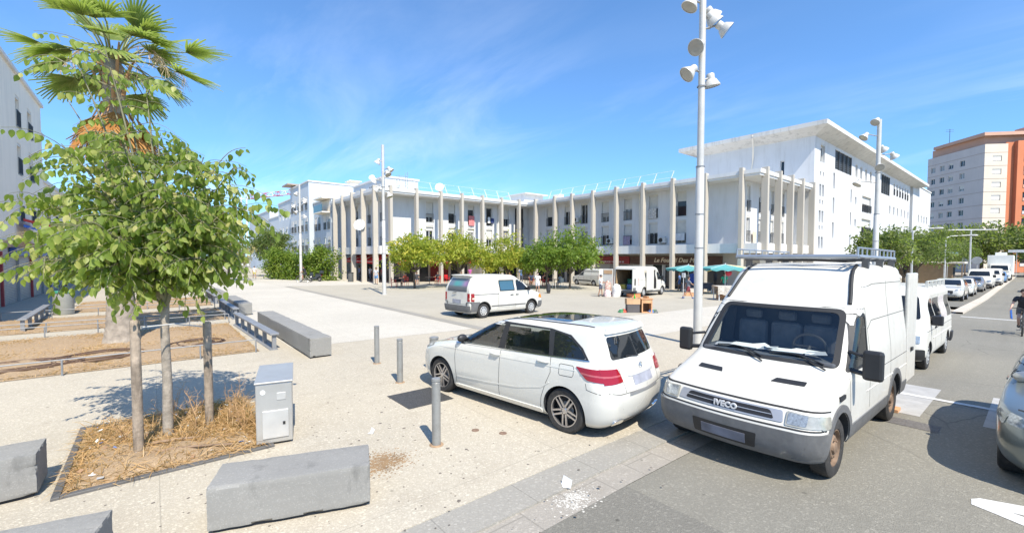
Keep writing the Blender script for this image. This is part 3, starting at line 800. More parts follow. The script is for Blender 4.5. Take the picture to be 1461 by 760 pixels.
        V.patch('body_crease', ax, strip([(1.45,.88),(.5,.90),(-.6,.925),(-1.6,.945)], .016), WHITE2, off=.004, depth=.012)
    S = []
    for ax in ('+y', '-y'):
        S += [(ax, [(.98,1.0),(1.0,.75),(.97,.42),(.98,.27)]), (ax, [(-.13,1.04),(-.12,.7),(-.10,.28)]), (ax, [(-1.14,1.08),(-1.17,.85),(-1.08,.66),(-1.0,.45),(-.97,.28)]),
              (ax, [(-1.32,.99),(-1.32,.86),(-1.34,.84),(-1.55,.845),(-1.57,.87),(-1.57,.98),(-1.55,1.0),(-1.34,1.0),(-1.32,.98)]), (ax, [(-1.78,.80),(-1.80,.72),(-2.0,.68)])]
    S += [('-x', [(-.78,.70),(-.6,.66),(0,.65),(.6,.66),(.78,.70)]), ('-x', [(-.52,1.03),(-.50,.80),(-.48,.67)]), ('-x', [(.52,1.03),(.50,.80),(.48,.67)])]
    V.gaps(S, .007)
    V.patch('number_plate', '-x', rpoly([(-.27,.735,.02),(.27,.735,.02),(.27,.86,.02),(-.27,.86,.02)]), PLATE, off=.006)
    V.patch('plate_recess', '-x', rpoly([(-.36,.86,.01),(.36,.86,.01),(.36,.885,.01),(-.36,.885,.01)]), M('recess_grey', (.45,.45,.44)), off=.014)
    h, nr = V.place('-x', 0, .965); b = MB()
    b.tube([h+Vector((-.012, .045*cos(a), .045*sin(a))) for a in np.linspace(0, 2*pi, 21)], .006, 6)
    for k in range(3):
        a = pi/2+2*pi*k/3; b.tube([h+Vector((-.012,0,0)), h+Vector((-.012, .044*cos(a), .044*sin(a)))], [.009,.003], 6)
    b.build('badge', CHROME, r, smooth=60)
    V.patch('bumper_guard', '-x', strip([(-.40,.635),(0,.635),(.40,.635)], .035), M('scuff_plate', (.42,.42,.42), .35, .5), off=.012)
    V.patch('diffuser', '-x', rpoly([(-.62,.20,.03),(.62,.20,.03),(.56,.26,.03),(-.56,.26,.03)]), BLACKP, off=.010)
    for sg in (1, -1): V.patch('exhaust_tip', '-x', rpoly([(sg*.45,.235,.03),(sg*.68,.235,.03),(sg*.66,.30,.03),(sg*.47,.30,.03)]), CHROME, off=.02)
    V.patch('spoiler', '-x', rpoly([(-.57,1.435,.03),(.57,1.435,.03),(.52,1.50,.03),(-.52,1.50,.03)]), WHITE2, off=.035, depth=.03)
    V.patch('grille', '+x', rpoly([(-.40,.52,.05),(.40,.52,.05),(.48,.72,.05),(-.48,.72,.05)]), BLACKP, off=.006)
    b = MB(); h, nr = V.place('-x', -.02, 1.09); b.tube([h+nr*.02, V.place('-x', .30, 1.13)[0]+Vector((-.02,0,0))], .009, 6); b.build('rear_wiper', BLACKP, r)
    # cabin
    for y in (.34, -.34):
        for x in (-.16, -1.02):
            st = rbox('seat', x-.10, x+.06, y-.22, y+.22, 1.02, 1.22, SEAT, r, .05); rbox('headrest', x-.10, x+.0, y-.12, y+.12, 1.23, 1.38, SEAT, st, .04)
    b = MB(); b.tube([(.36+.05*cos(a), .35+.17*cos(a+pi/2), 1.10+.15*sin(a+pi/2)) for a in np.linspace(0, 2*pi, 21)], .015, 6); b.build('steering_wheel', BLACKP, r)
    wheels(r, xs[0], xs[1], .868, .325, .205, 'alloy', M('dark_alloy', (.50,.48,.47), .3, .85))
    floor_pan(r, -1.95, 1.9, .66, .17, .25)
    return r
hatchback()

# ---- generic vans and cars ---------------------------------------------------------------
def van_levels(L, Wd, H, ground=.22, hood=.95, cowl=1.12, nose=.0, hoodlen=.75, rake=.9, xm=0, top_w=.80, rear_rake=.04, bow=.10):
    f = L/2+xm; rr = -L/2+xm; w = Wd/2; hs = f-hoodlen
    return [(ground, f-.16, rr+.06, w*.92, bow, .22, .2, .02, .08), (ground+.08, f-.05, rr+.02, w*.97, bow, .3, .26, .02, .1),
        (.45, f, rr, w*.995, bow, .34, .28, .02, .1), (.62, f-.01, rr, w, bow, .34, .28, .02, .1),
        (hood-.12, f-.08, rr, w, bow, .34, .26, .02, .1), (hood-.04, f-.16, rr, w*.998, bow, .34, .24, .02, .1),
        (hood+.04, f-.40, rr, w*.99, bow, .32, .22, .02, .1), (cowl, hs, rr, w*.98, bow, .28, .18, .02, .1),
        (cowl+.06, hs-.09, rr+.003, w*.97, bow, .24, .16, .02, .1),
        (cowl+(H-cowl)*.5, hs-.09-rake*.42, rr+rear_rake*.5, w*(.98+top_w)/2*.985, bow*.9, .2, .15, .02, .1),
        (H-.20, hs-rake*.86, rr+rear_rake, w*(top_w+.075), bow*.8, .2, .15, .02, .12),
        (H-.10, hs-rake*1.0, rr+rear_rake*1.2, w*(top_w+.03), bow*.8, .2, .15, .02, .14),
        (H-.035, hs-rake*1.22, rr+.12, w*top_w*.95, bow*.6, .2, .15, .02, .16), (H-.008, hs-rake*1.5, rr+.3, w*top_w*.78, bow*.4, .2, .15, .01, .16),
        (H, hs-rake*1.9, rr+.6, w*.4, .02, .1, .1, .01, .1)]

def side_van():
    """small white van standing on the square, seen from its rear right"""
    L = 4.62
    r = thing('small_van', 'small white van with grey rear bumper and iridescent rear window, parked on the square', 'van', -16.15, 12.36, None, pi/2+radians(4), slope=True)
    lv = van_levels(L, 1.86, 1.86, .24, .98, 1.16, hoodlen=.82, rake=.95, xm=.02, top_w=.80, rear_rake=.22)
    V = Vehicle(r, lv, WHITE)
    xs = (1.42, -1.52); V.arches(xs, .37, .93, .32, .3); V.finish()
    V.both('cab_window', rpoly([(1.22,1.13,.03),(.42,1.13,.03),(.44,1.62,.04),(.72,1.62,.08)]), GL)
    o = V.both('sliding_window', rpoly([(.30,1.13,.04),(-.62,1.13,.04),(-.62,1.62,.04),(.30,1.62,.04)]), SEAL, off=.004)
    BLG = glass('bluish_glass', (.05, .12, .17))
    for p, ax in zip(o, ('+y', '-y')): V.patch('pane', ax, rpoly([(.25,1.17,.03),(-.57,1.17,.03),(-.57,1.58,.03),(.25,1.58,.03)]), BLG, off=.007, parent=p)
    ir, t, b = nt('iridescent_sheen'); v = coords(t)  # iridescent sheen put into the pane colour as fixed bands
    sx = t.nodes.new('ShaderNodeSeparateXYZ'); t.links.new(v, sx.inputs[0])
    rr_ = ramp(t, wsc(t, sx.outputs[1], 1.0), [(0, (.14,.10,.18)), (.15, (.28,.17,.28)), (.35, (.10,.24,.26)), (.6, (.08,.28,.24)), (.8, (.14,.17,.20))])
    mpn = t.nodes.new('ShaderNodeMapRange'); mpn.inputs[1].default_value = -.7; mpn.inputs[2].default_value = .7
    t.links.new(sx.outputs[1], mpn.inputs[0]); t.links.new(mpn.outputs[0], rr_.inputs[0])
    zz_ = t.nodes.new('ShaderNodeMapRange'); zz_.inputs[1].default_value = 1.32; zz_.inputs[2].default_value = 1.6; t.links.new(sx.outputs[2], zz_.inputs[0])
    t.links.new(mixc(t, (.10,.11,.12), rr_.outputs[0], ramp(t, zz_.outputs[0], [(0,0),(.35,1),(.75,1),(1,.3)]).outputs[0]), b.inputs['Base Color'])
    b.inputs['Roughness'].default_value = .08; b.inputs['Coat Weight'].default_value = 1
    V.patch('rear_window', '-x', rpoly([(-.70,1.14,.06),(.70,1.14,.06),(.63,1.68,.08),(-.63,1.68,.08)]), ir, off=.006)
    V.patch('windscreen', '+x', rpoly([(-.72,1.22,.06),(.72,1.22,.06),(.62,1.66,.08),(-.62,1.66,.08)]), GL, off=.004)
    V.patch('rear_bumper', '-x', rpoly([(-.90,.30,.05),(.90,.30,.05),(.90,.56,.03),(-.90,.56,.03)]), GREYP, off=.05, depth=.03)
    for sg, ax in ((1,'+y'),(-1,'-y')):
        V.patch('bumper_side', ax, rpoly([(-1.90,.30,.02),(-2.28,.32,.02),(-2.28,.72,.03),(-1.72,.72,.08),(-1.86,.55,.02)]), GREYP, off=.02, depth=.02)
        V.patch('front_bumper_side', ax, rpoly([(1.82,.30,.02),(2.2,.30,.02),(2.2,.60,.03),(1.86,.60,.03)]), GREYP, off=.016)
        tl = V.patch('tail_light', ax, rpoly([(-2.06,.74,.02),(-2.27,.74,.0),(-2.27,1.08,.0),(-2.06,1.08,.02)]), RED, off=.012, depth=.02)
        V.patch('amber_band', ax, [(-2.06,.83),(-2.27,.83),(-2.27,.90),(-2.06,.90)], M('pale_lamp', (.75,.62,.5), .2), off=.015, parent=tl)
        V.patch('tail_light', '-x', rpoly([(sg*.74,.74),(sg*.86,.74),(sg*.86,1.08),(sg*.74,1.08)]), RED, off=.012, depth=.02)
        V.patch('headlight', ax, rpoly([(2.1,.72,.03),(1.86,.76,.03),(1.90,.92,.03),(2.08,.9,.03)]), ORNG, off=.012)
        V.patch('rub_strip', ax, strip([(1.0,.50),(-1.1,.50)], .05), GREYP, off=.012)
        V.patch('sliding_rail', ax, strip([(-.65,1.02),(-2.1,1.02)], .03), GREYP, off=.004)
        h, nr = V.place(ax, .30, 1.0); MB().box(.36,.52,min(h.y,h.y+.03*sg),max(h.y,h.y+.03*sg),.94,.97).build('door_handle', BLACKP, r)
        MB().box(.02,.2,min(h.y,h.y+.03*sg),max(h.y,h.y+.03*sg),.94,.97).build('door_handle', BLACKP, r)
        h, nr = V.place(ax, 1.18, 1.16); MB().box(1.10,1.18,min(h.y,h.y+.18*sg),max(h.y,h.y+.18*sg),1.12,1.32).build('wing_mirror', BLACKP, r, bevel=.03)
        for xc in xs: V.patch('arch_trim', ax, strip([(xc+.39*cos(a), .32+.39*sin(a)) for a in np.linspace(.1, pi-.1, 13)], .04), BLACKP, off=.006, res=.2)
    S = []
    for ax in ('+y','-y'): S += [(ax, [(.36,1.70),(.36,.42)]), (ax, [(-.70,1.72),(-.70,.45)]), (ax, [(1.2,1.10),(1.12,.6),(1.02,.42)]), (ax, [(.36,.40),(-.70,.42)]), (ax, [(-2.02,1.7),(-2.06,1.1)])]
    S += [('-x', [(-.8,.62),(0,.6),(.8,.62)])]
    V.gaps(S, .010)
    V.patch('number_plate', '-x', rpoly([(-.30,.64,.02),(.30,.64,.02),(.30,.80,.02),(-.30,.80,.02)]), PLATE, off=.008)
    b = MB(); b.tube([V.place('-x', .0, 1.10)[0]+Vector((-.03,0,0)), V.place('-x', .28, 1.06)[0]+Vector((-.03,0,0))], .012, 6); b.build('rear_wiper', BLACKP, r)
    wheels(r, xs[0], xs[1], .905, .315, .2, 'cap'); floor_pan(r, -2, 1.9, .7, .2, .28)
side_van()

def open_van():
    """white panel van with open rear and sliding doors, used as a market stall"""
    L = 5.2
    r = thing('panel_van', 'white panel van with its rear doors and sliding door open among market goods', 'van', -19.55, 28.95, None, pi/2+radians(9), slope=True)
    lv = van_levels(L, 2.0, 2.22, .28, 1.02, 1.25, hoodlen=.72, rake=.95, xm=.0, top_w=.83, rear_rake=.05)
    V = Vehicle(r, lv, WHITE)
    xs = (1.72, -1.55); V.arches(xs, .40, 1.0, .34, .32)
    V.tunnel('x', [(-.80,.52),(.80,.52),(.80,1.98),(-.80,1.98)], -4, -.2)
    V.tunnel('y', [(.55,.55),(-.05,.55),(-.05,1.95),(.55,1.95)], -2, -.5)
    V.finish()
    V.both('cab_window', rpoly([(1.62,1.22,.03),(.78,1.22,.03),(.80,1.80,.05),(1.10,1.80,.1)]), GL)
    V.patch('windscreen', '+x', rpoly([(-.78,1.32,.06),(.78,1.32,.06),(.68,1.92,.08),(-.68,1.92,.08)]), GL, off=.004)
    for ax, sg in (('+y',1),('-y',-1)):
        V.patch('front_bumper', ax, rpoly([(2.1,.32,.02),(2.5,.32,.02),(2.5,.72,.06),(2.16,.62,.04)]), GREYP, off=.02)
        V.patch('sill_trim', ax, rpoly([(1.25,.30,.02),(-1.1,.30,.02),(-1.1,.42,.02),(1.25,.42,.02)]), GREYP, off=.012)
        h, nr = V.place(ax, 1.5, 1.2); MB().box(1.4,1.5,min(h.y,h.y+.22*sg),max(h.y,h.y+.22*sg),1.15,1.5).build('wing_mirror', BLACKP, r, bevel=.03)
        V.patch('tail_light', ax, rpoly([(-2.44,.85,.02),(-2.57,.85,.02),(-2.57,1.4,.02),(-2.44,1.4,.02)]), RED, off=.015, depth=.03)
        V.patch('headlight', ax, rpoly([(2.36,.82,.03),(2.05,.86,.03),(2.1,1.1,.03),(2.3,1.02,.03)]), LAMP, off=.01)
    S = [('-y', [(.68,1.95),(.68,.45)]), ('-y', [(1.65,1.2),(1.5,.7),(1.3,.45)]), ('-y', [(-.1,2.0),(-.1,.5)]), ('-y', [(-.1,1.25),(-2.4,1.25)]), ('-y', [(-1.3,2.0),(-1.3,.75)])]
    V.gaps(S, .012)
    # doors: rear pair swung outwards, sliding door pushed back
    d1 = MB().box(-3.45,-2.63,-1.02,-.96,.50,2.0).build('rear_door', WHITE, r, bevel=.015)
    MB().box(-3.2,-3.05,-1.05,-1.02,.9,1.35).build('hinge_plate', BLACKP, d1); MB().box(-3.40,-3.0,-1.04,-1.015,.5,.72).build('bumper_corner', GREYP, d1)
    d2 = MB().box(-2.68,-2.62,.96,1.78,.50,2.0).build('rear_door', WHITE, r, bevel=.015)
    MB().box(-2.70,-2.68,1.0,1.70,1.62,1.9).build('door_cardboard', M('cardboard', (.50,.32,.18), .9, var=.15), d2)
    MB().box(-1.35,-.12,-1.10,-1.045,.48,1.98).build('sliding_door', WHITE, r, bevel=.015)
    MB().box(-2.7,-2.58,-.95,.95,.32,.48).build('rear_bumper', GREYP, r, bevel=.02)
    wood = M('cargo_lining', (.36,.25,.14), .8, var=.2)
    MB().box(-2.5,-.25,-.795,-.775,.55,1.95).build('cargo_lining', wood, r); MB().box(-2.5,-.25,.775,.795,.55,1.95).build('cargo_lining', wood, r)
    wheels(r, xs[0], xs[1], .97, .345, .22, 'cap'); floor_pan(r, -2.3, 2.1, .72, .24, .33)
    # goods in the load bay
    cols = [(.55,.36,.2),(.2,.3,.55),(.6,.6,.58),(.45,.1,.1),(.1,.35,.2),(.5,.45,.1)]
    i = 0
    for x, y, z in [(-1.4,-.45,.52),(-1.5,.1,.52),(-1.4,.5,.52),(-.9,-.3,.52),(-1.0,.3,.9),(-1.8,.5,.52)]:
        c = cols[i % 6]; t = thing('goods_box', ['tan','blue','white','dark red','green','mustard'][i]+' box of goods inside the load bay of the open van', 'box', 0, 0, 0, group='goods inside the open van')
        t.matrix_world = r.matrix_world @ Matrix.Translation((x, y, z))
        MB().box(-.2,.2,-.2,.2,0,.34).build('carton', M('goods_%d' % i, c, .8), t, bevel=.01); MB().box(-.21,.21,-.21,.21,.28,.35).build('lid', M('goods_%d' % i, c), t, bevel=.01); i += 1
    t = thing('shelf_goods', 'blue and yellow packs piled in the sliding doorway of the open van', 'goods', 0, 0, 0); t.matrix_world = r.matrix_world @ Matrix.Translation((.25, -.72, .54))
    for k in range(4):
        MB().box(-.18,.05,-.12,.12,k*.33,k*.33+.30).build('pack', M('blue_pack', (.06,.22,.62), .5) if k % 2 == 0 else M('pale_pack', (.6,.62,.6), .5), t, bevel=.02)
    MB().box(.08,.24,-.1,.1,0,1.0).build('plank', M('brown_plank', (.35,.17,.07), .7), t); MB().sphere((.1,0,1.1),.13,10,7).build('bundle', M('yellow_cloth', (.7,.6,.2), .8), t, smooth=60)
open_van()

def small_delivery():
    r = thing('box_van', 'small white delivery van with dark side strip standing behind the plaza tree', 'van', -31.0, 38.0-1.35, None, pi-radians(8))
    L = 4.5
    lv = van_levels(L, 1.82, 1.84, .22, .95, 1.12, hoodlen=1.05, rake=1.1, top_w=.82, rear_rake=.06)
    V = Vehicle(r, lv, WHITE2); xs = (1.35, -1.40); V.arches(xs, .36, .91, .31, .3); V.finish()
    V.both('cab_window', rpoly([(1.02,1.10,.04),(.20,1.10,.03),(.22,1.55,.05),(.50,1.55,.1)]), GL)
    V.patch('windscreen', '+x', rpoly([(-.7,1.2,.06),(.7,1.2,.06),(.6,1.6,.08),(-.6,1.6,.08)]), GL)
    V.both('side_strip', rpoly([(1.0,.50,.02),(-1.0,.50,.02),(-1.0,.62,.02),(1.0,.62,.02)]), BLACKP, off=.012)
    for ax in ('+y','-y'):
        V.patch('headlight', ax, rpoly([(2.0,.72,.03),(1.65,.82,.03),(1.75,.92,.03),(2.0,.86,.03)]), LAMP, off=.01)
        V.patch('tail_light', ax, rpoly([(-2.1,.8,.02),(-2.22,.8,.02),(-2.22,1.3,.02),(-2.1,1.3,.02)]), RED, off=.012)
    V.gaps([(ax, p) for ax in ('+y','-y') for p in ([(.12,1.6),(.12,.4)], [(1.0,1.05),(.95,.4)], [(-1.0,1.6),(-1.0,.4)])], .012)
    wheels(r, xs[0], xs[1], .885, .31, .19, 'cap'); floor_pan(r, -2, 1.8, .65, .2, .28)
small_delivery()

def minibus():
    """older white minibus parked behind the big van, facing the camera"""
    L = 4.85
    r = thing('minibus', 'older white minibus with curtained side windows parked behind the big van', 'van', -2.60, 15.95, gz(15.95)-.035, -pi/2, slope=True)
    lv = van_levels(L, 1.92, 1.98, .26, 1.0, 1.16, hoodlen=.55, rake=.62, top_w=.82, rear_rake=.05)
    V = Vehicle(r, lv, WHITE); xs = (1.55, -1.60); V.arches(xs, .37, .96, .32, .3); V.finish()
    V.both('cab_window', rpoly([(1.52,1.10,.03),(.74,1.10,.03),(.76,1.68,.05),(1.16,1.68,.08)]), GL)
    cur = M('net_curtain', (.46,.42,.40), .8, var=.35, scale=14)
    V.both('side_window', rpoly([(.62,1.10,.05),(-.30,1.10,.05),(-.30,1.68,.05),(.62,1.68,.05)]), GL)
    V.both('side_window', rpoly([(-.42,1.10,.05),(-1.34,1.10,.05),(-1.34,1.68,.05),(-.42,1.68,.05)]), cur)
    V.both('side_window', rpoly([(-1.46,1.10,.05),(-2.20,1.10,.05),(-2.20,1.68,.05),(-1.46,1.68,.05)]), GL)
    V.patch('windscreen', '+x', rpoly([(-.80,1.20,.06),(.80,1.20,.06),(.70,1.74,.08),(-.70,1.74,.08)]), GL)
    V.patch('front_bumper', '+x', rpoly([(-.92,.32,.05),(.92,.32,.05),(.92,.55,.03),(-.92,.55,.03)]), BLACKP, off=.04, depth=.03)
    V.patch('grille', '+x', rpoly([(-.55,.68,.02),(.55,.68,.02),(.55,.86,.02),(-.55,.86,.02)]), BLACKP, off=.008)
    for sg, ax in ((1,'+y'),(-1,'-y')):
        V.patch('headlight', '+x', rpoly([(sg*.60,.68,.02),(sg*.86,.68,.02),(sg*.86,.86,.02),(sg*.60,.86,.02)]), LAMP, off=.012)
        h, nr = V.place(ax, 1.45, 1.1); MB().box(1.36,1.46,min(h.y,h.y+.22*sg),max(h.y,h.y+.22*sg),1.06,1.30).build('wing_mirror', BLACKP, r, bevel=.03)
        V.patch('rear_bumper', ax, rpoly([(-1.98,.34,.03),(-2.44,.34,.03),(-2.44,.60,.05),(-2.04,.60,.05)]), BLACKP, off=.05, depth=.02)
        V.patch('rub_strip', ax, strip([(1.1,.72),(-2.35,.72)], .03), WHITE, off=.01)
        h, nr = V.place(ax, .8, .98); MB().box(.72,.86,min(h.y,h.y+.03*sg),max(h.y,h.y+.03*sg),.95,.99).build('door_handle', BLACKP, r)
    V.gaps([(ax, p) for ax in ('+y','-y') for p in ([(.68,1.75),(.68,.42)], [(1.52,1.08),(1.3,.6),(1.1,.45)], [(-.36,1.75),(-.36,.42)], [(2.2,.94),(-2.35,.94)])], .010)
    b = MB()
    for sg in (1, -1):
        b.tube([(.75, sg*.76, 2.10), (-2.25, sg*.76, 2.10)], .018, 6)
        for x in np.arange(-2.2, .8, .72): b.box(x-.04, x+.04, sg*.76-.03, sg*.76+.03, 1.90, 2.10)
    b.build('roof_rail', WHITE, r)
    wheels(r, xs[0], xs[1], .93, .32, .19, 'cap', CAPM); floor_pan(r, -2.1, 1.9, .7, .2, .3)
minibus()

def car_levels(L, Wd, H, hood=.88, cowl=.98, hl=1.25, xm=0, rake=.85, tail='hatch', suv=0):
    f = L/2; q = -L/2; w = Wd/2; g = .2+suv; belt = cowl; hs = f-hl
    rear = {'hatch': (.12, .34, .46), 'sedan': (.75, 1.15, 1.4)}[tail]
    return [(g, f-.15, q+.14, w*.88, .2, .5, .36, .1, .24), (g+.1, f-.03, q+.05, w*.96, .22, .55, .38, .12, .3),
        (.5+suv, f, q, w, .22, .55, .38, .12, .3), (hood-.13, f-.05, q, w, .22, .55, .36, .12, .3), (hood-.05, f-.18, q+.02, w*.99, .22, .5, .32, .12, .3),
        (hood, f-.45, q+.03, w*.985, .2, .45, .26, .12, .28), (cowl-.02, hs+.18, q+(.06 if tail == 'hatch' else .14), w*.97, .2, .36, .2, .12, .26),
        (cowl+.04, hs-.02, q+(.09 if tail == 'hatch' else rear[0]*.8), w*.94, .18, .28, .17, .12, .24),
        (cowl+(H-cowl)*.5, hs-.02-rake*.5, q+rear[1]*.75+.05, w*.86, .16, .24, .15, .1, .2),
        (H-.10, hs-rake*.95, q+rear[1]+.05, w*.77, .14, .22, .15, .09, .18), (H-.05, hs-rake*1.12, q+rear[1]+.12, w*.73, .12, .22, .15, .08, .18),
        (H-.012, hs-rake*1.45, q+rear[2]+.2, w*.60, .08, .2, .14, .06, .16), (H, hs-rake*1.8, q+rear[2]+.5, w*.35, .03, .1, .1, .03, .1)]
def parked_car(name, label, x, y, rz, mat, L=4.3, Wd=1.78, H=1.48, tail='hatch', suv=0, dz=0, R=.32, grille=True, group=None, detail=False, hood=.88, cowl=.98):
    r = thing(name, label, 'car', x, y, gz(y)+dz, rz, group=group, slope=True)
    V = Vehicle(r, car_levels(L, Wd, H, hood+suv*.9, cowl+suv*.9, tail=tail, suv=suv), mat, sub=4, ns=20)
    xs = (L*.305, -L*.305); w = Wd/2
    V.arches(xs, R+.045, w, R, .28); V.finish(36)
    c = cowl+suv*.9; hs = L/2-1.25
    V.patch('windscreen', '+x', rpoly([(-w*.78,c+.06,.06),(w*.78,c+.06,.06),(w*.66,H-.10,.06),(-w*.66,H-.10,.06)]), GL)
    q = -L/2; re = .45 if tail == 'hatch' else 1.15
    DL = rpoly([(hs-.08,c+.04,.03),(q+re+.05,c+.08,.05),(q+re+.32,H-.11,.1),(hs-.80,H-.10,.12)])
    V.both('side_window', DL, GL)
    for sg, ax in ((1,'+y'),(-1,'-y')):
        V.patch('pillar', ax, strip([(-.12,c+.03),(-.14,H-.09)], .07), mat, off=.006)
        V.patch('headlight', '+x', rpoly([(sg*w*.52,hood+suv*.9-.22,.03),(sg*w*.88,hood+suv*.9-.17,.03),(sg*w*.86,hood+suv*.9-.06,.03),(sg*w*.58,hood+suv*.9-.11,.03)]), LAMP, off=.01)
        V.patch('headlight', ax, rpoly([(L/2-.32,hood+suv*.9-.20,.03),(L/2-.58,hood+suv*.9-.12,.03),(L/2-.52,hood+suv*.9-.06,.02),(L/2-.30,hood+suv*.9-.09,.02)]), LAMP, off=.008)
        V.patch('tail_light', '-x', rpoly([(sg*w*.62,.72+suv,.03),(sg*w*.88,.72+suv,.03),(sg*w*.88,.92+suv,.03),(sg*w*.62,.92+suv,.03)]), RED, off=.01)
        h, nr = V.place(ax, hs-.12, c+.06); mm = MB(); mm.sphere((hs-.16,h.y+(.20 if detail else .11)*sg,c+.09),.135 if detail else .1,14,9,sc=(.55,1.2,.62)); mm.tube([(hs-.14,h.y-.03*sg,c+.04),(hs-.15,h.y+.06*sg,c+.07)],.025)
        mm.build('wing_mirror', SILVER if detail else BLACKP, r, smooth=60)
        h, nr = V.place(ax, -.25, c-.12); MB().box(-.3,-.12,min(h.y,h.y+.025*sg),max(h.y,h.y+.025*sg),c-.13,c-.10).build('door_handle', mat, r, bevel=.008)
    V.patch('grille', '+x', rpoly([(-.40,.42+suv,.05),(.40,.42+suv,.05),(.42,.66+suv,.05),(-.42,.66+suv,.05)]), BLACKP, off=.008)
    V.patch('lower_grille', '+x', rpoly([(-.62,.26+suv,.04),(.62,.26+suv,.04),(.58,.36+suv,.04),(-.58,.36+suv,.04)]), BLACKP, off=.010)
    V.patch('number_plate', '+x', rpoly([(-.26,.40+suv,.01),(.26,.40+suv,.01),(.26,.50+suv,.01),(-.26,.50+suv,.01)]), PLATE, off=.014)
    V.gaps([(ax, p) for ax in ('+y','-y') for p in ([(hs-.1,c),(hs-.05,.6),(hs-.1,.3)], [(-.12,c),(-.12,.3)], [(-1.0,c),(-.95,.6),(-.8,.3)])]+[('+x', [(-w*.8,hood+suv*.9-.03),(0,hood+suv*.9-.04),(w*.8,hood+suv*.9-.03)])], .009)
    wheels(r, xs[0], xs[1], w-.02, R, .2, 'alloy' if suv or detail else 'cap'); floor_pan(r, q+.3, L/2-.4, w*.72, .17, .26)
    return r
parked_car('suv_car', 'white sport utility car with a big dark grille, first in the row beyond the minibus', -4.35, 46.2, -pi/2, WHITE2, L=4.4, Wd=1.83, H=1.60, suv=.1, R=.36, group='cars parked in the roadside bays')
parked_car('compact_car', 'white compact hatchback parked right behind the white sport utility car', -4.30, 53.6, -pi/2, WHITE2, L=3.95, Wd=1.7, H=1.47, group='cars parked in the roadside bays')
parked_car('saloon_car', 'grey saloon car parked in front of the white long van', -4.2, 61.0, -pi/2, GREYCAR, L=4.5, Wd=1.76, H=1.42, tail='sedan', group='cars parked in the roadside bays')
parked_car('roadside_car', 'small blue car just in front of the box truck', -3.5, 83.6, -pi/2, BLUECAR, L=3.9, Wd=1.7, H=1.46, group='cars parked in the roadside bays')
parked_car('passing_car', 'grey-green saloon car with a silver mirror cut off by the picture edge', .62, 9.40, -pi/2+radians(-1), GREYGREEN, L=4.45, Wd=1.76, H=1.45, tail='sedan', dz=-.035, R=.315, detail=True)
def road_van(label, x, y, H=2.0, rz=-pi/2, mat=None):
    r = thing('roadside_van', label, 'van', x, y, None, rz, slope=True); mat = mat or WHITE
    V = Vehicle(r, van_levels(4.9, 1.94, H, .26, 1.0, 1.2, hoodlen=.75, rake=.8, top_w=.82), mat, sub=4, ns=18)
    xs = (1.5, -1.5); V.arches(xs, .38, .97, .33, .3); V.finish()
    V.patch('windscreen', '+x', rpoly([(-.78,1.28,.06),(.78,1.28,.06),(.68,H-.24,.08),(-.68,H-.24,.08)]), GL)
    V.both('cab_window', rpoly([(1.45,1.16,.04),(.62,1.16,.03),(.64,H-.32,.05),(.96,H-.32,.1)]), GL)
    V.patch('grille', '+x', rpoly([(-.5,.62,.03),(.5,.62,.03),(.5,.82,.03),(-.5,.82,.03)]), BLACKP, off=.01)
    V.patch('front_bumper', '+x', rpoly([(-.92,.30,.04),(.92,.30,.04),(.92,.52,.04),(-.92,.52,.04)]), GREYP, off=.03, depth=.02)
    for sg, ax in ((1,'+y'),(-1,'-y')):
        V.patch('headlight', '+x', rpoly([(sg*.58,.66,.03),(sg*.88,.70,.03),(sg*.86,.92,.03),(sg*.60,.84,.03)]), LAMP, off=.012)
        h, nr = V.place(ax, 1.36, 1.16); MB().box(1.28,1.38,min(h.y,h.y+.22*sg),max(h.y,h.y+.22*sg),1.14,1.42).build('wing_mirror', BLACKP, r, bevel=.03)
    wheels(r, xs[0], xs[1], .94, .33, .2, 'cap'); floor_pan(r, -2.2, 2.0, .7, .22, .3)
road_van('long white van parked between the grey saloon and the white van with a raised bonnet', -4.05, 68.0, 2.0)
road_van('white van with its nose out, parked just before the small blue car', -3.7, 75.6, 1.95)
road_van('white van coming along the far end of the street', .95, 63.5, 2.05)
def box_truck():
    r = thing('box_truck', 'white box truck with a tall cargo body at the far end of the parked row', 'truck', -3.6, 92, None, -pi/2, slope=True)
    wm_ = M('truck_box', (.72,.72,.68), .5, var=.06)
    MB().box(-3.2,1.5,-1.2,1.2,.85,3.5).build('cargo_box', wm_, r, bevel=.03)
    V = Vehicle(r, van_levels(2.2, 2.1, 2.35, .3, 1.1, 1.35, hoodlen=.35, rake=.5, xm=2.4, top_w=.85), WHITE, sub=4, ns=10); V.finish()
    V.patch('windscreen', '+x', rpoly([(-.85,1.42,.06),(.85,1.42,.06),(.75,2.08,.08),(-.75,2.08,.08)]), GL)
    V.both('cab_window', rpoly([(3.0,1.32,.04),(2.2,1.32,.03),(2.2,2.0,.05),(2.6,2.0,.1)]), GL)
    V.patch('grille', '+x', rpoly([(-.7,.6,.03),(.7,.6,.03),(.7,1.0,.03),(-.7,1.0,.03)]), BLACKP, off=.01)
    for sg in (1,-1): V.patch('headlight', '+x', rpoly([(sg*.72,.62,.02),(sg*.98,.62,.02),(sg*.98,.82,.02),(sg*.72,.82,.02)]), LAMP, off=.012)
    MB().box(-3.1,2.4,-.5,.5,.5,.85).build('chassis', DARK, r)
    wheels(r, 2.4, -1.8, 1.05, .42, .25, 'steel')
    MB().box(-.5,.4,-.55,.55,3.5,3.9).build('fridge_unit', wm_, r, bevel=.05)
box_truck()
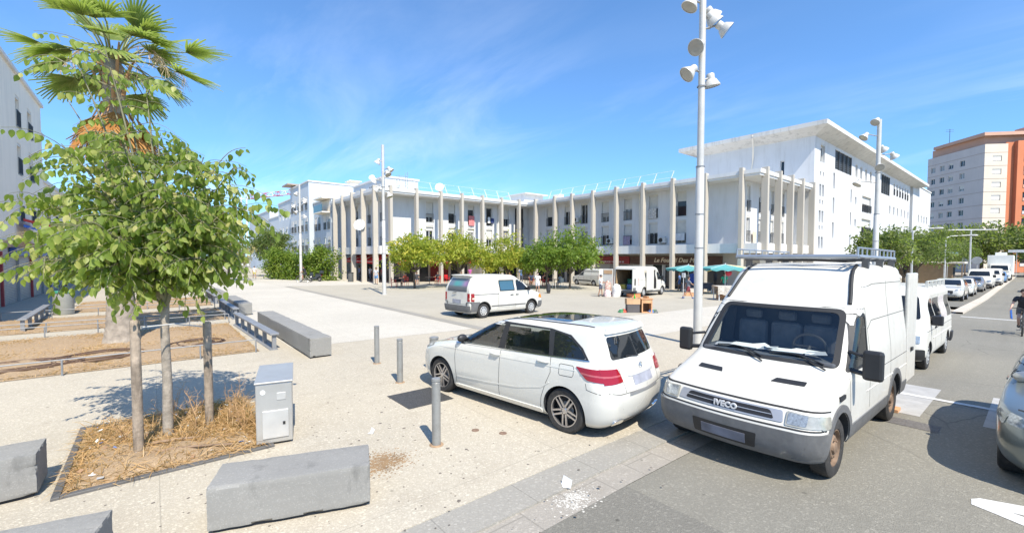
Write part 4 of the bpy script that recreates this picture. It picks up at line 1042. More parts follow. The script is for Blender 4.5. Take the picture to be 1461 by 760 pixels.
# ------------------------------------------------------------------ buildings
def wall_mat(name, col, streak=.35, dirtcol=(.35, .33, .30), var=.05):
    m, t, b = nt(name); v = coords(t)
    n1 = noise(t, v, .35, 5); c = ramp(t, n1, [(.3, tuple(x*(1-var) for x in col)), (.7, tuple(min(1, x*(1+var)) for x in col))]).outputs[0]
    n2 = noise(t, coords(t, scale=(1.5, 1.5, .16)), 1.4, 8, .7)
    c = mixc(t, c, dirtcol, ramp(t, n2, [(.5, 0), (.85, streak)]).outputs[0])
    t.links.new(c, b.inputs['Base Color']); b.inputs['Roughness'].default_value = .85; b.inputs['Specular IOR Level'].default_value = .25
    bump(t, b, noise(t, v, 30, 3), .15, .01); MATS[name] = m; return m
WALLW = wall_mat('white_render', (.63, .632, .63), .5); WALLB = wall_mat('cool_white_render', (.53, .57, .595), .4)
PILL = wall_mat('pillar_concrete', (.47, .43, .365), .4, (.38, .35, .31)); FASC = wall_mat('white_fascia', (.68, .675, .655), .45)
ROOFC = wall_mat('weathered_soffit', (.62, .60, .56), .9, (.20, .19, .175))
CREAM = wall_mat('cream_render', (.84, .77, .65), .3); SHOPW = wall_mat('shop_wall', (.45, .42, .38), .5)  # shop walls: warm grey render, their own tone
FRAMEW = M('window_frame_white', (.72,.72,.70), .5); PANE = glass('window_pane', (.02,.024,.028)); PANEC = glass('curtained_pane', (.26,.25,.23))
SHUT = M('roller_shutter', (.60,.575,.52), .6, var=.08); RAILM = M('dark_railing', (.05,.055,.06), .5, .3)
STEELW = M('white_steel', (.70,.70,.69), .5); DISHM = M('dish_white', (.74,.74,.73), .5, dirt=.15)
def shutter_mat(name, col, pitch=14):
    m, t, b = nt(name); v = coords(t); w = N(t, 'ShaderNodeTexWave'); w.bands_direction = 'Z'; w.inputs['Scale'].default_value = pitch
    t.links.new(v, w.inputs['Vector']); n = noise(t, v, 3, 6)
    c = ramp(t, n, [(.3, tuple(x*.8 for x in col)), (.7, col)]).outputs[0]
    t.links.new(mixc(t, c, tuple(x*.55 for x in col), ramp(t, w.outputs[0], [(.0, .8), (.25, 0)]).outputs[0]), b.inputs['Base Color'])
    b.inputs['Roughness'].default_value = .5; b.inputs['Metallic'].default_value = .2; bump(t, b, w.outputs[0], .6, .02); MATS[name] = m; return m
SHUTM = shutter_mat('metal_shop_shutter', (.36,.35,.33), 3.5)

class Face:
    """a vertical wall plane: u along the wall, n outward, z up"""
    def __init__(s, o, u, parent): 
        s.o = Vector(o); s.u = Vector(u).normalized(); s.n = Vector((s.u.y, -s.u.x, 0)); s.parent = parent
    def p(s, u, d, z): return tuple(s.o+s.u*u+s.n*d+Vector((0,0,z)))
    def box(s, mb, u0, u1, d0, d1, z0, z1, mi=0):
        vs = [s.p(u0,d0,z0), s.p(u1,d0,z0), s.p(u1,d1,z0), s.p(u0,d1,z0), s.p(u0,d0,z1), s.p(u1,d0,z1), s.p(u1,d1,z1), s.p(u0,d1,z1)]
        return mb.add(vs, [(0,1,2,3),(7,6,5,4),(4,5,1,0),(5,6,2,1),(6,7,3,2),(7,4,0,3)], mi)
    def wall(s, mb, u0, u1, z0, z1, ops, reveal=.22, mi=0):
        us = sorted({u0, u1, *[o[0] for o in ops], *[o[1] for o in ops]}); zs = sorted({z0, z1, *[o[2] for o in ops], *[o[3] for o in ops]})
        us = [u for u in us if u0-1e-6 <= u <= u1+1e-6]; zs = [z for z in zs if z0-1e-6 <= z <= z1+1e-6]
        for a, b in zip(us, us[1:]):
            for c, d in zip(zs, zs[1:]):
                um, zm = (a+b)/2, (c+d)/2
                if any(o[0] < um < o[1] and o[2] < zm < o[3] for o in ops): continue
                mb.quad(s.p(a,0,c), s.p(b,0,c), s.p(b,0,d), s.p(a,0,d), mi)
        for a, b, c, d in [o[:4] for o in ops]:
            r = -reveal
            mb.quad(s.p(a,0,c), s.p(a,r,c), s.p(a,r,d), s.p(a,0,d), mi); mb.quad(s.p(b,r,c), s.p(b,0,c), s.p(b,0,d), s.p(b,r,d), mi)
            mb.quad(s.p(a,0,c), s.p(b,0,c), s.p(b,r,c), s.p(a,r,c), mi); mb.quad(s.p(a,r,d), s.p(b,r,d), s.p(b,0,d), s.p(a,0,d), mi)
    def window(s, a, b, c, d, shut=.3, rail=True, reveal=.22, frame=FRAMEW, split=True, shm=None, rails=1.0):
        """a glazed opening: frame, pane, roller shutter and railing"""
        mb = MB(); r0, r1 = -reveal-.02, -reveal+.05; w = .06
        for q in ((a,a+w,c,d), (b-w,b,c,d), (a+w,b-w,c,c+w), (a+w,b-w,d-w,d)): s.box(mb, q[0], q[1], r0, r1, q[2], q[3])
        if split and b-a > .5: s.box(mb, (a+b)/2-.03, (a+b)/2+.03, r0, r1-.005, c+w, d-w)
        o = mb.build('window', frame, s.parent)
        s.box(m := MB(), a+.02, b-.02, r0-.02, r0+.03, c+.02, d-.02); m.build('pane', PANE if int(abs(a*7+c*3)) % 3 else PANEC, o)
        if shut > 0:
            m = MB(); h = (d-c)*shut; s.box(m, a+.03, b-.03, r1+.005, r1+.035, d-h, d-.16); s.box(m, a+.01, b-.01, r1+.003, -.02, d-.16, d-.004); m.build('roller_shutter', shm or SHUT, o)
        if rail:
            m = MB(); n = max(4, int((b-a)/.13))
            s.box(m, a-.02, b+.02, .03, .07, c+rails-.04, c+rails); s.box(m, a-.02, b+.02, .03, .07, c+.06, c+.09)
            for i in range(n+1):
                u = a+(b-a)*i/n; s.box(m, u-.009, u+.009, .04, .06, c+.06, c+rails-.04)
            m.build('railing', RAILM, o)
        return o

def arcade_building():
    B = thing('arcade_building', 'white two-storey block over an open arcade, with tall beige concrete pillars round its square', 'building', -45, 40, 0)
    B.matrix_world = Matrix.Identity(4)
    rs = random.Random(3)
    PZ = 9.95; pill = []
    def pillar(x, y, along):
        m = MB(); a, c = (.15, .26) if along == 'x' else (.26, .15)
        z0 = gz(y)-.1
        m.box(x-a, x+a, y-c, y+c, z0, PZ); m.build('pillar', PILL, B, bevel=.015)
    PL = [-57.0,-53.9,-50.6,-47.4,-44.1]; PF = [19.24,22.2,25.2,28.0,30.95,33.87,36.74]
    PR = [-41.5,-38.05,-35.2,-32.05,-28.88,-25.6,-22.35,-19.2,-16.1]; PE = [39.3,42.15,45.0,47.75,50.9]
    for x in PL: pillar(x, 17.95, 'x')
    for y in PF: pillar(-43.2, y, 'y')
    for x in PR: pillar(x, 38.2, 'x')
    for y in PE: pillar(-14.7, y, 'y')
    # roof: slab with thin white fascia, flat soffit
    m = MB(); m.prism([(-59,17.98),(-43.23,17.98),(-43.23,38.23),(-14.73,38.23),(-14.73,51.2),(-59,51.2)], 9.22, 9.40)
    m.build('soffit', FASC, B)
    m = MB(); m.prism([(-59.05,17.9),(-43.13,17.9),(-43.13,38.13),(-14.63,38.13),(-14.63,51.2),(-59.05,51.2)], 9.40, 9.72)
    m.build('roof', FASC, B)
    # floor slab + parapet band
    m = MB(); m.prism([(-58.5,18.25),(-43.5,18.25),(-43.5,38.5),(-15.0,38.5),(-15.0,51.2),(-58.5,51.2)], 2.88, 3.05)
    m.build('floor_slab', FASC, B)
    m = MB()
    m.box(-58.5,-43.36,18.10,18.22,2.86,3.68); m.box(-43.48,-43.36,18.22,38.48,2.86,3.68)
    m.box(-43.36,-14.86,38.36,38.48,2.86,3.68); m.box(-14.98,-14.86,38.48,51.2,2.86,3.68)
    m.build('parapet', FASC, B, bevel=.01)
    # walls with windows
    def facade(o, u, L, cols, ww=.95, rows=((3.85,6.15),(6.5,8.95)), shut=None, skip=()):
        f = Face(o, u, B); ops = []
        for c in cols:
            for z0, z1 in rows: ops.append((c-ww/2, c+ww/2, z0, z1))
        mb = MB(); f.wall(mb, 0, L, 3.05, 9.22, ops); mb.build('wall', WALLW, B)
        for i, q in enumerate(ops):
            f.window(*q, shut=rs.choice([.1,.25,.4,.5,.6,.75,.33]), rail=True, split=rs.random() < .6)
        return f
    mid = lambda P: [(a+b)/2 for a, b in zip(P, P[1:])]
    fl = facade((-59,20,0), (1,0,0), 14, [4.0,8.1,11.8], ww=.85)
    ff = facade((-45,20,0), (0,1,0), 20, [y-20 for y in (24.79,27.77,30.53,33.33,36.08,38.6)])
    fr = facade((-45,40,0), (1,0,0), 28.5, [x+45 for x in (-40.86,-37.63,-34.94,-31.79,-28.71,-25.61,-22.52)], ww=1.05)
    fe = facade((-16.5,40,0), (0,1,0), 11.3, [.55,3.12,5.9,8.5], ww=.75)
    m = MB(); m.box(-44.95,-44.75,37.6,38.8,3.2,9.0); m.build('slot_shade_block', DARK, B)  # solid dark block; the open slot's shade is put into its colour
    # ground floor
    g = MB()
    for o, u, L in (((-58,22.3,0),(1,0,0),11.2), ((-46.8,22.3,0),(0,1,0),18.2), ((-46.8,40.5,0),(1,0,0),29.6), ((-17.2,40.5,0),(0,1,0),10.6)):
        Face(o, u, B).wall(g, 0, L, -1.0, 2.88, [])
    g.build('shop_wall', SHOPW, B)
    shopd = M('shop_glass', (.03,.035,.04), .08); shopc = M('shop_cream', (.62,.58,.50), .6)
    fb = Face((-46.8,22.3,0), (0,1,0), B)
    for i, (a, b, k) in enumerate([(.4,3.2,'g'),(3.5,6.0,'r'),(6.4,8.8,'g'),(9.2,11.6,'c'),(12,14.4,'g'),(14.8,17.6,'g')]):
        m = MB(); fb.box(m, a, b, .0, .06, -.45, 2.2); m.build('shopfront', {'g': shopd, 'r': M('dark_red_front', (.16,.015,.015), .7), 'c': shopc}[k], B)
    fa = Face((-58,22.3,0), (1,0,0), B)
    for a, b in ((.3,3.4),(3.8,6.6),(7,10.6)):
        m = MB(); fa.box(m, a, b, 0, .06, -.35, 2.2); m.build('shopfront', shopd, B)
    fs = Face((-46.8,40.5,0), (1,0,0), B)
    for a, b, z0, z1, mt in ((1.2,4.4,-.6,2.0,shopd),(4.9,8.2,-.6,2.0,shopd),(8.7,11.4,-.6,2.0,shopd),(15.4,17.8,-.6,1.62,SHUTM),(18.6,20.9,.35,1.72,shopc),(21.0,22.0,.35,1.72,shopd),(22.4,25.4,-.6,1.72,shopd),(25.7,28.3,-.6,1.72,shopd),(18.6,22.2,-.6,.3,M('shop_base', (.25,.23,.21), .7))):
        m = MB(); fs.box(m, a, b, 0, .07, z0, z1); m.build('shopfront', mt, B)
    for a, b in ((18.55,18.62),(20.9,21.0),(22.05,22.15),(25.42,25.55),(28.4,28.5)):
        m = MB(); fs.box(m, a, b, .0, .11, -.6, 1.76); m.build('shop_post', shopc, B)
    # shop signs
    brown = M('brown_sign', (.085,.040,.028), .5); redsign = M('red_sign', (.26,.02,.025), .5); cream = M('sign_cream', (.74,.62,.46), .5)
    m = MB(); fs.box(m, 18.3, 28.2, .12, .26, 1.78, 2.62); sg = m.build('shop_sign', brown, B)
    def on(f, u, d, z): 
        x, y, zz_ = f.p(u, d, z); return Matrix(((f.u.x,0,f.n.x,x),(f.u.y,0,f.n.y,y),(0,1,0,zz_),(0,0,0,1)))
    text_mesh('sign_lettering', 'Le Fournil Des Maures', .62, cream, sg, on(fs, 24.05, .265, 2.2), shear=.28, ext=.008, bold=.012)
    m = MB(); fs.box(m, 13.4, 18.15, .12, .26, 1.78, 2.62); sg = m.build('shop_sign', redsign, B)
    text_mesh('sign_lettering', 'LES DELICES  04 93 13 09 70', .27, M('sign_white', (.75,.72,.70), .5), sg, on(fs, 15.8, .265, 1.98), ext=.006, bold=.006)
    m = MB(); fs.box(m, 9.0, 13.2, .12, .24, 2.0, 2.7); m.build('shop_sign', M('dull_sign', (.10,.09,.09), .6), B)
    for x in (-39.3,-33.4,-27.2,-20.4): MB().tube([(x,39.9,9.2),(x,39.9,3.06)], .05, 8).build('down_pipe', CREAM, B)
    for y in (23.2,29.2,34.7): MB().tube([(-44.9,y,9.2),(-44.9,y,3.06)], .05, 8).build('down_pipe', CREAM, B)
    # roof furniture that belongs to the building
    m = MB()
    def safety(p0, p1, n, lean):
        p0, p1, lean = Vector(p0), Vector(p1), Vector(lean); tops = []
        for i in range(n):
            q = p0.lerp(p1, i/(n-1)); tq = q+lean; m.tube([q, tq], .035, 6); tops.append(tq)
            tops[-1] = tq
        for f_ in (1, .5):
            m.tube([p0.lerp(p1, i/(n-1))+lean*f_ for i in range(n)], .011, 5)
    safety((-44.4,19.2,9.7), (-44.4,36.5,9.7), 10, (-.15,-.42,1.25)); safety((-40.5,39.4,9.7), (-23.5,39.4,9.7), 10, (.42,.15,1.25))
    m.build('roof_railing', STEELW, B)
    m = MB(); m.box(-47.5,-44.6,38.9,42.4,9.72,11.05); m.box(-48.2,-44.0,38.6,42.8,11.05,11.15); m.build('roof_hut', FASC, B)
    m = MB()
    for x, y, sx, sy, h in ((-40.2,41,.5,.4,.9),(-42.5,41.5,.7,.5,.5),(-30.8,41.5,.4,.6,.45),(-28,41.2,.5,.4,.35),(-24.8,40.6,.5,.4,.4),(-45.6,31,.5,.5,.4),(-45.4,21.5,.5,.4,.5)): m.box(x-sx,x+sx,y-sy,y+sy,9.72,9.72+h)
    m.build('roof_vent', CREAM, B)
    m = MB()
    for dx in (0, .55):
        m.tube([(-45.4+dx,21.0,9.72),(-45.4+dx,21.0,11.5)], .03, 6)
        m.tube([(-45.4+dx,22.0,9.72),(-45.4+dx,22.0,11.9)], .03, 6)
    for z in (10.4,11.0,11.4): m.tube([(-45.4,21,z),(-45.4,22,z),(-44.85,22,z),(-44.85,21,z)], .02, 6)
    m.build('roof_frame', M('galvanised', (.42,.44,.46)), B)
    return B
arcade_building()
def dish(x, y, z, R, d, label, group, mast=.6):
    t = thing('satellite_dish', label, 'satellite dish', x, y, z, group=group); d = Vector(d).normalized()
    m = MB(); fm = frame((0,0,mast), d); m.lathe([(.001,-R*.18),(R*.5,-R*.12),(R*.85,-.02),(R,0),(R,.015),(R*.8,.0),(R*.4,-R*.1),(.001,-R*.15)], 24, 0, fm); m.build('reflector', DISHM, t, smooth=40)
    m = MB(); m.tube([(0,0,0),(0,0,mast)], .025, 6); m.build('mast', RAILM, t)
    m = MB(); m.tube([fm @ Vector((0,-R*.9,0)), fm @ Vector((0,-R*.3,R*.8))], .012, 5); m.sphere(fm @ Vector((0,-R*.25,R*.82)), .05, 8, 6); m.build('feed_arm', STEELW, t)
dish(-47.35, 17.50, 4.9, .62, (.8,-.7,.25), 'large white satellite dish fixed on a pillar below the middle of the arcade front', 'satellite dishes', mast=1.15)
dish(-43.6, 25.3, 9.7, .5, (.7,-.6,.4), 'white satellite dish on the arcade roof above a pillar', 'satellite dishes', mast=.75)
dish(-51.5, 20.6, 11.6, .36, (.6,-.6,.45), 'white satellite dish on top of the raised flat roof block', 'satellite dishes', mast=.5)

def cloth(name, label, pts, mat, cat='laundry'):
    x, y, z, dx, dy, w, h = pts; t = MB(); n = 8
    vs = []; 
    for k in range(2):
        for i in range(n+1):
            s = i/n; off = .03*sin(s*9)+(.015 if k else 0)
            for j in range(3): vs.append((x+dx*w*s-dy*(off+.0), y+dy*w*s+dx*(-off), z-h*j/2))
    fs = []
    N3 = (n+1)*3
    for k in range(2):
        for i in range(n):
            for j in range(2):
                a = k*N3+i*3+j; fs.append((a, a+1, a+4, a+3))
    t.add(vs, fs); return tag(t.build(name, mat), label, cat)
cloth('towel', 'pink towel hanging from an upstairs window railing', (-44.86, 30.1, 7.6, 0, 1, .85, 1.2), M('pink_cloth', (.62,.20,.20), .9))
cloth('shirt', 'white shirt drying at a window beside dark clothes', (-44.86, 33.0, 7.6, 0, 1, .4, .75), M('white_cloth', (.78,.78,.76), .9))
cloth('towel', 'navy cloth drying next to the white shirt', (-44.86, 33.5, 7.45, 0, 1, .5, .55), M('navy_cloth', (.03,.05,.16), .9))
cloth('blanket', 'pale striped blanket over an upper window railing near the shop with the brown sign', (-26.1, 39.86, 7.5, 1, 0, .95, 1.0), M('pale_blanket', (.55,.52,.48), .9, var=.35, scale=7))
cloth('blanket', 'purple grey blanket over a first floor railing above the red shop sign', (-29.2, 39.86, 4.8, 1, 0, .9, .95), M('mauve_blanket', (.35,.28,.36), .9, var=.4, scale=6))
cloth('sheet', 'light sheet hanging from the last first floor railing before the blank wall', (-23.05, 39.86, 4.85, 1, 0, 1.0, .7), M('grey_sheet', (.62,.62,.62), .9))
cloth('cloth', 'beige cloth hung on the end wall balcony', (-16.3, 41.1, 4.8, 0, 1, .7, 1.0), M('beige_cloth', (.62,.52,.40), .9))

for x, z, l in ((-30.9,4.05,'white air conditioner box on the wall above the red shop sign'),(-36.0,6.75,'white air conditioner box on the upper wall near the inner corner'),(-24.4,3.95,'white air conditioner box beside a first floor window above the brown sign')):
    t = thing('ac_unit', l, 'air conditioner', x, 39.78, z); MB().box(-.4,.4,-.16,.16,0,.55).build('casing', M('ac_white', (.60,.60,.57), .6), t, bevel=.02)
    MB().lathe([(.22,0),(.22,.012),(.001,.014)], 20, 0, frame((-.1,-.16,.28),(0,-1,0))).build('fan_grille', BLACKP, t); MB().box(-.3,.3,.0,.22,-.06,0).build('bracket', RAILM, t)
def awning(x0, y0, x1, y1, zt, zb, dx, dy, label, mat, stripe=False):
    t = thing('awning', label, 'awning', 0, 0, 0, group='red awnings of the arcade cafes'); t.matrix_world = Matrix.Identity(4)
    n = 12; m = MB()
    for i in range(n):
        a = Vector((x0,y0,0)).lerp(Vector((x1,y1,0)), i/n); b = Vector((x0,y0,0)).lerp(Vector((x1,y1,0)), (i+1)/n); d = Vector((dx,dy,0)); u = Vector((0,0,1))
        mi = 1 if stripe and i % 3 == 2 else 0
        m.quad(a+u*zt, b+u*zt, b+d+u*zb, a+d+u*zb, mi); m.quad(a+d+u*zb, b+d+u*zb, b+d+u*(zb-.22-.05*(i % 2)), a+d+u*(zb-.22-.05*(i % 2)), mi)
    m.build('canvas', [mat, M('white_canvas', (.75,.72,.70), .8)], t)
    m = MB(); m.tube([(x0+dx,y0+dy,zb-.02),(x1+dx,y1+dy,zb-.02)], .03, 6); m.tube([(x0,y0,zt-.05),(x0+dx,y0+dy,zb-.05)], .02, 6); m.tube([(x1,y1,zt-.05),(x1+dx,y1+dy,zb-.05)], .02, 6); m.build('awning_frame', STEELW, t)
REDC = M('red_canvas', (.62,.025,.035), .8)
awning(-56.6,20.3,-53.6,20.3,2.8,2.15,0,-1.5,'red awning at the far end of the arcade, near the hedge',REDC)
awning(-53.2,20.3,-50.4,20.3,2.8,2.1,0,-1.6,'red awning of the second bay from the hedge, behind the walking man',REDC)
awning(-50.0,20.3,-45.6,20.3,2.8,2.05,0,-1.5,'wide red awning by the arcade corner, left of the lamp post',REDC)
awning(-44.9,20.2,-44.9,22.9,2.82,2.0,1.3,0,'red and white striped awning at the arcade corner behind the lamp post',REDC,True)
awning(-44.9,24.0,-44.9,27.0,2.8,2.05,1.2,0,'red awning over the cafe behind the first plaza tree',REDC)
awning(-44.9,27.6,-44.9,30.6,2.8,2.05,1.2,0,'red awning over the dark red cafe front behind the second plaza tree',REDC)

def block(name, label, x0, x1, y0, y1, ztop, mat, cols, rows, cat='building', sidecols=(), group=None, rail=True, seed=1, ww=1.1, z0=-1):
    """plain flat-roofed block: windowed wall facing the square and a windowed +X side"""
    B = thing(name, label, cat, 0, 0, 0, group=group); B.matrix_world = Matrix.Identity(4); rs = random.Random(seed)
    f = Face((x0,y0,0), (1,0,0), B); L = x1-x0; mb = MB()
    ops = [(c-ww/2, c+ww/2, r, r+h) for c in cols for r, h in rows]
    f.wall(mb, 0, L, z0, ztop, ops, .05)
    e = Face((x1,y0,0), (0,1,0), B); ops2 = [(c-ww/2, c+ww/2, r, r+h) for c in sidecols for r, h in rows]
    e.wall(mb, 0, y1-y0, z0, ztop, ops2)
    w = Face((x0,y1,0), (0,-1,0), B); w.wall(mb, 0, y1-y0, z0, ztop, []); k = Face((x1,y1,0), (-1,0,0), B); k.wall(mb, 0, L, z0, ztop, [])
    mb.build('wall', mat, B)
    m = MB(); m.box(x0-.12,x1+.12,y0-.12,y1+.12,ztop,ztop+.18); m.build('roof', FASC, B)
    for q in ops: f.window(*q, shut=rs.choice([0,.25,.5,.3]), rail=rail and q[3]-q[2] > 1.6, split=True, reveal=.05)
    for q in ops2: e.window(*q, shut=rs.choice([0,.3,.6]), rail=False)
    return B, f
b0, f0 = block('apartment_block', 'cool white raised block with small windows standing behind the far end of the arcade roof', -57.2, -47.2, 20.4, 24.5, 11.5, WALLB, [1.5,3.6,5.8,8.2], [(9.85,1.2)], seed=4, z0=9.7)
b1, f1 = block('apartment_block', 'cool white block with a cream loggia at its top floor, next to the arcade', -67.2, -59.3, 18.2, 30, 10.2, WALLB, [1.0,2.6,5.2,6.9], [(.2,1.9),(3.3,2.0),(6.2,2.0)], seed=5, ww=1.15)
m = MB(); f1.box(m, 3.9, 7.7, .02, 1.1, 8.35, 8.5); f1.box(m, 3.9, 7.7, .02, 1.1, 10.2, 10.4); m.build('loggia_slab', CREAM, b1)
m = MB(); f1.box(m, 3.9, 7.7, 1.04, 1.1, 8.5, 9.4); m.build('loggia_rail', glass('green_glass_rail', (.05,.09,.09)), b1)
m = MB(); f1.box(m, 3.9, 7.7, .015, .03, 8.5, 10.2); m.build('loggia_back', CREAM, b1)
b2, f2 = block('apartment_block', 'tallest white block of the stepped row, with a blank side wall and a roof chimney', -78.2, -67.4, 17.6, 33, 13.4, WALLB, [1.2,3.0,5.2,7.2,9.4], [(.2,2.0),(3.3,2.0),(6.3,2.0),(9.4,2.0)], seed=6, ww=1.25)
m = MB(); m.box(-70.2,-68.6,24,25.5,13.58,14.3); m.box(-70.5,-68.3,23.8,25.7,14.3,14.42); m.build('chimney', CREAM, b2)
m = MB(); m.box(-79.2,-75.5,16.6,19,13.9,14.1); m.build('roof_canopy', M('brown_slab', (.36,.28,.2)), b2)
b3, f3 = block('apartment_block', 'farthest long white block of the stepped row behind the hedge', -92, -78.4, 18.6, 34, 12.4, WALLB, [1.5,4.0,6.5,9,11.8], [(.4,1.6),(3.4,1.6),(6.4,1.6),(9.2,1.5)], seed=8)
block('apartment_block', 'lower white block set back between the farthest blocks of the row', -112, -92.6, 20.5, 34, 11.0, WALLB, [2,5,8,11,14,17], [(.4,1.6),(3.4,1.6),(6.4,1.6)], seed=12)
block('apartment_block', 'small white block at the very end of the pedestrian street', -140, -113, 21, 34, 13.2, WALLB, [3,8,13,18,23], [(2.4,1.4),(5.4,1.4),(8.4,1.4)], seed=9)

def slab_block():
    B = thing('roof_block', 'tall white block with a big overhanging concrete roof behind the right arcade wing', 'building', 0, 0, 0); B.matrix_world = Matrix.Identity(4)
    X, Y0, Y1, XL, ZT = -14.7, 51.3, 101.0, -26.2, 14.62
    f = Face((X,Y0,0), (0,1,0), B); mb = MB(); ops = []; wins = []
    def W(a, b, c, d, **k): ops.append((a, b, c, d)); wins.append((a, b, c, d, k))
    for z in (3.4,6.1,8.8): W(1.7,2.35,z,z+1.25,shut=0,rail=False); W(2.6,3.25,z,z+1.25,shut=0,rail=False)
    for z in (5.35,8.0,10.9): W(1.8,2.2,z,z+.45,shut=0,rail=False); W(2.7,3.1,z,z+.45,shut=0,rail=False)
    W(1.8,3.2,12.3,14.2,shut=.2,rail=False)
    for z in (4.6,7.3,10.0): W(6.3,6.95,z,z+1.75,shut=0,rail=False,split=False)
    for z in (3.6,6.3,9.0): W(13.2,13.7,z,z+1.6,shut=0,rail=False,split=False); W(15.2,15.9,z,z+.9,shut=0,rail=False)
    for z in (2.5,5.4,8.3): W(18.5,23.2,z,z+2.2,shut=.55,rail=True)
    for y in (15,17.2,19.6,22): W(y,y+1.0,12.3,13.9,shut=.3,rail=False)
    for y in (36.5,38.6,40.7,42.8,45,47): W(y,y+1.0,12.0,13.9,shut=.3,rail=True); 
    for z in (3.4,6.2,9.0):
        for y in (34,36.8,39.6,42.4,45.2,48): W(y,y+.9,z,z+1.4,shut=.2,rail=False)
    ops += [(6.8,13.2,12.2,14.3),(28.5,33.8,11.6,14.3)]
    f.wall(mb, 0, Y1-Y0, -1, ZT, ops, .3); g = Face((XL,Y0,0), (1,0,0), B)
    sl = [(8.4,8.8,10.8,12.6)]; g.wall(mb, 0, X-XL, -1, ZT, sl, .25)
    Face((XL,Y1,0), (0,-1,0), B).wall(mb, 0, Y1-Y0, -1, ZT, []); Face((X,Y1,0), (-1,0,0), B).wall(mb, 0, X-XL, -1, ZT, [])
    mb.build('wall', WALLW, B)
    for a, b, c, d, k in wins: f.window(a, b, c, d, reveal=.3, **k)
    g.window(*sl[0], shut=0, rail=False, split=False)
    lou = M('louvre_grey', (.10,.11,.12), .5, .3)
    for a, b, c, d in ops[-2:]:
        m = MB(); n = 4
        for i in range(n+1): u = a+(b-a)*i/n; f.box(m, u-.06, u+.06, -.25, .02, c, d)
        for z in np.arange(c+.1, d, .22): f.box(m, a, b, -.2, -.12, z, z+.12)
        f.box(m, a, b, -.32, -.3, c, d); m.build('louvre', lou, B)
    # roof: soffit rising outwards, weathered edge
    o1, o2 = 1.5, 0; z0, z1 = ZT, ZT+.62
    inner = [(XL,Y0),(X,Y0),(X,Y1),(XL,Y1)]; outer = [(XL-2.3,Y0-1.5),(X+1.4,Y0-1.5),(X+1.4,Y1+8),(XL-2.3,Y1+8)]
    m = MB(); vs = [(x,y,z0) for x,y in inner]+[(x,y,z1) for x,y in outer]+[(x,y,z1+.42) for x,y in outer]
    fs = [(0,4,5,1),(1,5,6,2),(2,6,7,3),(3,7,4,0),(4,8,9,5),(5,9,10,6),(6,10,11,7),(7,11,8,4),(8,11,10,9),(0,1,2,3)]
    m.add(vs, fs); m.build('roof', ROOFC, B)
    m = MB(); m.tube([(-20,Y0-1.55,15.5),(-20.2,Y0-.8,14.4),(-20.5,Y0-.06,13.2),(-20.9,Y0-.05,9.8)], .07, 8); m.build('drain_pipe', CREAM, B)
    return B
slab_block()
block('end_block', 'lower plain white block beyond the overhanging roof', -26, -14.6, 103, 122, 15.4, WALLW, [2,6], [(9,1.4)], sidecols=[6,9,12,15], seed=11, rail=False)

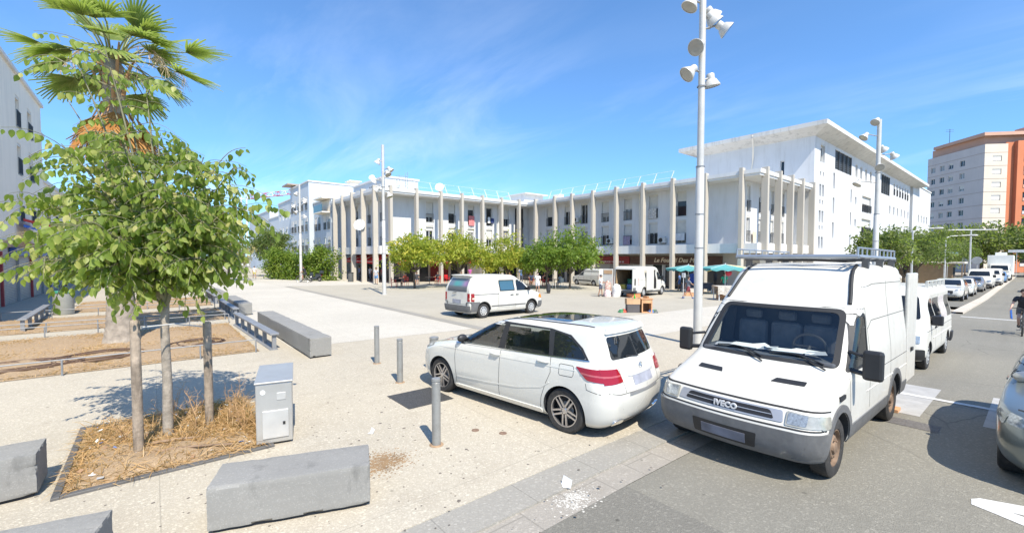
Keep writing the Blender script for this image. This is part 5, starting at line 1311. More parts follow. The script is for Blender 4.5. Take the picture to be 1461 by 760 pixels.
def tower():
    B = thing('tower_block', 'pink and orange apartment tower with loggias beyond the street trees', 'building', -8.4, 139.2, -.74)
    B.matrix_world = Matrix.Translation((-8.4,139.2,-.74))
    u1 = Vector((-.686,.728,0)).normalized(); u2 = Vector((u1.y,-u1.x,0))   # u1: left face goes back; u2: right face goes right
    pink = wall_mat('tower_pink', (.58,.52,.48), .3, (.40,.34,.33)); beige = wall_mat('tower_beige', (.66,.57,.46), .2); orange = wall_mat('tower_orange', (.56,.20,.10), .2); slabm = wall_mat('tower_slab', (.55,.34,.25), .2)
    H = 27.6; fh = 2.8
    lf = Face(u1*15, -u1, B); ops = []
    for k in range(9):
        z = .9+k*fh+.6
        for u in (1.0,3.6,6.0,9.0): ops.append((u,u+1.3,z,z+1.3))
    mb = MB(); lf.wall(mb, 0, 15, 0, H, ops, .2); mb.build('wall', pink, B)
    for q in ops: lf.window(*q, shut=random.choice([0,0,.3,.6]), rail=False, reveal=.2)
    rf = Face((0,0,0), u2, B); ops = []
    for k in range(9): z = 1.5+k*fh; ops.append((1.5,3.3,z,z+1.3))
    mb = MB(); rf.wall(mb, 0, 4.4, 0, H, ops, .2); mb.build('wall', beige, B)
    for q in ops: rf.window(*q, shut=random.choice([0,.3,.9,.9]), rail=False, reveal=.2)
    mb = MB()
    for k in range(10): rf.box(mb, -.02, 4.4, .0, .03, k*fh+.55, k*fh+.62); lf.box(mb, 0, 15, 0, .03, k*fh+.55, k*fh+.62)
    mb.build('floor_line', M('floor_joint', (.35,.27,.22), .8), B)
    rr = Face(u2*4.4-rf.n*(.5), u2, B); mb = MB(); rr.wall(mb, 0, 1.6, 0, H+.4, []); 
    so_ = Face(u2*6.0+rf.n*.3, u2, B); ops = [(1.2,5.4,1.2+k*fh,1.2+k*fh+2.0) for k in range(9)]+[(6.6,10.8,1.2+k*fh,1.2+k*fh+2.0) for k in range(9)]
    so_.wall(mb, 0, 13, 0, H+.5, ops, 1.2); Face(u2*6.0-rf.n*.5, rf.n, B).wall(mb, 0, .8, 0, H+.5, [])
    mb.build('wall', orange, B)
    for k, q in enumerate(ops):
        m = MB(); so_.box(m, q[0], q[1], -1.25, -1.2, q[2], q[3]); o = m.build('loggia', PANE, B)
        m = MB(); so_.box(m, q[0]+.9, q[0]+1.0, -1.2, -1.15, q[2], q[3]); so_.box(m, q[0]+2.6, q[0]+2.75, -1.2, -1.15, q[2], q[3]); m.build('loggia_frame', FRAMEW, o)
        m = MB(); so_.box(m, q[0], q[1], .02, .08, q[2]+.1, q[2]+.75); m.build('loggia_rail', slabm if k % 4 else M('pale_rail', (.55,.50,.46)), o)
    # attic slab set back, sloping side
    m = MB(); P = [tuple((u1*14.5+u2*.6)[:2]), tuple((u1*.3-rf.n*1.2+u2*1.2)[:2]), tuple((u2*20-rf.n*1.2)[:2]), tuple((u2*20+u1*14.5)[:2])]
    m.prism(P, H, H+1.9); m.build('attic', slabm, B)
    m = MB(); P = [tuple((u1*13.5)[:2]), tuple((u1*.2)[:2]), tuple((u2*20)[:2]), tuple((u2*20+u1*13.5)[:2])]
    m.prism(P, H+1.9, H+2.6); m.prism([tuple((u2*9+u1*4)[:2]), tuple((u2*9+u1*1)[:2]), tuple((u2*14+u1*1)[:2]), tuple((u2*14+u1*4)[:2])], H+2.6, H+3.8); m.build('roof', slabm, B)
    m = MB(); q = u1*9; m.tube([(q.x,q.y,H+2.6),(q.x,q.y,H+5.8)], .05, 6)
    for z in (5.2,5.6): m.tube([(q.x-.6,q.y-.5,H+z),(q.x+.6,q.y+.5,H+z)], .03, 5)
    m.build('aerial', RAILM, B)
    m = MB(); Face(u2*20, u1, B).wall(m, 0, 14.5, 0, H, []); m.build('wall', pink, B)
tower()

def shop_row():
    B = thing('shuttered_building', 'cream building with closed roller-shutter shops on the left side of the square', 'building', 0, 0, 0); B.matrix_world = Matrix.Identity(4)
    # facade faces +Y: u runs towards -X
    f = Face((-19,-6,0), (-1,0,0), B); L = 27.4; mb = MB(); ops = []
    for u, w in ((3,1.0),(8,1.0),(13.2,1.0),(19.6,1.0),(22.8,1.3)):
        for z in (4.6,7.4,10.2): ops.append((u,u+w,z,z+1.9))
    f.wall(mb, 0, L, 3.4, 13.3, ops, .25); Face((-46.4,-6,0), (0,-1,0), B).wall(mb, 0, 12, 3.4, 13.3, []); Face((-19,-18,0), (0,1,0), B).wall(mb, 0, 12, 0, 13.3, [])
    mb.build('wall', CREAM, B)
    for q in ops: f.window(*q, shut=random.choice([.2,.5,.9]), rail=q[2] < 9.9 or True, reveal=.25)
    m = MB(); m.box(-46.52,-18.9,-18,-5.85,13.3,13.5); m.build('roof', FASC, B)
    m = MB(); f.box(m, -.1, L+12.5, -.05, .12, 3.05, 3.4); m.build('cornice', M('brown_cornice', (.40,.27,.18), .7), B)
    g = MB(); f.wall(g, 0, L+12.3, -.2, 3.05, [], .2); g.build('shop_wall', SHOPW, B)
    u = .6; i = 0; 
    while u < L+11:
        w = 3.1; m = MB(); f.box(m, u, u+w, .0, .06, -.1, 2.55); m.build('roller_shutter', SHUTM, B)
        m = MB(); f.box(m, u+w+.06, u+w+.20, .02, .16, -.1, 2.8); m.build('shop_post', M('red_post', (.36,.05,.05), .6) if i % 2 else M('grey_post', (.34,.32,.30), .7), B); u += w+.42; i += 1
    m = MB(); f.box(m, 16.5, 31, .04, .3, 2.58, 3.02); m.build('shop_sign', M('blue_sign', (.05,.09,.28), .5), B)
    m = MB(); f.box(m, 27.4, 28.3, .17, .22, .15, 2.3); p = m.build('poster', M('blue_poster', (.08,.14,.45), .5), B)
    m = MB(); f.box(m, 27.48, 28.22, .222, .232, .25, 2.1); m.build('poster_print', M('poster_print', (.65,.45,.45), .5, var=.8, scale=4), p)
    return B
shop_row()
B = thing('shop_building', 'low building with a red upper storey beyond the cream shuttered building', 'building', 0, 0, 0); B.matrix_world = Matrix.Identity(4)
f = Face((-46.6,-6.3,0), (-1,0,0), B); mb = MB(); op = [(3,4.2,5,6.6),(7,8.2,5,6.6)]; f.wall(mb, 0, 12, 3.4, 8.4, op); Face((-58.6,-6.3,0),(0,-1,0),B).wall(mb, 0, 9, 3.4, 8.4, []); mb.build('wall', CREAM, B)
for q in op: f.window(*q, shut=.4)
m = MB(); m.box(-57,-46.6,-14,-7.4,8.4,13.2); m.build('red_storey', wall_mat('red_render', (.55,.12,.07), .2), B)
m = MB(); m.box(-58.8,-46.6,-15.3,-6.2,8.2,8.5); m.box(-57.2,-46.6,-14.2,-7.2,13.2,13.4); m.build('roof', FASC, B)
t = thing('parasol', 'folded awning in yellow, blue and red above the closed shops', 'awning', 0, 0, 0); t.matrix_world = Matrix.Identity(4)
for i, c in enumerate([(.70,.45,.05),(.06,.15,.5),(.60,.06,.05)]):
    m = MB(); m.add([(-37.5,-5.7,3.9+.35*i),(-41.5,-5.7,3.9+.35*i),(-41.2,-4.6,3.55+.35*i),(-37.8,-4.6,3.55+.35*i),(-37.5,-5.7,4.05+.35*i),(-41.5,-5.7,4.05+.35*i),(-41.2,-4.6,3.7+.35*i),(-37.8,-4.6,3.7+.35*i)], [(3,2,1,0),(4,5,6,7),(0,1,5,4),(1,2,6,5),(2,3,7,6),(3,0,4,7)])
    m.build('canvas', M('awning_%s' % ['yellow','blue','red'][i], c, .8), t)
# crane jib far behind
t = thing('crane', 'red and white lattice crane jib rising beyond the white blocks', 'crane', -165, 30, -.74); t.matrix_world = Matrix.Translation((-165,30,-.74))
d = Vector((21.3,10.1,0)).normalized()
for i in range(9):
    m = MB(); a = d*(i*3.2-12); b = d*(i*3.2-8.8+.02); n = Vector((-d.y,d.x,0))*.6; z = 23.2+i*.05
    tri = lambda p, q: [(p+n+Vector((0,0,z)), q+n+Vector((0,0,z))), (p-n+Vector((0,0,z)), q-n+Vector((0,0,z))), (p+Vector((0,0,z+1.3)), q+Vector((0,0,z+1.3)))]
    for p, q in tri(a, b): m.tube([p, q], .12, 5)
    mid_ = (a+b)/2
    for p, q in ((a+n,mid_),(a-n,mid_)): m.tube([p+Vector((0,0,z)), mid_+Vector((0,0,z+1.3))], .07, 5); m.tube([mid_+Vector((0,0,z+1.3)), (b+n if p.x == (a+n).x else b-n)+Vector((0,0,z))], .07, 5)
    m.build('jib_section', M('crane_red', (.60,.10,.09), .6) if i % 2 else M('crane_white', (.75,.74,.72), .6), t)
m = MB(); q = d*-12
for sx in (-.8,.8):
    for sy in (-.8,.8): m.tube([(q.x+sx,q.y+sy,0),(q.x+sx,q.y+sy,24)], .12, 5)
m.build('mast', M('crane_white', (.75,.74,.72)), t)
# ------------------------------------------------------------------ vegetation
BARK = M('grey_bark', (.30,.26,.21), .9, var=.3, scale=12, bmp=.8, bscale=40); BARKD = M('dark_bark', (.12,.095,.07), .9, var=.3, scale=10, bmp=.6)
LEAF_A = leafmat('broad_leaf', (.075,.125,.026), (.225,.30,.055), (.55,.50,.20), .5, .45)
LEAF_P = leafmat('plaza_leaf', (.15,.22,.03), (.40,.42,.055), (.64,.48,.09), .5)
LEAF_G = leafmat('green_leaf', (.08,.155,.025), (.17,.25,.04), (.31,.34,.07), .5)
LEAF_D = leafmat('dark_leaf', (.045,.08,.028), (.115,.145,.055), (.25,.245,.11), .45)
LEAF_H = leafmat('hedge_leaf', (.06,.12,.02), (.15,.23,.03), (.32,.36,.07), .4)
def leaves(pos, nrm_bias, size, seed, droop=.3, asp=1.9, cols=None):
    """numpy cloud of folded leaves; returns verts, faces, per-face shade"""
    r = np.random.default_rng(seed); n = len(pos)
    d = r.normal(size=(n,3)); d[:,2] -= droop*1.5; d /= np.linalg.norm(d, axis=1)[:,None]
    s = r.normal(size=(n,3)); s[:,2] *= .4; s -= (s*d).sum(1)[:,None]*d; s /= np.linalg.norm(s, axis=1)[:,None]
    nn = np.cross(d, s); L = size*r.uniform(.65,1.25,n)[:,None]; w = L/asp/2
    p0 = pos; p1 = pos+d*L*.5+s*w+nn*w*.35; p2 = pos+d*L-nn*L*.12; p3 = pos+d*L*.5-s*w+nn*w*.35
    v = np.stack([p0,p1,p2,p3], 1).reshape(-1,3); i = np.arange(n)*4
    f = np.concatenate([np.stack([i,i+1,i+2],1), np.stack([i,i+2,i+3],1)])
    c = cols if cols is not None else np.clip(r.normal(.45,.2,n),0,1)
    return v, f, np.concatenate([c,c])
def mesh_np(name, v, f, c, mat, parent=None):
    me = bpy.data.meshes.new(name); nv, nf = len(v), len(f); k = f.shape[1]
    me.vertices.add(nv); me.vertices.foreach_set('co', np.ascontiguousarray(v, dtype=np.float32).ravel())
    me.loops.add(nf*k); me.loops.foreach_set('vertex_index', np.ascontiguousarray(f, dtype=np.int32).ravel())
    me.polygons.add(nf); me.polygons.foreach_set('loop_start', np.arange(nf, dtype=np.int32)*k)
    me.update(calc_edges=True); me.validate()
    a = me.attributes.new('leaf', 'FLOAT', 'FACE'); a.data.foreach_set('value', np.asarray(c, dtype=np.float32))
    me.materials.append(mat); o = bpy.data.objects.new(name, me); COL.objects.link(o)
    if parent is not None: o.parent = parent
    return o
def crown_pts(lobes, n, seed, shell=.5):
    """points in clumps scattered through ellipsoid lobes: (cx,cy,cz,rx,ry,rz)"""
    r = np.random.default_rng(seed); vol = np.array([l[3]*l[4]*l[5] for l in lobes])**.7; vol /= vol.sum(); P = []; C = []
    for l, w in zip(lobes, vol):
        k = max(4, int(n*w/26)); u = r.normal(size=(k,3)); u /= np.linalg.norm(u, axis=1)[:,None]
        rad = r.uniform(shell,1.05,k)[:,None]; cen = np.array(l[:3])+u*rad*np.array(l[3:6])
        for c in cen:
            m = int(r.integers(14,40)); cs = r.uniform(.14,.30)*np.mean(l[3:6])
            P.append(c+r.normal(size=(m,3))*np.array([cs,cs,cs*.6])); C.append(np.clip(r.normal(r.normal(.42,.14),.13,m),0,1))
    return np.concatenate(P), np.concatenate(C)
def tree(name, label, x, y, h, lobes, n, size, mat, trunk_r, trunk_h, seed, bark=BARKD, group=None, shell=.45, cat='tree', asp=1.9, droop=.3):
    t = thing(name, label, cat, x, y, None, group=group); r = random.Random(seed); m = MB()
    lean = (r.uniform(-.15,.15), r.uniform(-.15,.15)); top = Vector((lean[0],lean[1],trunk_h))
    m.tube([(0,0,-.1),(0,0,.15),(lean[0]*.4,lean[1]*.4,trunk_h*.5),top], [trunk_r*1.35,trunk_r*1.05,trunk_r*.9,trunk_r*.8], 10)
    o = m.build('trunk', bark, t, smooth=60); m = MB()
    for l in lobes:
        for k in range(2):
            e = Vector((l[0]+r.uniform(-.4,.4)*l[3], l[1]+r.uniform(-.4,.4)*l[4], l[2]+r.uniform(-.3,.5)*l[5])); md = top.lerp(e, .5)+Vector((r.uniform(-.2,.2),r.uniform(-.2,.2),r.uniform(0,.3)))
            m.tube([top-Vector((0,0,.15)), md, e], [trunk_r*.55,trunk_r*.35,trunk_r*.1], 6)
    m.build('limbs', bark, o, smooth=60)
    P, C = crown_pts(lobes, n, seed, shell); v, f, c = leaves(P, 0, size, seed, droop, asp, C)
    mesh_np('crown', v, f, c, mat, t); return t
def lob(r, n, R, zc, H, flat=.75, rr=(.45,.65)):
    out = []
    for i in range(n):
        a = 2*pi*i/n+r.uniform(-.4,.4); d = R*r.uniform(.45,.75); s = R*r.uniform(*rr)
        out.append((cos(a)*d, sin(a)*d, zc+r.uniform(-.35,.35)*H, s, s, s*flat))
    out.append((0,0,zc+H*.35,R*.6,R*.6,R*.5)); return out
# four plaza trees in front of the arcade
for i, (x, y, h, R, zc, lab, mt) in enumerate([
    (-34.7,17.6,5.2,2.5,2.95,'yellowing plaza tree beside the red cafe tables, first from the lamp post',LEAF_P),
    (-35.1,22.4,5.8,3.0,3.15,'broad yellow-green plaza tree above the small van with the iridescent window',LEAF_P),
    (-32.9,26.6,5.4,2.9,3.1,'yellow-green plaza tree behind the roof of the small white van',LEAF_P),
    (-28.7,27.7,5.2,2.1,3.0,'slim green plaza tree squeezed between the yellow-green one and the largest green one',LEAF_G),
    (-27.9,30.0,6.2,3.0,3.4,'largest dark green plaza tree beside the delivery van with the side strip',LEAF_G)]):
    r = random.Random(40+i)
    tree('plaza_tree', lab, x, y, h, lob(r, 7, R, zc, 2.0, .62, (.34,.66)), int(4500*R/2.5), .34, mt, .10, 1.5, 50+i, group='trees on the square', asp=2.6, droop=.45)
# street trees at the right, beyond the vans
for i, (x, y, R, zc, n, lab, trh, mt) in enumerate([
    (-8.2,45.5,2.3,3.9,3800,'green street tree directly behind the lamp post and the open van door',1.6,LEAF_D),
    (-8.4,56,3.0,4.2,4600,'bushy green street tree to the right of the lamp post',1.5,LEAF_D),
    (-9.0,68,3.3,4.3,4400,'green street tree above the white sport utility car',2.0,LEAF_D),
    (-9.0,84,3.6,4.2,4200,'street tree near the small kiosk beyond the parked cars',2.0,LEAF_D)]):
    r = random.Random(70+i); tree('street_tree', lab, x, y, 6, lob(r, 7, R, zc, 2.2, .75), n, .30, mt, .16, trh, 80+i, group='trees along the street', asp=2.2)
for i, (x, y, R, zc, lab) in enumerate([(-11,104,5.2,4.8,'dark round tree below the tower, left end of the dark tree line'),(-6.5,110,5.6,5.2,'dark round tree in the tree line below the pink wall of the tower'),(-1.5,114,6.0,5.6,'dark tree in the tree line behind the box truck'),(5,116,6.2,6.2,'tall dark tree at the right end of the tree line'),(12,112,6.2,6.0,'dark tree past the right end of the street')]):
    r = random.Random(90+i); tree('dark_tree', lab, x, y, 9, lob(r, 8, R, zc, 4, .8), 4200, .55, LEAF_D, .28, 3, 100+i, group='dark trees below the tower')
# hedge and tree by the white blocks
t = thing('hedge', 'tall loose green hedge growing along the pedestrian street in front of the white blocks', 'hedge', -53, 13.4); P = []; C = []
r = np.random.default_rng(5)
for k in range(330):
    s = r.uniform(0,1); cx, cy = -6.4+s*7.5+r.normal()*.3, -2.6+s*5.0+r.uniform(-.7,1.1); cz = r.uniform(.1,3.2+.45*sin(s*9)); m = int(r.integers(26,54))
    P.append(np.array([cx,cy,cz])+r.normal(size=(m,3))*.30); C.append(np.clip(r.normal(r.normal(.5,.15),.15,m),0,1))
v, f, c = leaves(np.concatenate(P), 0, .27, 6, .2, 1.8, np.concatenate(C)); mesh_np('foliage', v, f, c, LEAF_H, t)
m = MB()
for k in range(14): s = k/13; m.tube([(-6.2+s*7.2,-2.3+s*4.8,0),(-6.2+s*7.2+.2,-2.2+s*4.8,1.8)], [.04,.015], 5)
m.build('stems', BARKD, t)
r = random.Random(31); tree('broad_tree', 'dark green tree standing at the far end of the hedge', -68.5, 13.0, 7, lob(r, 7, 3.1, 4.0, 3.4, .9), 5200, .34, LEAF_D, .2, 2, 32)
r = random.Random(33); tree('dry_tree', 'pale yellowing tree seen through the leaves beside the far concrete benches', -56.5, 6.4, 5, lob(r, 6, 1.9, 3.4, 2.8, .9), 2600, .28, leafmat('dry_leaf', (.16,.15,.05), (.34,.29,.12), (.52,.42,.22), .3), .14, 1.6, 34)

# ---- foreground tree: long drooping twigs with big hanging leaves ---------------------------
def front_tree():
    bx, by = -7.61, .11
    t = thing('street_tree', 'young broad-leaved tree with drooping leaves, tied between two wooden stakes in the dry bed', 'tree', bx, by, 0)
    R3 = Vector((.636,.772,0)); Fw = Vector((-.772,.636,0)); rs = random.Random(12)
    def P(a, d, z): return R3*a+Fw*d+Vector((0,0,z))
    m = MB(); m.tube([(0,0,-.05),(0,0,.1),P(.01,0,.8),P(-.02,.02,1.5),P(.0,.03,2.05)], [.075,.062,.055,.05,.045], 12)
    tr = m.build('trunk', BARK, t, smooth=60)
    br = MB(); twigs = []
    ends = []
    # (a, d, z) targets in the plane facing the square: crown is wide to the left, open at the top
    spec = [(-1.2,.1,3.55),(-.9,-.5,3.9),(-.45,.5,4.2),(-.2,-.4,4.05),(.25,.3,3.9),(.7,0,3.85),(1.0,.2,3.75),(.55,-.5,3.35),(-.6,-.7,3.0),(-1.35,.3,2.95),(-1.75,-.1,3.3),(.3,.7,3.1),(-.3,.9,3.2),(.95,-.2,2.95),(-.95,.8,3.4),(.1,-.9,2.8),(-.6,.1,4.75),(-.95,.2,4.95),(-1.0,-.2,5.2),(-.55,-.2,5.3),(-.35,.2,5.0),(-1.35,0,4.7),(1.12,.1,3.2),(-1.9,0,2.85),(-1.1,.3,2.45),(-.3,-.6,2.35),(.35,.4,2.4),(.85,-.1,2.45),(-1.6,-.3,2.5),(-.6,.7,2.4),(.1,.1,2.6),(.6,.3,2.8),(-.9,-.4,2.7)]
    for k, (a, d, z) in enumerate(spec):
        a = a*.88-.02; z = z if z < 4.4 else z-.1
        s = Vector(P(0,0.02,1.75+.25*rs.random())); e = P(a,d,z); up = .55+.4*rs.random()
        md = s.lerp(e,.45)+Vector((0,0,up*.35)); q = s.lerp(e,.75)+Vector((0,0,up*.22))
        br.tube([s, s.lerp(md,.5)+Vector((0,0,.06)), md, q, e], [.026,.020,.015,.010,.005], 6)
        line = [md, q, e]; ends.append(e)
        nt_ = 31 if z < 4.4 else 10
        for j in range(nt_):
            u = rs.random(); st = md.lerp(e, u) if rs.random() < .75 else s.lerp(md, .4+.6*rs.random())
            an = rs.uniform(0, 2*pi); ln = rs.uniform(.30,.78); dr = Vector((cos(an),sin(an),rs.uniform(-.15,.7)))
            pts = []; p = Vector(st)
            for i in range(6):
                pts.append(p.copy()); p = p+dr.normalized()*ln/5; dr.z -= .24
            br.tube(pts, [.006,.005,.004,.0035,.003,.0025], 5, cap=False); twigs.append(pts)
    # a few long shoots as in the photograph
    for a0, z0, a1, z1, d in ((-1.3,3.1,-2.35,3.25,.1),(-1.2,2.6,-2.2,2.45,-.1),(.6,3.6,1.1,4.0,.1),(.7,3.4,1.12,3.2,0),(.8,2.6,1.08,2.2,.1),(.6,2.5,1.0,2.05,-.2),(-.4,2.3,-.75,1.75,.2),(.3,2.2,.6,1.7,-.1),(-1.0,2.3,-1.35,1.75,-.2),(.1,2.2,.05,1.65,.3),(-1.5,2.3,-1.8,1.9,.2),(-.1,2.2,-.35,1.75,-.4),(-1.3,3.9,-2.0,3.9,.2),(-1.5,2.5,-2.3,2.2,.2),(-1.1,5.0,-1.75,5.15,0),(-.3,4.9,.25,4.75,.1)):
        pts = [P(a0+(a1-a0)*i/8, d, z0+(z1-z0)*i/8+.12*sin(pi*i/8)) for i in range(9)]; br.tube([P(a0*.5,d,z0-.25)]+pts, [.010]+[.008-.0006*i for i in range(9)], 5); twigs.append(pts)
    br.build('branches', M('green_twig', (.20,.19,.11), .8, var=.2), tr, smooth=60)
    V = []; Fc = []; C = []; rn = rs
    # heart-shaped leaf outline folded along its midrib
    half = [(0,0),(.30,.10),(.46,.34),(.40,.62),(.20,.86),(0,1.05)]
    def leaf(o, d, s, L, shade):
        d = d.normalized(); s = (s-d*s.dot(d)).normalized(); n = d.cross(s); b = len(V)
        cup = rn.uniform(.1,.30); curl = rn.uniform(.05,.3)
        mid = [(0,y) for _, y in half]
        for x, y in half: V.append(o+d*(y*L)+s*0-n*(curl*L*y*y*.5))
        for sg in (1,-1):
            for x, y in half[1:-1]: V.append(o+d*(y*L)+s*(sg*x*L*.74)+n*(cup*x*L)-n*(curl*L*y*y*.5))
        k = len(half)
        for sg, off in ((1,k),(-1,k+4)):
            e = [b]+[b+off+i for i in range(4)]+[b+k-1]
            for i in range(k-1):
                q = [b+i, e[i], e[i+1], b+i+1] if sg > 0 else [b+i, b+i+1, e[i+1], e[i]]
                q2 = []
                for w_ in q:
                    if w_ not in q2: q2.append(w_)
                Fc.append(tuple(q2)); C.append(shade)
    for pts in twigs:
        tot = sum((b-a).length for a, b in zip(pts, pts[1:])); n = max(3, int(tot/.043)); dry = rn.random() < .03
        for i in range(n):
            if rn.random() < .07: continue
            u = (i+.5)/n*(len(pts)-1); k = min(int(u), len(pts)-2); p = pts[k].lerp(pts[k+1], u-k); ax = (pts[k+1]-pts[k]).normalized()
            sd = ax.cross(Vector((0,0,1))); sd = sd.normalized() if sd.length > .05 else Vector((1,0,0)); sg = 1 if i % 2 else -1
            d = Vector((0,0,-1))*rn.uniform(.9,2.2)+sd*sg*rn.uniform(.3,1.0)+ax*rn.uniform(-.1,.6)+Vector((rn.gauss(0,.25),rn.gauss(0,.25),0))
            pe = p+d.normalized()*rn.uniform(.015,.035); s = ax+Vector((rn.gauss(0,.5),rn.gauss(0,.5),rn.gauss(0,.3)))
            leaf(pe, d, s, rn.uniform(.055,.125), min(1, max(0, (rn.gauss(.85,.1) if dry else rn.gauss(.44,.21)))))
    me = MB(); me.v = [tuple(v) for v in V]; me.f = Fc; me.m = [0]*len(Fc); me.build('crown', LEAF_A, t, attr=np.array(C, dtype=np.float32), smooth=80)
    return t
front_tree()

# ---- palm -----------------------------------------------------------------------------------
def palm():
    t = thing('palm_tree', 'tall fan palm with a swollen grey trunk and a skirt of dead orange fronds', 'palm tree', -17.3, -.75, 0)
    rs = random.Random(5); m = MB(); prof = [(.52,-.1),(.42,.12),(.36,.5),(.32,1.1),(.29,2.2),(.28,3.4),(.27,4.6),(.26,5.4),(.25,6.4),(.24,8.0),(.1,8.5)]
    pr = []
    for (r0,h0),(r1,h1) in zip(prof, prof[1:]):
        k = max(1, int((h1-h0)/.07))
        for i in range(k): s = i/k; pr.append((r0+(r1-r0)*s+(.012 if len(pr) % 2 else -.008), h0+(h1-h0)*s))
    m.lathe(pr, 28); m.build('trunk', M('palm_trunk', (.30,.255,.205), .95, var=.3, scale=6, bmp=.8, bscale=25), t, smooth=70)
    GR = leafmat('palm_leaf', (.09,.15,.04), (.22,.28,.075), (.48,.47,.20), .42, .4); DD = leafmat('dead_palm_leaf', (.22,.085,.02), (.40,.17,.04), (.55,.33,.12), .2, .7)
    PET = M('palm_stalk', (.20,.22,.07), .5, var=.2); PETD = M('dead_stalk', (.36,.20,.09), .8, var=.2)
    def fan(az, el, plen, fr, mat, pet, droop, name, seg=20, z=8.2, spread=2.5, jit=.1, r0=.2):
        d = Vector((cos(az)*cos(el), sin(az)*cos(el), sin(el))); o = Vector((cos(az)*r0, sin(az)*r0, z)); pts = []; p = o.copy(); v = d.copy()
        for i in range(7): pts.append(p.copy()); p += v.normalized()*plen/6; v.z -= droop*.09
        mm = MB(); mm.tube(pts, [.035,.028,.022,.02,.018,.016,.014], 6); hub = pts[-1]; ax = (pts[-1]-pts[-2]).normalized(); sd = ax.cross(Vector((0,0,1)))
        sd = sd.normalized() if sd.length > .05 else Vector((-sin(az),cos(az),0)); up = sd.cross(ax)
        fmb = MB(); cols = []
        for k in range(seg):
            th = (k/(seg-1)-.5)*spread; L = fr*(1-.22*abs(th/spread*2)**2)*rs.uniform(.72,1.08); dd = (ax*cos(th)+sd*sin(th)+up*(.10+.15*cos(th)*0)).normalized(); ws = L*spread/seg*.62
            q = hub.copy(); prev = None; sid = (sd*cos(th)-ax*sin(th)).normalized(); vv = dd.copy(); fold = up*ws*.35
            for i in range(6):
                s = i/5; w = ws*(.25+1.0*s if s < .5 else .60*(1-(s-.5)*1.1))*.95; w = max(w,.003)
                cur = (q-sid*w/1+Vector((0,0,0)), q+up*w*.5, q+sid*w)
                if prev: 
                    b = list(prev)+list(cur); fmb.add(b, [(0,1,4,3),(1,2,5,4)]); sh = min(1,max(0,rs.gauss(.45,.12)+.15*(i == 5))); cols += [sh,sh]
                prev = cur; q = q+vv.normalized()*L/5; vv.z -= droop*(.02+.16*s*s*s*2)
        st = mm.build(name+'_stalk', pet, t, smooth=60) ; fmb.build(name, mat, st, attr=np.array(cols, dtype=np.float32))
    for k in range(30):
        fan(k*2.399+rs.uniform(-.2,.2), radians(rs.choice([80,70,58,46,32,15,0,-18])+rs.uniform(-6,6)), rs.uniform(.7,1.35), rs.uniform(.8,1.1), GR, PET, rs.uniform(1.1,2.1), 'frond')
    for az, el, pl in ((radians(215),-.1,1.3),(radians(60),.05,1.5),(radians(40),-.35,1.2),(radians(232),.45,1.8),(radians(70),.5,1.7),(radians(130),.9,1.5)):
        fan(az, el, pl, 1.2, GR, PET, .9, 'frond')
    for k in range(22):
        fan(k*2.399, radians(-58+rs.uniform(-10,8)), rs.uniform(.45,.8), rs.uniform(.75,1.05), DD, PETD, .5, 'dead_frond', seg=14, z=6.85+rs.uniform(-.5,.35), spread=1.5, r0=.25)
    m = MB()
    for k in range(9):   # dead flower stalks and boot stubs
        a = k*2.399; b = Vector((cos(a)*.26,sin(a)*.26,6.9+.1*k)); m.tube([b, b+Vector((cos(a)*.1,sin(a)*.1,.5)), b+Vector((cos(a)*.25,sin(a)*.25,.9))], [.045,.035,.02], 6)
    m.build('boots', PETD, t, smooth=60)
    m = MB()
    for k, az in enumerate((radians(45),radians(75),radians(225),radians(150))):
        p = Vector((0,0,7.95)); v = Vector((cos(az)*.7,sin(az)*.7,1)); pts = []
        for i in range(9): pts.append(p.copy()); p += v.normalized()*.27; v.z -= .28
        m.tube(pts, .014, 5)
        for i in range(60):
            q = pts[rs.randint(4,8)]; m.tube([q, q+Vector((rs.gauss(0,.12),rs.gauss(0,.12),rs.uniform(-.5,-.05)))], .005, 3, cap=False)
    m.build('flower_stalks', M('straw_stalk', (.55,.42,.26), .8, var=.2), t)
palm()

# ------------------------------------------------------------------ planting beds
STRAW = leafmat('dry_straw', (.27,.145,.06), (.48,.29,.13), (.62,.44,.25), .25, .8)
def straw(name, label, x0, x1, y0, y1, n, hmax, seed, clumps=None, z=.02):
    r = np.random.default_rng(seed); P = np.stack([r.uniform(x0,x1,n), r.uniform(y0,y1,n), np.full(n,z)],1)
    if clumps:
        k = int(n*.45)
        for i in range(k):
            c = clumps[r.integers(len(clumps))]; P[i,0] = np.clip(c[0]+r.normal()*c[2],x0,x1); P[i,1] = np.clip(c[1]+r.normal()*c[2],y0,y1)
    d = r.normal(size=(n,3)); d[:,2] = np.abs(r.normal(size=n))*.55+.02; d /= np.linalg.norm(d,axis=1)[:,None]
    L = (hmax*r.uniform(.25,1.0,n)**1.6)[:,None]; s = np.cross(d, r.normal(size=(n,3))); s /= np.linalg.norm(s,axis=1)[:,None]; w = .0045
    m_ = P+d*L*.55; e = P+d*L; e[:,2] -= L[:,0]*.22; e[:,2] = np.maximum(e[:,2], z+.004)
    v = np.stack([P-s*w,P+s*w,m_+s*w*.8,m_-s*w*.8,e+s*w*.2,e-s*w*.2],1).reshape(-1,3); i = np.arange(n)*6
    f = np.concatenate([np.stack([i,i+1,i+2,i+3],1),np.stack([i+3,i+2,i+4,i+5],1)]); c = np.clip(r.normal(.5,.25,n),0,1)
    o = mesh_np(name, v, f, np.concatenate([c,c]), STRAW); return tag(o, label, 'grass', kind='stuff')
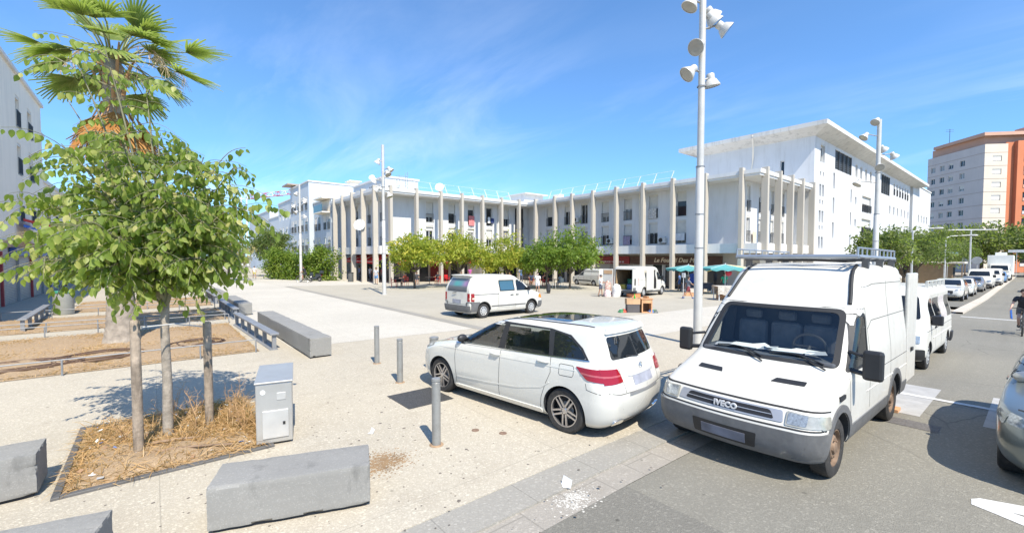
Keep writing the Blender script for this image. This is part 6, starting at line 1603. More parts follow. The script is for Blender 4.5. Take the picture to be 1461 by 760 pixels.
def soil(name, x0, x1, y0, y1, seed, amp=.03, z=.01):
    r = np.random.default_rng(seed); nx, ny = max(4,int((x1-x0)/.12)), max(4,int((y1-y0)/.12)); m = MB()
    H_ = r.normal(size=(nx+1,ny+1))*amp*.4
    for i in range(nx+1):
        for j in range(ny+1):
            x = x0+(x1-x0)*i/nx; y = y0+(y1-y0)*j/ny; e = min(i,j,nx-i,ny-j); h = (amp*(sin(x*2.1+seed)+cos(y*2.7))*.6+H_[i,j]+amp)*(min(1,e/2)); m.v.append((x,y,z+max(0,h)))
    for i in range(nx):
        for j in range(ny): a = i*(ny+1)+j; m.f.append((a,a+ny+1,a+ny+2,a+1)); m.m.append(0)
    o = m.build(name, soil_m, smooth=60); o['kind'] = 'structure'; return o
TB = (-8.76,-6.45,-.80,1.12)
soil('tree_bed', *TB, 3, .035)
straw('dry_grass', 'dry straw and dead grass around the staked tree', *TB, 9500, .36, 4, [(-7.6,.15,.3),(-7.75,.75,.28),(-7.3,.9,.25),(-8.2,.9,.3),(-7.3,.3,.2),(-7.9,.3,.25)])
e = MB(); x0,x1,y0,y1 = TB
for q in ((x0-.07,x1+.07,y0-.07,y0),(x0-.07,x1+.07,y1,y1+.07),(x0-.07,x0,y0,y1),(x1,x1+.07,y0,y1)): e.box(*q,-.05,.03)
tag(e.build('bed_edging', M('dark_steel_edging', (.15,.145,.14), .6, .4, var=.2), bevel=.006), 'dark grey metal edging around the bed of the staked tree', 'edging')
rs = random.Random(9); SPRIG = M('dry_sprig', (.48,.30,.15), .85, var=.3)
def weed(x, y, h, label, k):
    m = MB(); r = random.Random(k)
    for s in range(r.randint(4,8)):
        p = Vector((0,0,0)); a = r.uniform(0,2*pi); v = Vector((cos(a)*.35,sin(a)*.35,1)); pts = []
        hh = h*r.uniform(.5,1)
        for i in range(7): pts.append(p.copy()); p += v.normalized()*hh/6; v += Vector((r.gauss(0,.14),r.gauss(0,.14),-.06))
        m.tube(pts, [.005,.0045,.004,.0035,.003,.002,.0015], 4, cap=False)
        for q in pts[2:]:
            for w in range(2): m.tube([q, q+Vector((r.gauss(0,.06),r.gauss(0,.06),r.uniform(.0,.09)))], .0018, 3, cap=False)
    o = m.build('dry_weed', SPRIG, loc=(x,y,.03)); return tag(o, label, 'weed', group='dead weeds in the tree bed')
for k, (x,y,h,l) in enumerate([(-7.55,.42,.75,'dead weed with bare branching stems right of the tree trunk'),(-7.9,.1,.5,'dead weed tuft just left of the tree trunk'),(-8.2,.95,.62,'tall dead weed behind the right wooden stake'),(-7.2,.95,.5,'dead weed beside the metal cabinet'),(-8.5,.2,.6,'thin dead weed at the back edge of the bed'),(-7.75,-.35,.48,'dead weed near the left wooden stake'),(-7.6,.85,.55,'dead weed at the foot of the right wooden stake'),(-8.3,.5,.55,'dead weed at the back of the bed between both stakes')]): weed(x,y,h,l,k+3)
m = MB(); r = random.Random(14)
for k in range(90):
    x, y = r.uniform(x0+.15,x1-.1), r.uniform(y0+.1,y1-.1); s = r.uniform(.008,.032); mt = Matrix.Translation((x,y,.06)) @ Euler((r.gauss(0,.4),r.gauss(0,.4),r.uniform(0,6))).to_matrix().to_4x4()
    m.box(-s,s,-s*.7,s*.7,-.003,.003,r.choice([0,0,0,0,0,1,2,2,3]),mt)
tag(m.build('litter', [PAPER, M('blue_scrap', (.12,.22,.5), .6), M('brown_scrap', (.30,.18,.10), .8), M('grey_scrap', (.4,.4,.4), .7)]), 'scraps of paper, wood and plastic scattered in the tree bed', 'litter', kind='stuff')
for (a, b, c, lab) in (((-7.0,-.05,.07),(-6.62,.75,.08),.018,'grey dry stick lying along the front edge of the bed'),((-7.3,-.1,.08),(-7.15,.45,.08),.022,'short brown stick lying in front of the tree trunk')):
    tag(MB().tube([a, ((a[0]+b[0])/2,(a[1]+b[1])/2,.095), b], [c,c*.9,c*.6], 7).build('stick', M('dead_wood', (.25,.17,.11), .9, var=.3), smooth=60), lab, 'stick')
# stakes and tie
WOOD = M('weathered_stake', (.30,.24,.18), .9, var=.4, scale=7, bmp=.8, bscale=30, dirt=.85, dirtcol=(.10,.08,.06), streak=True)
for x, y, h, l in ((-7.17,-.19,1.72,'left thick wooden stake beside the young tree'),(-7.70,.59,1.56,'right wooden stake beside the young tree')):
    t = tag(MB().lathe([(.052,-.1),(.055,.3),(.054,h*.6),(.053,h-.02),(.045,h),(.001,h+.005)], 14).build('stake', WOOD, smooth=40, loc=(x,y,0)), l, 'stake', 'stakes of the young tree')
tag(MB().tube([(-7.17,-.13,1.62),(-7.45,.2,1.60),(-7.70,.53,1.50)], .009, 7).build('tie_rod', M('white_tie', (.62,.60,.56), .6)), 'pale tie rod joining both stakes to the tree', 'rod')

# palm beds, rails, hoses
BEDS = [(-19.6,-13.2,-8,2.15,'nearer'),(-25.6,-21.0,-8,2.35,'middle'),(-33.5,-27.5,-3,2.4,'far')]
for i, (a, b, c, d, l) in enumerate(BEDS):
    soil('planting_bed', a, b, c, d, 20+i, .03)
    straw('dry_grass', {'nearer':'dry straw in the bed around the foot of the palm','middle':'dry straw in the planting bed just behind the palm','far':'dry straw in the last planting bed near the bin'}[l], a, b, c, d, 22000 if i == 0 else 12000, .16, 30+i)
GALV = M('dull_galvanised', (.27,.275,.28), .6, .4)
def low_rail(p0, p1, n, label, h=.34, double=False, group='low tube rails round the planting beds'):
    p0, p1 = Vector((*p0,0)), Vector((*p1,0)); t = thing('low_rail', label, 'railing', p0.x, p0.y, 0, group=group); d = p1-p0
    MB().tube([Vector((0,0,h)), d+Vector((0,0,h))], .014, 8).build('rail', GALV, t)
    for i in range(n):
        q = d*(i/(n-1)); o = MB().tube([q, q+Vector((0,0,h))], .018, 8).build('post', GALV, t)
    return t
low_rail((-13.1,-7.5),(-13.1,2.05),9,'low tube rail along the near edge of the palm bed')
low_rail((-19.7,-7.5),(-19.7,2.2),9,'low tube rail along the back edge of the palm bed')
low_rail((-20.9,-6.5),(-20.9,2.2),8,'low tube rail along the near edge of the bed behind the palm')
low_rail((-25.7,-6.0),(-25.7,2.3),7,'low tube rail along the back edge of the bed behind the palm')
low_rail((-27.4,-2.8),(-27.4,2.3),5,'low tube rail along the near edge of the last bed')
def lean_rail(p0, p1, n, label, h=.42):
    """wide flat metal leaning rail on short plates"""
    p0, p1 = Vector((*p0,0)), Vector((*p1,0)); t = thing('leaning_rail', label, 'railing', p0.x, p0.y, 0, group='metal leaning rails between beds and benches'); d = p1-p0; u = d.normalized(); w = Vector((-u.y,u.x,0))
    R = Matrix((( u.x,w.x,0,0),(u.y,w.y,0,0),(0,0,1,0),(0,0,0,1)))
    MB().box(0,d.length,-.11,.11,h-.02,h+.03,0,R).build('top_bar', GALV, t, bevel=.008); MB().box(0,d.length,-.08,.12,0,.02,0,R).build('base_plate', GALV, t)
    for i in range(n):
        q = .1+(d.length-.2)*i/(n-1); MB().box(q-.035,q+.035,-.05,.05,.02,h-.02,0,R).build('leg', GALV, t)
    return t
lean_rail((-13.1,2.50),(-19.0,2.36),6,'metal leaning rail beside the palm bed and the longest concrete bench')
lean_rail((-20.6,2.55),(-26.0,2.55),6,'metal leaning rail beside the middle planting bed')
lean_rail((-28.2,2.6),(-34,2.6),6,'metal leaning rail beside the last planting bed')
lean_rail((-21.5,-3.4),(-27.5,-3.6),5,'metal leaning rail in front of the bin and the closed shops')
def hose(pts, lab):
    m = MB(); r = random.Random(len(pts)); q = []
    for k in range(60):
        a = k*.33; q.append((pts[0]+cos(a)*pts[2]*(1+.3*sin(k*.13)), pts[1]+sin(a)*pts[3]*(1+.3*cos(k*.21)), .06+.01*sin(k)))
    m.tube(q, .02, 6); return tag(m.build('hose', M('brown_hose', (.10,.055,.03), .6), smooth=60), lab, 'hose', 'irrigation hoses in the palm bed')
hose((-14.6,-2.6,.55,1.1),'coiled brown irrigation hose at the left of the palm bed'); hose((-14.9,-1.1,.6,.8),'coiled brown irrigation hose in front of the palm trunk'); hose((-15.4,.9,.5,.6),'brown irrigation hose loop right of the palm trunk')

# ------------------------------------------------------------------ street furniture
def stone_mat(name, col):
    m, t, b = nt(name); v = coords(t)
    c = ramp(t, noise(t, v, 1.6, 7, .65), [(.3, tuple(x*.82 for x in col)), (.7, col)]).outputs[0]
    vo = N(t, 'ShaderNodeTexVoronoi'); vo.inputs['Scale'].default_value = 90; t.links.new(v, vo.inputs['Vector'])
    c = mixc(t, c, tuple(x*.55 for x in col), ramp(t, vo.outputs['Color'], [(.1,0),(.35,.4)]).outputs[0])
    c = mixc(t, c, (.06,.06,.055), ramp(t, noise(t, coords(t, scale=(1,1,.35)), 3.1, 9, .75), [(.57,0),(.75,.6)]).outputs[0])
    c = mixc(t, c, (.70,.70,.68), ramp(t, noise(t, v, 6.3, 2, .4), [(.76,0),(.79,.8)]).outputs[0])
    t.links.new(c, b.inputs['Base Color']); b.inputs['Roughness'].default_value = .8; bump(t, b, noise(t, v, 120, 2), .25, .004); MATS[name] = m; return m
CONC = stone_mat('bench_concrete', (.31,.30,.275))
def worn_block(a, b, w, z0, z1, seed, parent):
    """cast block with slightly uneven, chipped arrises"""
    bm = bmesh.new(); bmesh.ops.create_cube(bm, size=1); rr = random.Random(seed)
    bmesh.ops.subdivide_edges(bm, edges=bm.edges[:], cuts=15, use_grid_fill=True)
    for v in bm.verts:
        q = v.co.copy(); ext = [abs(abs(c)-.5) < 1e-4 for c in q]
        p = Vector((a+(q.x+.5)*(b-a), q.y*w, z0+(q.z+.5)*(z1-z0)))
        if sum(ext) >= 2:
            k = rr.uniform(.002,.006) if rr.random() > .10 else rr.uniform(.010,.024)
            for i in range(3):
                if ext[i]: p[i] -= math.copysign(k, q[i])
        else:
            for i in range(3):
                if ext[i]: p[i] += rr.gauss(0,.0009)
        v.co = p
    me = bpy.data.meshes.new('seat_block'); bm.to_mesh(me); bm.free(); me.materials.append(CONC); finish(me, 25)
    o = bpy.data.objects.new('seat_block', me); COL.objects.link(o); o.parent = parent; return o
def bench(x, y, rz, L, w, h, label, nseg=1):
    t = thing('concrete_bench', label, 'bench', x, y, 0, rz, group='concrete block benches')
    for i in range(nseg):
        a, b = L*i/nseg+(.004 if i else 0), L*(i+1)/nseg
        worn_block(a, b, w, .035, h, int(abs(x*37+y*91))+i, t)
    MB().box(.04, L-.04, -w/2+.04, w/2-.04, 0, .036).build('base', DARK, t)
    return t
bench(-4.46,1.72,radians(-110),1.40,.52,.43,'short grey concrete block bench in the front, nearest to the kerb')
bench(-6.86,-.98,radians(-91),1.8,.53,.46,'grey concrete block bench left of the staked tree bed')
bench(-4.58,-.36,radians(-104),1.8,.48,.43,'concrete block bench of which only the top corner shows, in front of the tree bed')
bench(-11.4,3.20,radians(180),6.95,.52,.50,'longest grey concrete block bench along the path, made of two blocks',2)
bench(-21.8,3.05,radians(180),5.0,.52,.52,'grey concrete block bench farther along the path behind the longest one')
bench(-29.5,2.9,radians(180),4.0,.55,.55,'concrete block bench farthest along the path')
BOLL = M('bollard_grey', (.30,.30,.285), .45, .35, var=.12, scale=6, dirt=.3)
for x, y, h, l in ((-5.07,2.87,.90,'grey steel bollard in front of the white hatchback'),(-8.10,3.77,.88,'grey steel bollard left of the hatchback nose'),(-9.92,4.04,.89,'grey steel bollard farthest from the hatchback'),(-8.52,4.78,.74,'short thick grey bollard half hidden by the hatchback nose')):
    t = thing('bollard', l, 'bollard', x, y, 0, group='steel bollards')
    k_ = 1.7 if h < .8 else 1; MB().lathe([(.058*k_,0),(.058*k_,h-.06),(.054*k_,h-.055),(.054*k_,h-.045),(.060*k_,h-.04),(.058*k_,h-.006),(.05*k_,h),(.001,h+.002)], 24).build('post', BOLL, t, smooth=35)
    MB().lathe([(.095,0),(.095,.004),(.06,.012)], 24).build('collar', M('rusty_collar', (.30,.20,.12), .9, var=.4, scale=15), t)
def cabinet():
    t = thing('utility_cabinet', 'brushed metal utility cabinet with a small door standing beside the tree bed', 'cabinet', -6.86, 1.30, 0, radians(-13)); ST = M('brushed_steel', (.50,.49,.46), .45, .55, var=.08, scale=2, dirt=.2, dirtcol=(.3,.27,.22))
    # local +x faces the kerb
    m = MB(); P = [(-.62,-.215),(.43,-.215),(.43,.215),(-.62,.215)]
    vs = [(x,y,.03) for x,y in P]+[(x,y,.83 if x > 0 else .85) for x,y in P]; m.add(vs, [(3,2,1,0),(4,5,6,7),(0,1,5,4),(1,2,6,5),(2,3,7,6),(3,0,4,7)])
    m.build('body', ST, t, bevel=.012); MB().box(-.635,.445,-.23,.23,.83,.858).build('lid', ST, t, bevel=.01); MB().box(-.58,.40,-.19,.19,0,.035).build('base', DARK, t)
    d = MB().box(.43,.448,-.14,.17,.10,.47).build('door', M('cabinet_door', (.55,.54,.51), .5, .4), t, bevel=.006)
    MB().box(.447,.455,.10,.13,.27,.31).build('lock', BLACKP, d); MB().box(.43,.438,.03,.14,.60,.70).build('socket_cover', M('cabinet_door', (.44,.435,.42)), t, bevel=.004)
    MB().lathe([(.001,.006),(.03,.006),(.03,0)], 14, 0, frame((.43,-.13,.72),(1,0,0))).build('badge', PAPER, t)
cabinet()
plate = MB().box(-7.42,-6.55,3.20,4.06,.0,.007).build('manhole_plate', M('plate_iron', (.075,.073,.07), .6, .3, var=.4, scale=40, bmp=1, bscale=60)); tag(plate, 'dark square metal access plate in the paving by the hatchback front wheel', 'access plate')
for x, y, l in ((-5.14,3.55,'small round iron cap in the paving, left of a pair beside the hatchback'),(-4.80,3.79,'small round iron cap in the paving, right of a pair beside the hatchback')):
    tag(MB().lathe([(.055,0),(.055,.005),(.001,.006)], 20).build('iron_cap', M('rust_cap', (.20,.13,.09), .8, var=.3, scale=20), loc=(x,y,.001)), l, 'cap')
for x, y, s, l in ((-3.25,3.45,.07,'folded white paper litter standing on the kerb'),(-6.0,2.35,.05,'small white scrap on the paving near the cabinet')):
    mm = MB(); mm.add([(-s,0,0),(s,0,0),(s*.9,.03,s*1.1),(-s*.8,.02,s*1.3),(s*.1,-.06,.004)], [(0,1,2,3),(1,0,4)]); tag(mm.build('paper_scrap', PAPER, loc=(x,y,-.005 if x > -3.6 else .005)), l, 'litter')
# dark soil stain and spilled plaster near the kerb: low lumps
def spill(name, lab, x, y, rx, ry, mat, z, n, seed, sz=.014):
    r = np.random.default_rng(seed); P = np.stack([x+r.normal(size=n)*rx*.45, y+r.normal(size=n)*ry*.45, np.full(n,z)],1); m = MB()
    for p in P:
        s = abs(r.normal())*sz+sz*.4; k = int(r.integers(5,8)); a0 = r.uniform(0,6); m.add([(p[0]+cos(a0+2*pi*i/k)*s*r.uniform(.6,1.3), p[1]+sin(a0+2*pi*i/k)*s*r.uniform(.6,1.3), z) for i in range(k)]+[(p[0],p[1],z+s*.25)], [(i,(i+1)%k,k) for i in range(k)])
    return tag(m.build(name, mat), lab, 'spill', kind='stuff')
spill('spilled_plaster', 'white plaster powder spilled on the gutter stones', -3.05, 3.35, .20, .28, M('plaster', (.50,.475,.42), .95), -.028, 700, 3, .006)
spill('spilled_soil', 'brown soil and sawdust scattered on the paving in front of the hatchback', -5.05, 2.10, .30, .34, M('brown_crumbs', (.26,.17,.09), .95, var=.3), .001, 2200, 5, .006)
spill('gravel_crumbs', 'dark crumbs and grit scattered over the front paving', -5.4, 2.4, 3.4, 3.6, M('dark_crumbs', (.14,.12,.10), .95), .001, 500, 8, .008)
# lamp posts with clusters of floodlights
LAMPW = M('lamp_white', (.52,.51,.475), .45, .1, var=.05, dirt=.12); LGL = M('lamp_glass', (.34,.34,.31), .12, .2)
def lamp(x, y, h, heads, label, r=.11):
    t = thing('lamp_post', label, 'lamp post', x, y, None, group='tall floodlight posts')
    m = MB(); m.lathe([(r*1.7,0),(r*1.7,.02),(r*1.15,.03),(r*1.05,h*.5),(r*1.0,h*.5+.01),(r*.88,h*.5+.02),(r*.85,h),(.001,h+.02)], 20)
    p = m.build('pole', LAMPW, t, smooth=40)
    m = MB()
    for z in (2.9,3.9,h*.5,h*.72): m.lathe([(r*1.16,z),(r*1.16,z+.03),(r*1.0,z+.031)], 18)
    m.build('clamp', M('clamp_grey', (.30,.30,.30), .5, .5), p)
    for z, az, arm, tilt in heads:
        a = radians(az); d = Vector((cos(a),sin(a),0)); c = d*(r+arm)+Vector((0,0,z)); aim = Vector((d.x*sin(tilt),d.y*sin(tilt),-cos(tilt)))
        fm = frame(c, aim); b = MB(); b.lathe([(.001,-.27),(.09,-.27),(.115,-.24),(.115,-.11),(.15,-.09),(.21,.02),(.24,.08),(.24,.10),(.22,.10)], 22, 0, fm)
        o = b.build('floodlight', LAMPW, t, smooth=40); b = MB(); b.lathe([(.222,.092),(.13,.10),(.001,.102)], 20, 0, fm); b.build('lens', LGL, o)
        b = MB(); b.tube([d*r*.8+Vector((0,0,z+.05)), d*(r+arm*.55)+Vector((0,0,z+.12)), c-aim*.16], .028, 6); side = fm.to_3x3() @ Vector((1,0,0))
        b.build('bracket', M('clamp_grey', (.3,.3,.3)), o)
# azimuths: 50 = right in the picture, 230 = left, 320 = towards the camera, 140 = away
HEADS = [(10.0,232,.25,.5),(9.55,52,.22,.7),(9.25,40,.50,.9),(8.72,268,.16,1.0),(8.02,238,.30,.85),(7.80,72,.26,.2),(9.75,70,.25,.9)]
HB = [(9.3,232,.25,.5),(8.75,52,.40,.7),(8.45,20,.35,.6),(7.95,232,.5,.5),(7.35,245,.35,.9),(6.95,40,.35,.4)]
lamp(-6.50,12.58,10.6,HEADS,'tall white floodlight post rising behind the big van and cut by the picture top',.11)
lamp(-29.6,12.65,10.5,HB,'tall white floodlight post in front of the arcade corner',.12)
lamp(-50.4,12.25,10.4,[(z,a+40,b,c) for z,a,b,c in HB],'tall white floodlight post beside the hedge and the bicycle',.12)
lamp(-6.25,33.0,11.0,[(10.85,250,.2,.8),(10.0,232,.75,.7),(9.3,60,.2,.8),(8.9,55,.85,.7),(8.2,290,.25,.9),(7.3,228,1.0,.6)],'tall white floodlight post among the green street trees',.13)
def street_lamp(x, y, h, L, az, label):
    t = thing('street_lamp', label, 'street lamp', x, y, None, group='slim street lamps'); a = radians(az); d = Vector((cos(a),sin(a),0))
    MB().lathe([(.10,0),(.085,h*.4),(.06,h)], 12).build('pole', M('lamp_grey', (.50,.50,.49), .5, .3), t, smooth=60)
    MB().tube([(0,0,h-.1), d*.5+Vector((0,0,h+.12)), d*L+Vector((0,0,h+.2))], .04, 8).build('arm', M('lamp_grey', (.5,.5,.49)), t, smooth=60)
    MB().sphere(d*(L+.3)+Vector((0,0,h+.18)), .3, 14, 8, sc=(1.3,.6,.35)).build('lamp_head', LAMPW, t, smooth=60)
street_lamp(-7.3,52,5.6,1.6,40,'slim grey street lamp behind the tree above the white sport utility car'); street_lamp(-6.6,66,5.4,2.2,40,'slim street lamp with a long arm in front of the tower')
t = thing('street_lamp', 'double-armed street lamp standing beside the kiosk', 'street lamp', -5.6, 78, None, group='slim street lamps')
MB().lathe([(.12,0),(.10,3),(.07,6.6)], 12).build('pole', M('lamp_grey', (.5,.5,.49)), t, smooth=60); MB().tube([(-1.6,-1.6,6.62),(1.6,1.6,6.62)], .07, 8).build('arm', M('lamp_grey', (.5,.5,.49)), t)
for s in (-1,1): MB().sphere((s*1.8,s*1.8,6.62),.3,12,7,sc=(1.2,1.2,.35)).build('lamp_head', LAMPW, t, smooth=60)
# bins
def bin_(x, y, label, col, top=None, h=.9, r=.27):
    t = thing('litter_bin', label, 'bin', x, y, None); m = MB(); m.lathe([(r*.92,0),(r,.05),(r,h)], 24); m.build('body', M('bin_'+label[:5], col, .6, .2), t, smooth=40); MB().lathe([(r*1.06,h),(r*1.08,h+.03),(r*1.0,h+.09),(.001,h+.10)], 24).build('lid', top or BLACKP, t, smooth=40)
bin_(-27.2,-3.05,'grey bin with a green lid beside the leaning rail in front of the closed shops',(.32,.32,.29),M('bin_green', (.04,.22,.14), .5),.95,.34)
bin_(-48.6,16.9,'dark grey litter bin at the foot of the first arcade pillar',(.12,.125,.125),None,.95,.3)
bin_(-34.6,27.2,'pale green litter bin under the plaza trees behind the diners',(.38,.48,.42),None,1.0,.3)
# kiosk, road signs far right
t = thing('kiosk', 'small brown kiosk with a pale flat roof beyond the street trees', 'kiosk', -8.2, 74, None); wd_ = M('kiosk_brown', (.28,.20,.13), .8)
MB().box(-1.6,1.6,-1.2,1.2,0,2.5).build('walls', wd_, t); MB().box(-2.0,2.6,-1.7,1.6,2.5,2.7).build('roof', M('kiosk_roof', (.62,.56,.48), .8), t); MB().box(1.605,1.64,-.8,.8,.9,2.1).build('counter_opening', DARK, t)
for q in ((2.4,-1.5),(2.4,1.4)): MB().box(q[0]-.06,q[0]+.06,q[1]-.06,q[1]+.06,0,2.5).build('post', wd_, t)
def sign(x, y, h, label, shape, mat):
    t = thing('road_sign', label, 'road sign', x, y, None, group='road signs'); MB().tube([(0,0,0),(0,0,h)], .035, 8).build('post', M('lamp_grey', (.5,.5,.49)), t); f = frame((0,-.05,h-.3),(0.1,-1,0))
    if shape == 'disc': MB().lathe([(.001,.02),(.42,.02),(.42,0),(.001,0)], 24, 0, f).build('plate', mat, t)
    else: MB().box(-.85,.85,-.06,-.02,h-.45,h-.05).build('plate', mat, t)
sign(-4.6,72,3.2,'round road sign seen from its grey back beyond the parked cars','disc',M('sign_back', (.36,.36,.36), .5, .4)); sign(-6.8,70,3.9,'small green and white direction sign by the kiosk','box',M('sign_green_white', (.35,.50,.45), .5)); sign(-2.3,98,4.4,'pale rectangular road sign above the box truck','box',M('sign_pale', (.6,.6,.58), .5))
# ------------------------------------------------------------------ people
SKINS = {'light': M('skin_light', (.56,.34,.25), .55, var=.06), 'tan': M('skin_tan', (.40,.22,.14), .55, var=.06), 'dark': M('skin_dark', (.16,.085,.055), .55, var=.06)}
def rot(v, ax, a): return Matrix.Rotation(a, 3, ax) @ Vector(v)
def person(label, x, y, rz, h=1.72, skin='tan', top=(.5,.5,.5), sleeves='short', bottom=(.1,.1,.2), legs='short', hair=(.03,.02,.015), shoes=(.05,.05,.05), cap=None, lean=0,
           hip=(8,-8), knee=(4,6), arm=(10,-10), elbow=(15,15), spread=(8,8), sit=0, z=None, pattern=None, mask=False, bald=False, group=None, female=False, head=(0,0), armz=None):
    """one continuous skinned body; x forward, y left; clothing as shells of its own"""
    t = thing('person', label, 'person', x, y, z, rz, group=group); k = h/1.75
    verts = []; edges = []; rad = []; lab = []
    def J(p, r, par=None, l='skin', ry=None):
        verts.append(Vector(p)*k); rad.append((r*k, (ry or r)*k)); lab.append(l)
        if par is not None: edges.append((par, len(verts)-1))
        return len(verts)-1
    def dirn(a): a = radians(a); return Vector((sin(a),0,-cos(a)))
    ph = .94 if not sit else sit/k
    L = radians(lean); up = Vector((sin(L),0,cos(L)))
    pel = Vector((0,0,ph)); P0 = J(pel, .135, None, 'bot', .10)
    sp = J(pel+up*.17, .118, P0, 'top', .092); ch = J(pel+up*.36, .135, sp, 'top', .10); un = J(pel+up*.49, .075, ch, 'top'); nk = J(pel+up*.56, .052, un, 'skin')
    hd0 = pel+up*.565+Vector((.015,0,0)); hu = Vector((sin(L*.4),0,cos(L*.4)))
    j1 = J(hd0+hu*.05+Vector((.01,0,0)), .072, nk, 'skin', .078); j2 = J(hd0+hu*.13, .082, j1, 'skin', .092); j3 = J(hd0+hu*.20+Vector((-.008,0,0)), .058, j2, 'skin', .07)
    hw = .18 if not female else .155
    hands = []
    for i, sg in enumerate((1,-1)):
        hp = J(pel+Vector((0,sg*.09,-.06)), .088, P0, 'bot')
        d1 = rot(dirn(hip[i]), 'X', 0); d1.y = sg*.05; kn = pel+Vector((0,sg*.09,-.06))+d1*.41
        m_ = J(pel+Vector((0,sg*.09,-.06))+d1*.22, .076, hp, 'bot'); kj = J(kn, .055, m_, 'bot' if legs != 'short' else 'leg')
        d2 = dirn(hip[i]-knee[i]); an = kn+d2*.41; c1 = J(kn+d2*.15, .054, kj, 'leg'); aj = J(an, .036, c1, 'leg')
        hl = J(an+Vector((-.02,0,-.045)), .036, aj, 'shoe%d' % i); ft = J(an+Vector((.14,0,-.055)), .030, hl, 'shoe%d' % i, .038)
        sh = pel+up*.455+Vector((0,sg*hw,0)); s0 = J(sh, .058, ch, 'top')
        a1 = dirn(arm[i]); a1.y = sg*math.tan(radians(spread[i])); a1.normalize(); el = sh+a1*.27; e_ = J(sh+a1*.13, .047, s0, 'sleeve'); ej = J(el, .038, e_, 'sleeve' if sleeves == 'long' else 'arm')
        a2 = dirn(arm[i]+elbow[i]); a2.y = a1.y*.4; a2.normalize(); wr = el+a2*.24; f1 = J(el+a2*.10, .038, ej, 'sleeve' if sleeves == 'long' else 'arm'); wj = J(wr, .025, f1, 'skin'); hn = J(wr+a2*.06, .033, wj, 'skin', .02); hands.append((wr*k, a2, sg))
    low = min(v.z for v, l in zip(verts, lab) if l[:4] == 'shoe')-.036*k
    if not sit:
        for v in verts: v.z -= low
        hands = [(q-Vector((0,0,low)), a2, sg) for q, a2, sg in hands]
    me = bpy.data.meshes.new('tmp'); me.from_pydata(verts, edges, []); o = bpy.data.objects.new('tmp', me); COL.objects.link(o)
    md = o.modifiers.new('s', 'SKIN'); md.use_smooth_shade = True
    for v, r in zip(me.skin_vertices[0].data, rad): v.radius = r
    me.skin_vertices[0].data[0].use_root = True
    sb = o.modifiers.new('d', 'SUBSURF'); sb.levels = 1; sb.render_levels = 1
    dg = bpy.context.evaluated_depsgraph_get(); bm_ = bpy.data.meshes.new_from_object(o.evaluated_get(dg)); bpy.data.objects.remove(o)
    V = [v.co.copy() for v in bm_.vertices]; Fs = [tuple(p.vertices) for p in bm_.polygons]; NR = [v.normal.copy() for v in bm_.vertices]; bpy.data.meshes.remove(bm_)
    A = np.array([verts[a][:] for a, b in edges]); Bq = np.array([verts[b][:] for a, b in edges]); D = Bq-A; dd = (D*D).sum(1)
    el_ = [lab[b] for a, b in edges]; rr = np.array([rad[b][0] for a, b in edges])
    fl = []
    for f in Fs:
        c = np.array(sum((V[i] for i in f), Vector())/len(f)); s = np.clip(((c-A)*D).sum(1)/dd, 0, 1); q = np.linalg.norm(A+D*s[:,None]-c, axis=1)-rr*.6; fl.append(el_[int(np.argmin(q))])
    b = MB(); b.add(V, Fs)
    # fingers, nose, ears grow out of the same skin mesh
    for wr, a2, sg in hands:
        side = Vector((1,0,0)); side = (side-a2*side.dot(a2)); side = side.normalized() if side.length > .1 else Vector((0,0,1)); pn = a2.cross(side)
        for i, L_ in enumerate((.065,.075,.07,.055)):
            q = wr+(a2*.085+side*(.024-.016*i))*k; b.tube([q-a2*.02*k, q+a2*L_*.5*k, q+(a2*L_*.85+pn*sg*-.022)*k], [.009*k,.0085*k,.006*k], 6)
        q = wr+(a2*.04+side*.03)*k; b.tube([q-side*.01*k, q+(a2*.03+side*.028)*k, q+(a2*.06+side*.03)*k], [.011*k,.010*k,.007*k], 6)
    hc = verts[j2]; 
    b.tube([hc+Vector((.078,0,.02))*k, hc+Vector((.104,0,-.018))*k, hc+Vector((.080,0,-.026))*k], [.008*k,.015*k,.012*k], 6)
    for sg in (1,-1): b.sphere(hc+Vector((-.005,sg*.083,-.005))*k, .026*k, 8, 5, 0, (.6,.35,1.1))
    b.build('body', SKINS[skin], t, smooth=60)
    m = MB()
    for sg in (1,-1): m.sphere(hc+Vector((.083,sg*.031,.022))*k, .011*k, 8, 5)
    m.tube([hc+Vector((.088,-.022,-.052))*k, hc+Vector((.093,0,-.053))*k, hc+Vector((.088,.022,-.052))*k], .005*k, 5)
    m.build('eyes_and_mouth', M('eye_dark', (.05,.03,.025), .3), t)
    def shell(name, labs, mat, off):
        fs = [f for f, l in zip(Fs, fl) if l in labs]
        if not fs: return
        ids = sorted({i for f in fs for i in f}); mp_ = {i: j for j, i in enumerate(ids)}
        vs = [V[i]+NR[i]*off*k for i in ids]; n = len(vs); ed = {}
        for f in fs:
            for i in range(len(f)): e = (f[i], f[(i+1)%len(f)]); ed[e] = 1
        rim = [(a,c) for a, c in ed if (c,a) not in ed]; inn = [V[i]-NR[i]*.004*k for i in ids]
        q = MB(); q.add(vs+inn, [tuple(mp_[i] for i in f) for f in fs]+[(mp_[c], mp_[a], mp_[a]+n, mp_[c]+n) for a, c in rim]); return q.build(name, mat, t, smooth=60)
    cn = lambda c: '_%d_%d_%d' % tuple(int(v*100) for v in c)
    sl = ['top','sleeve'] if sleeves else ['top']
    shell('shirt', sl, M('cloth'+cn(top)+('p' if pattern else ''), top, .9, var=.75 if pattern else .1, scale=26 if pattern else 3), .020)
    shell('trousers' if legs == 'long' else 'shorts', ['bot']+(['leg'] if legs == 'long' else []), M('cloth'+cn(bottom), bottom, .9), .022)
    for i in (0, 1): shell('shoe', ['shoe%d' % i], M('cloth'+cn(shoes), shoes, .7), .012)
    m = MB()
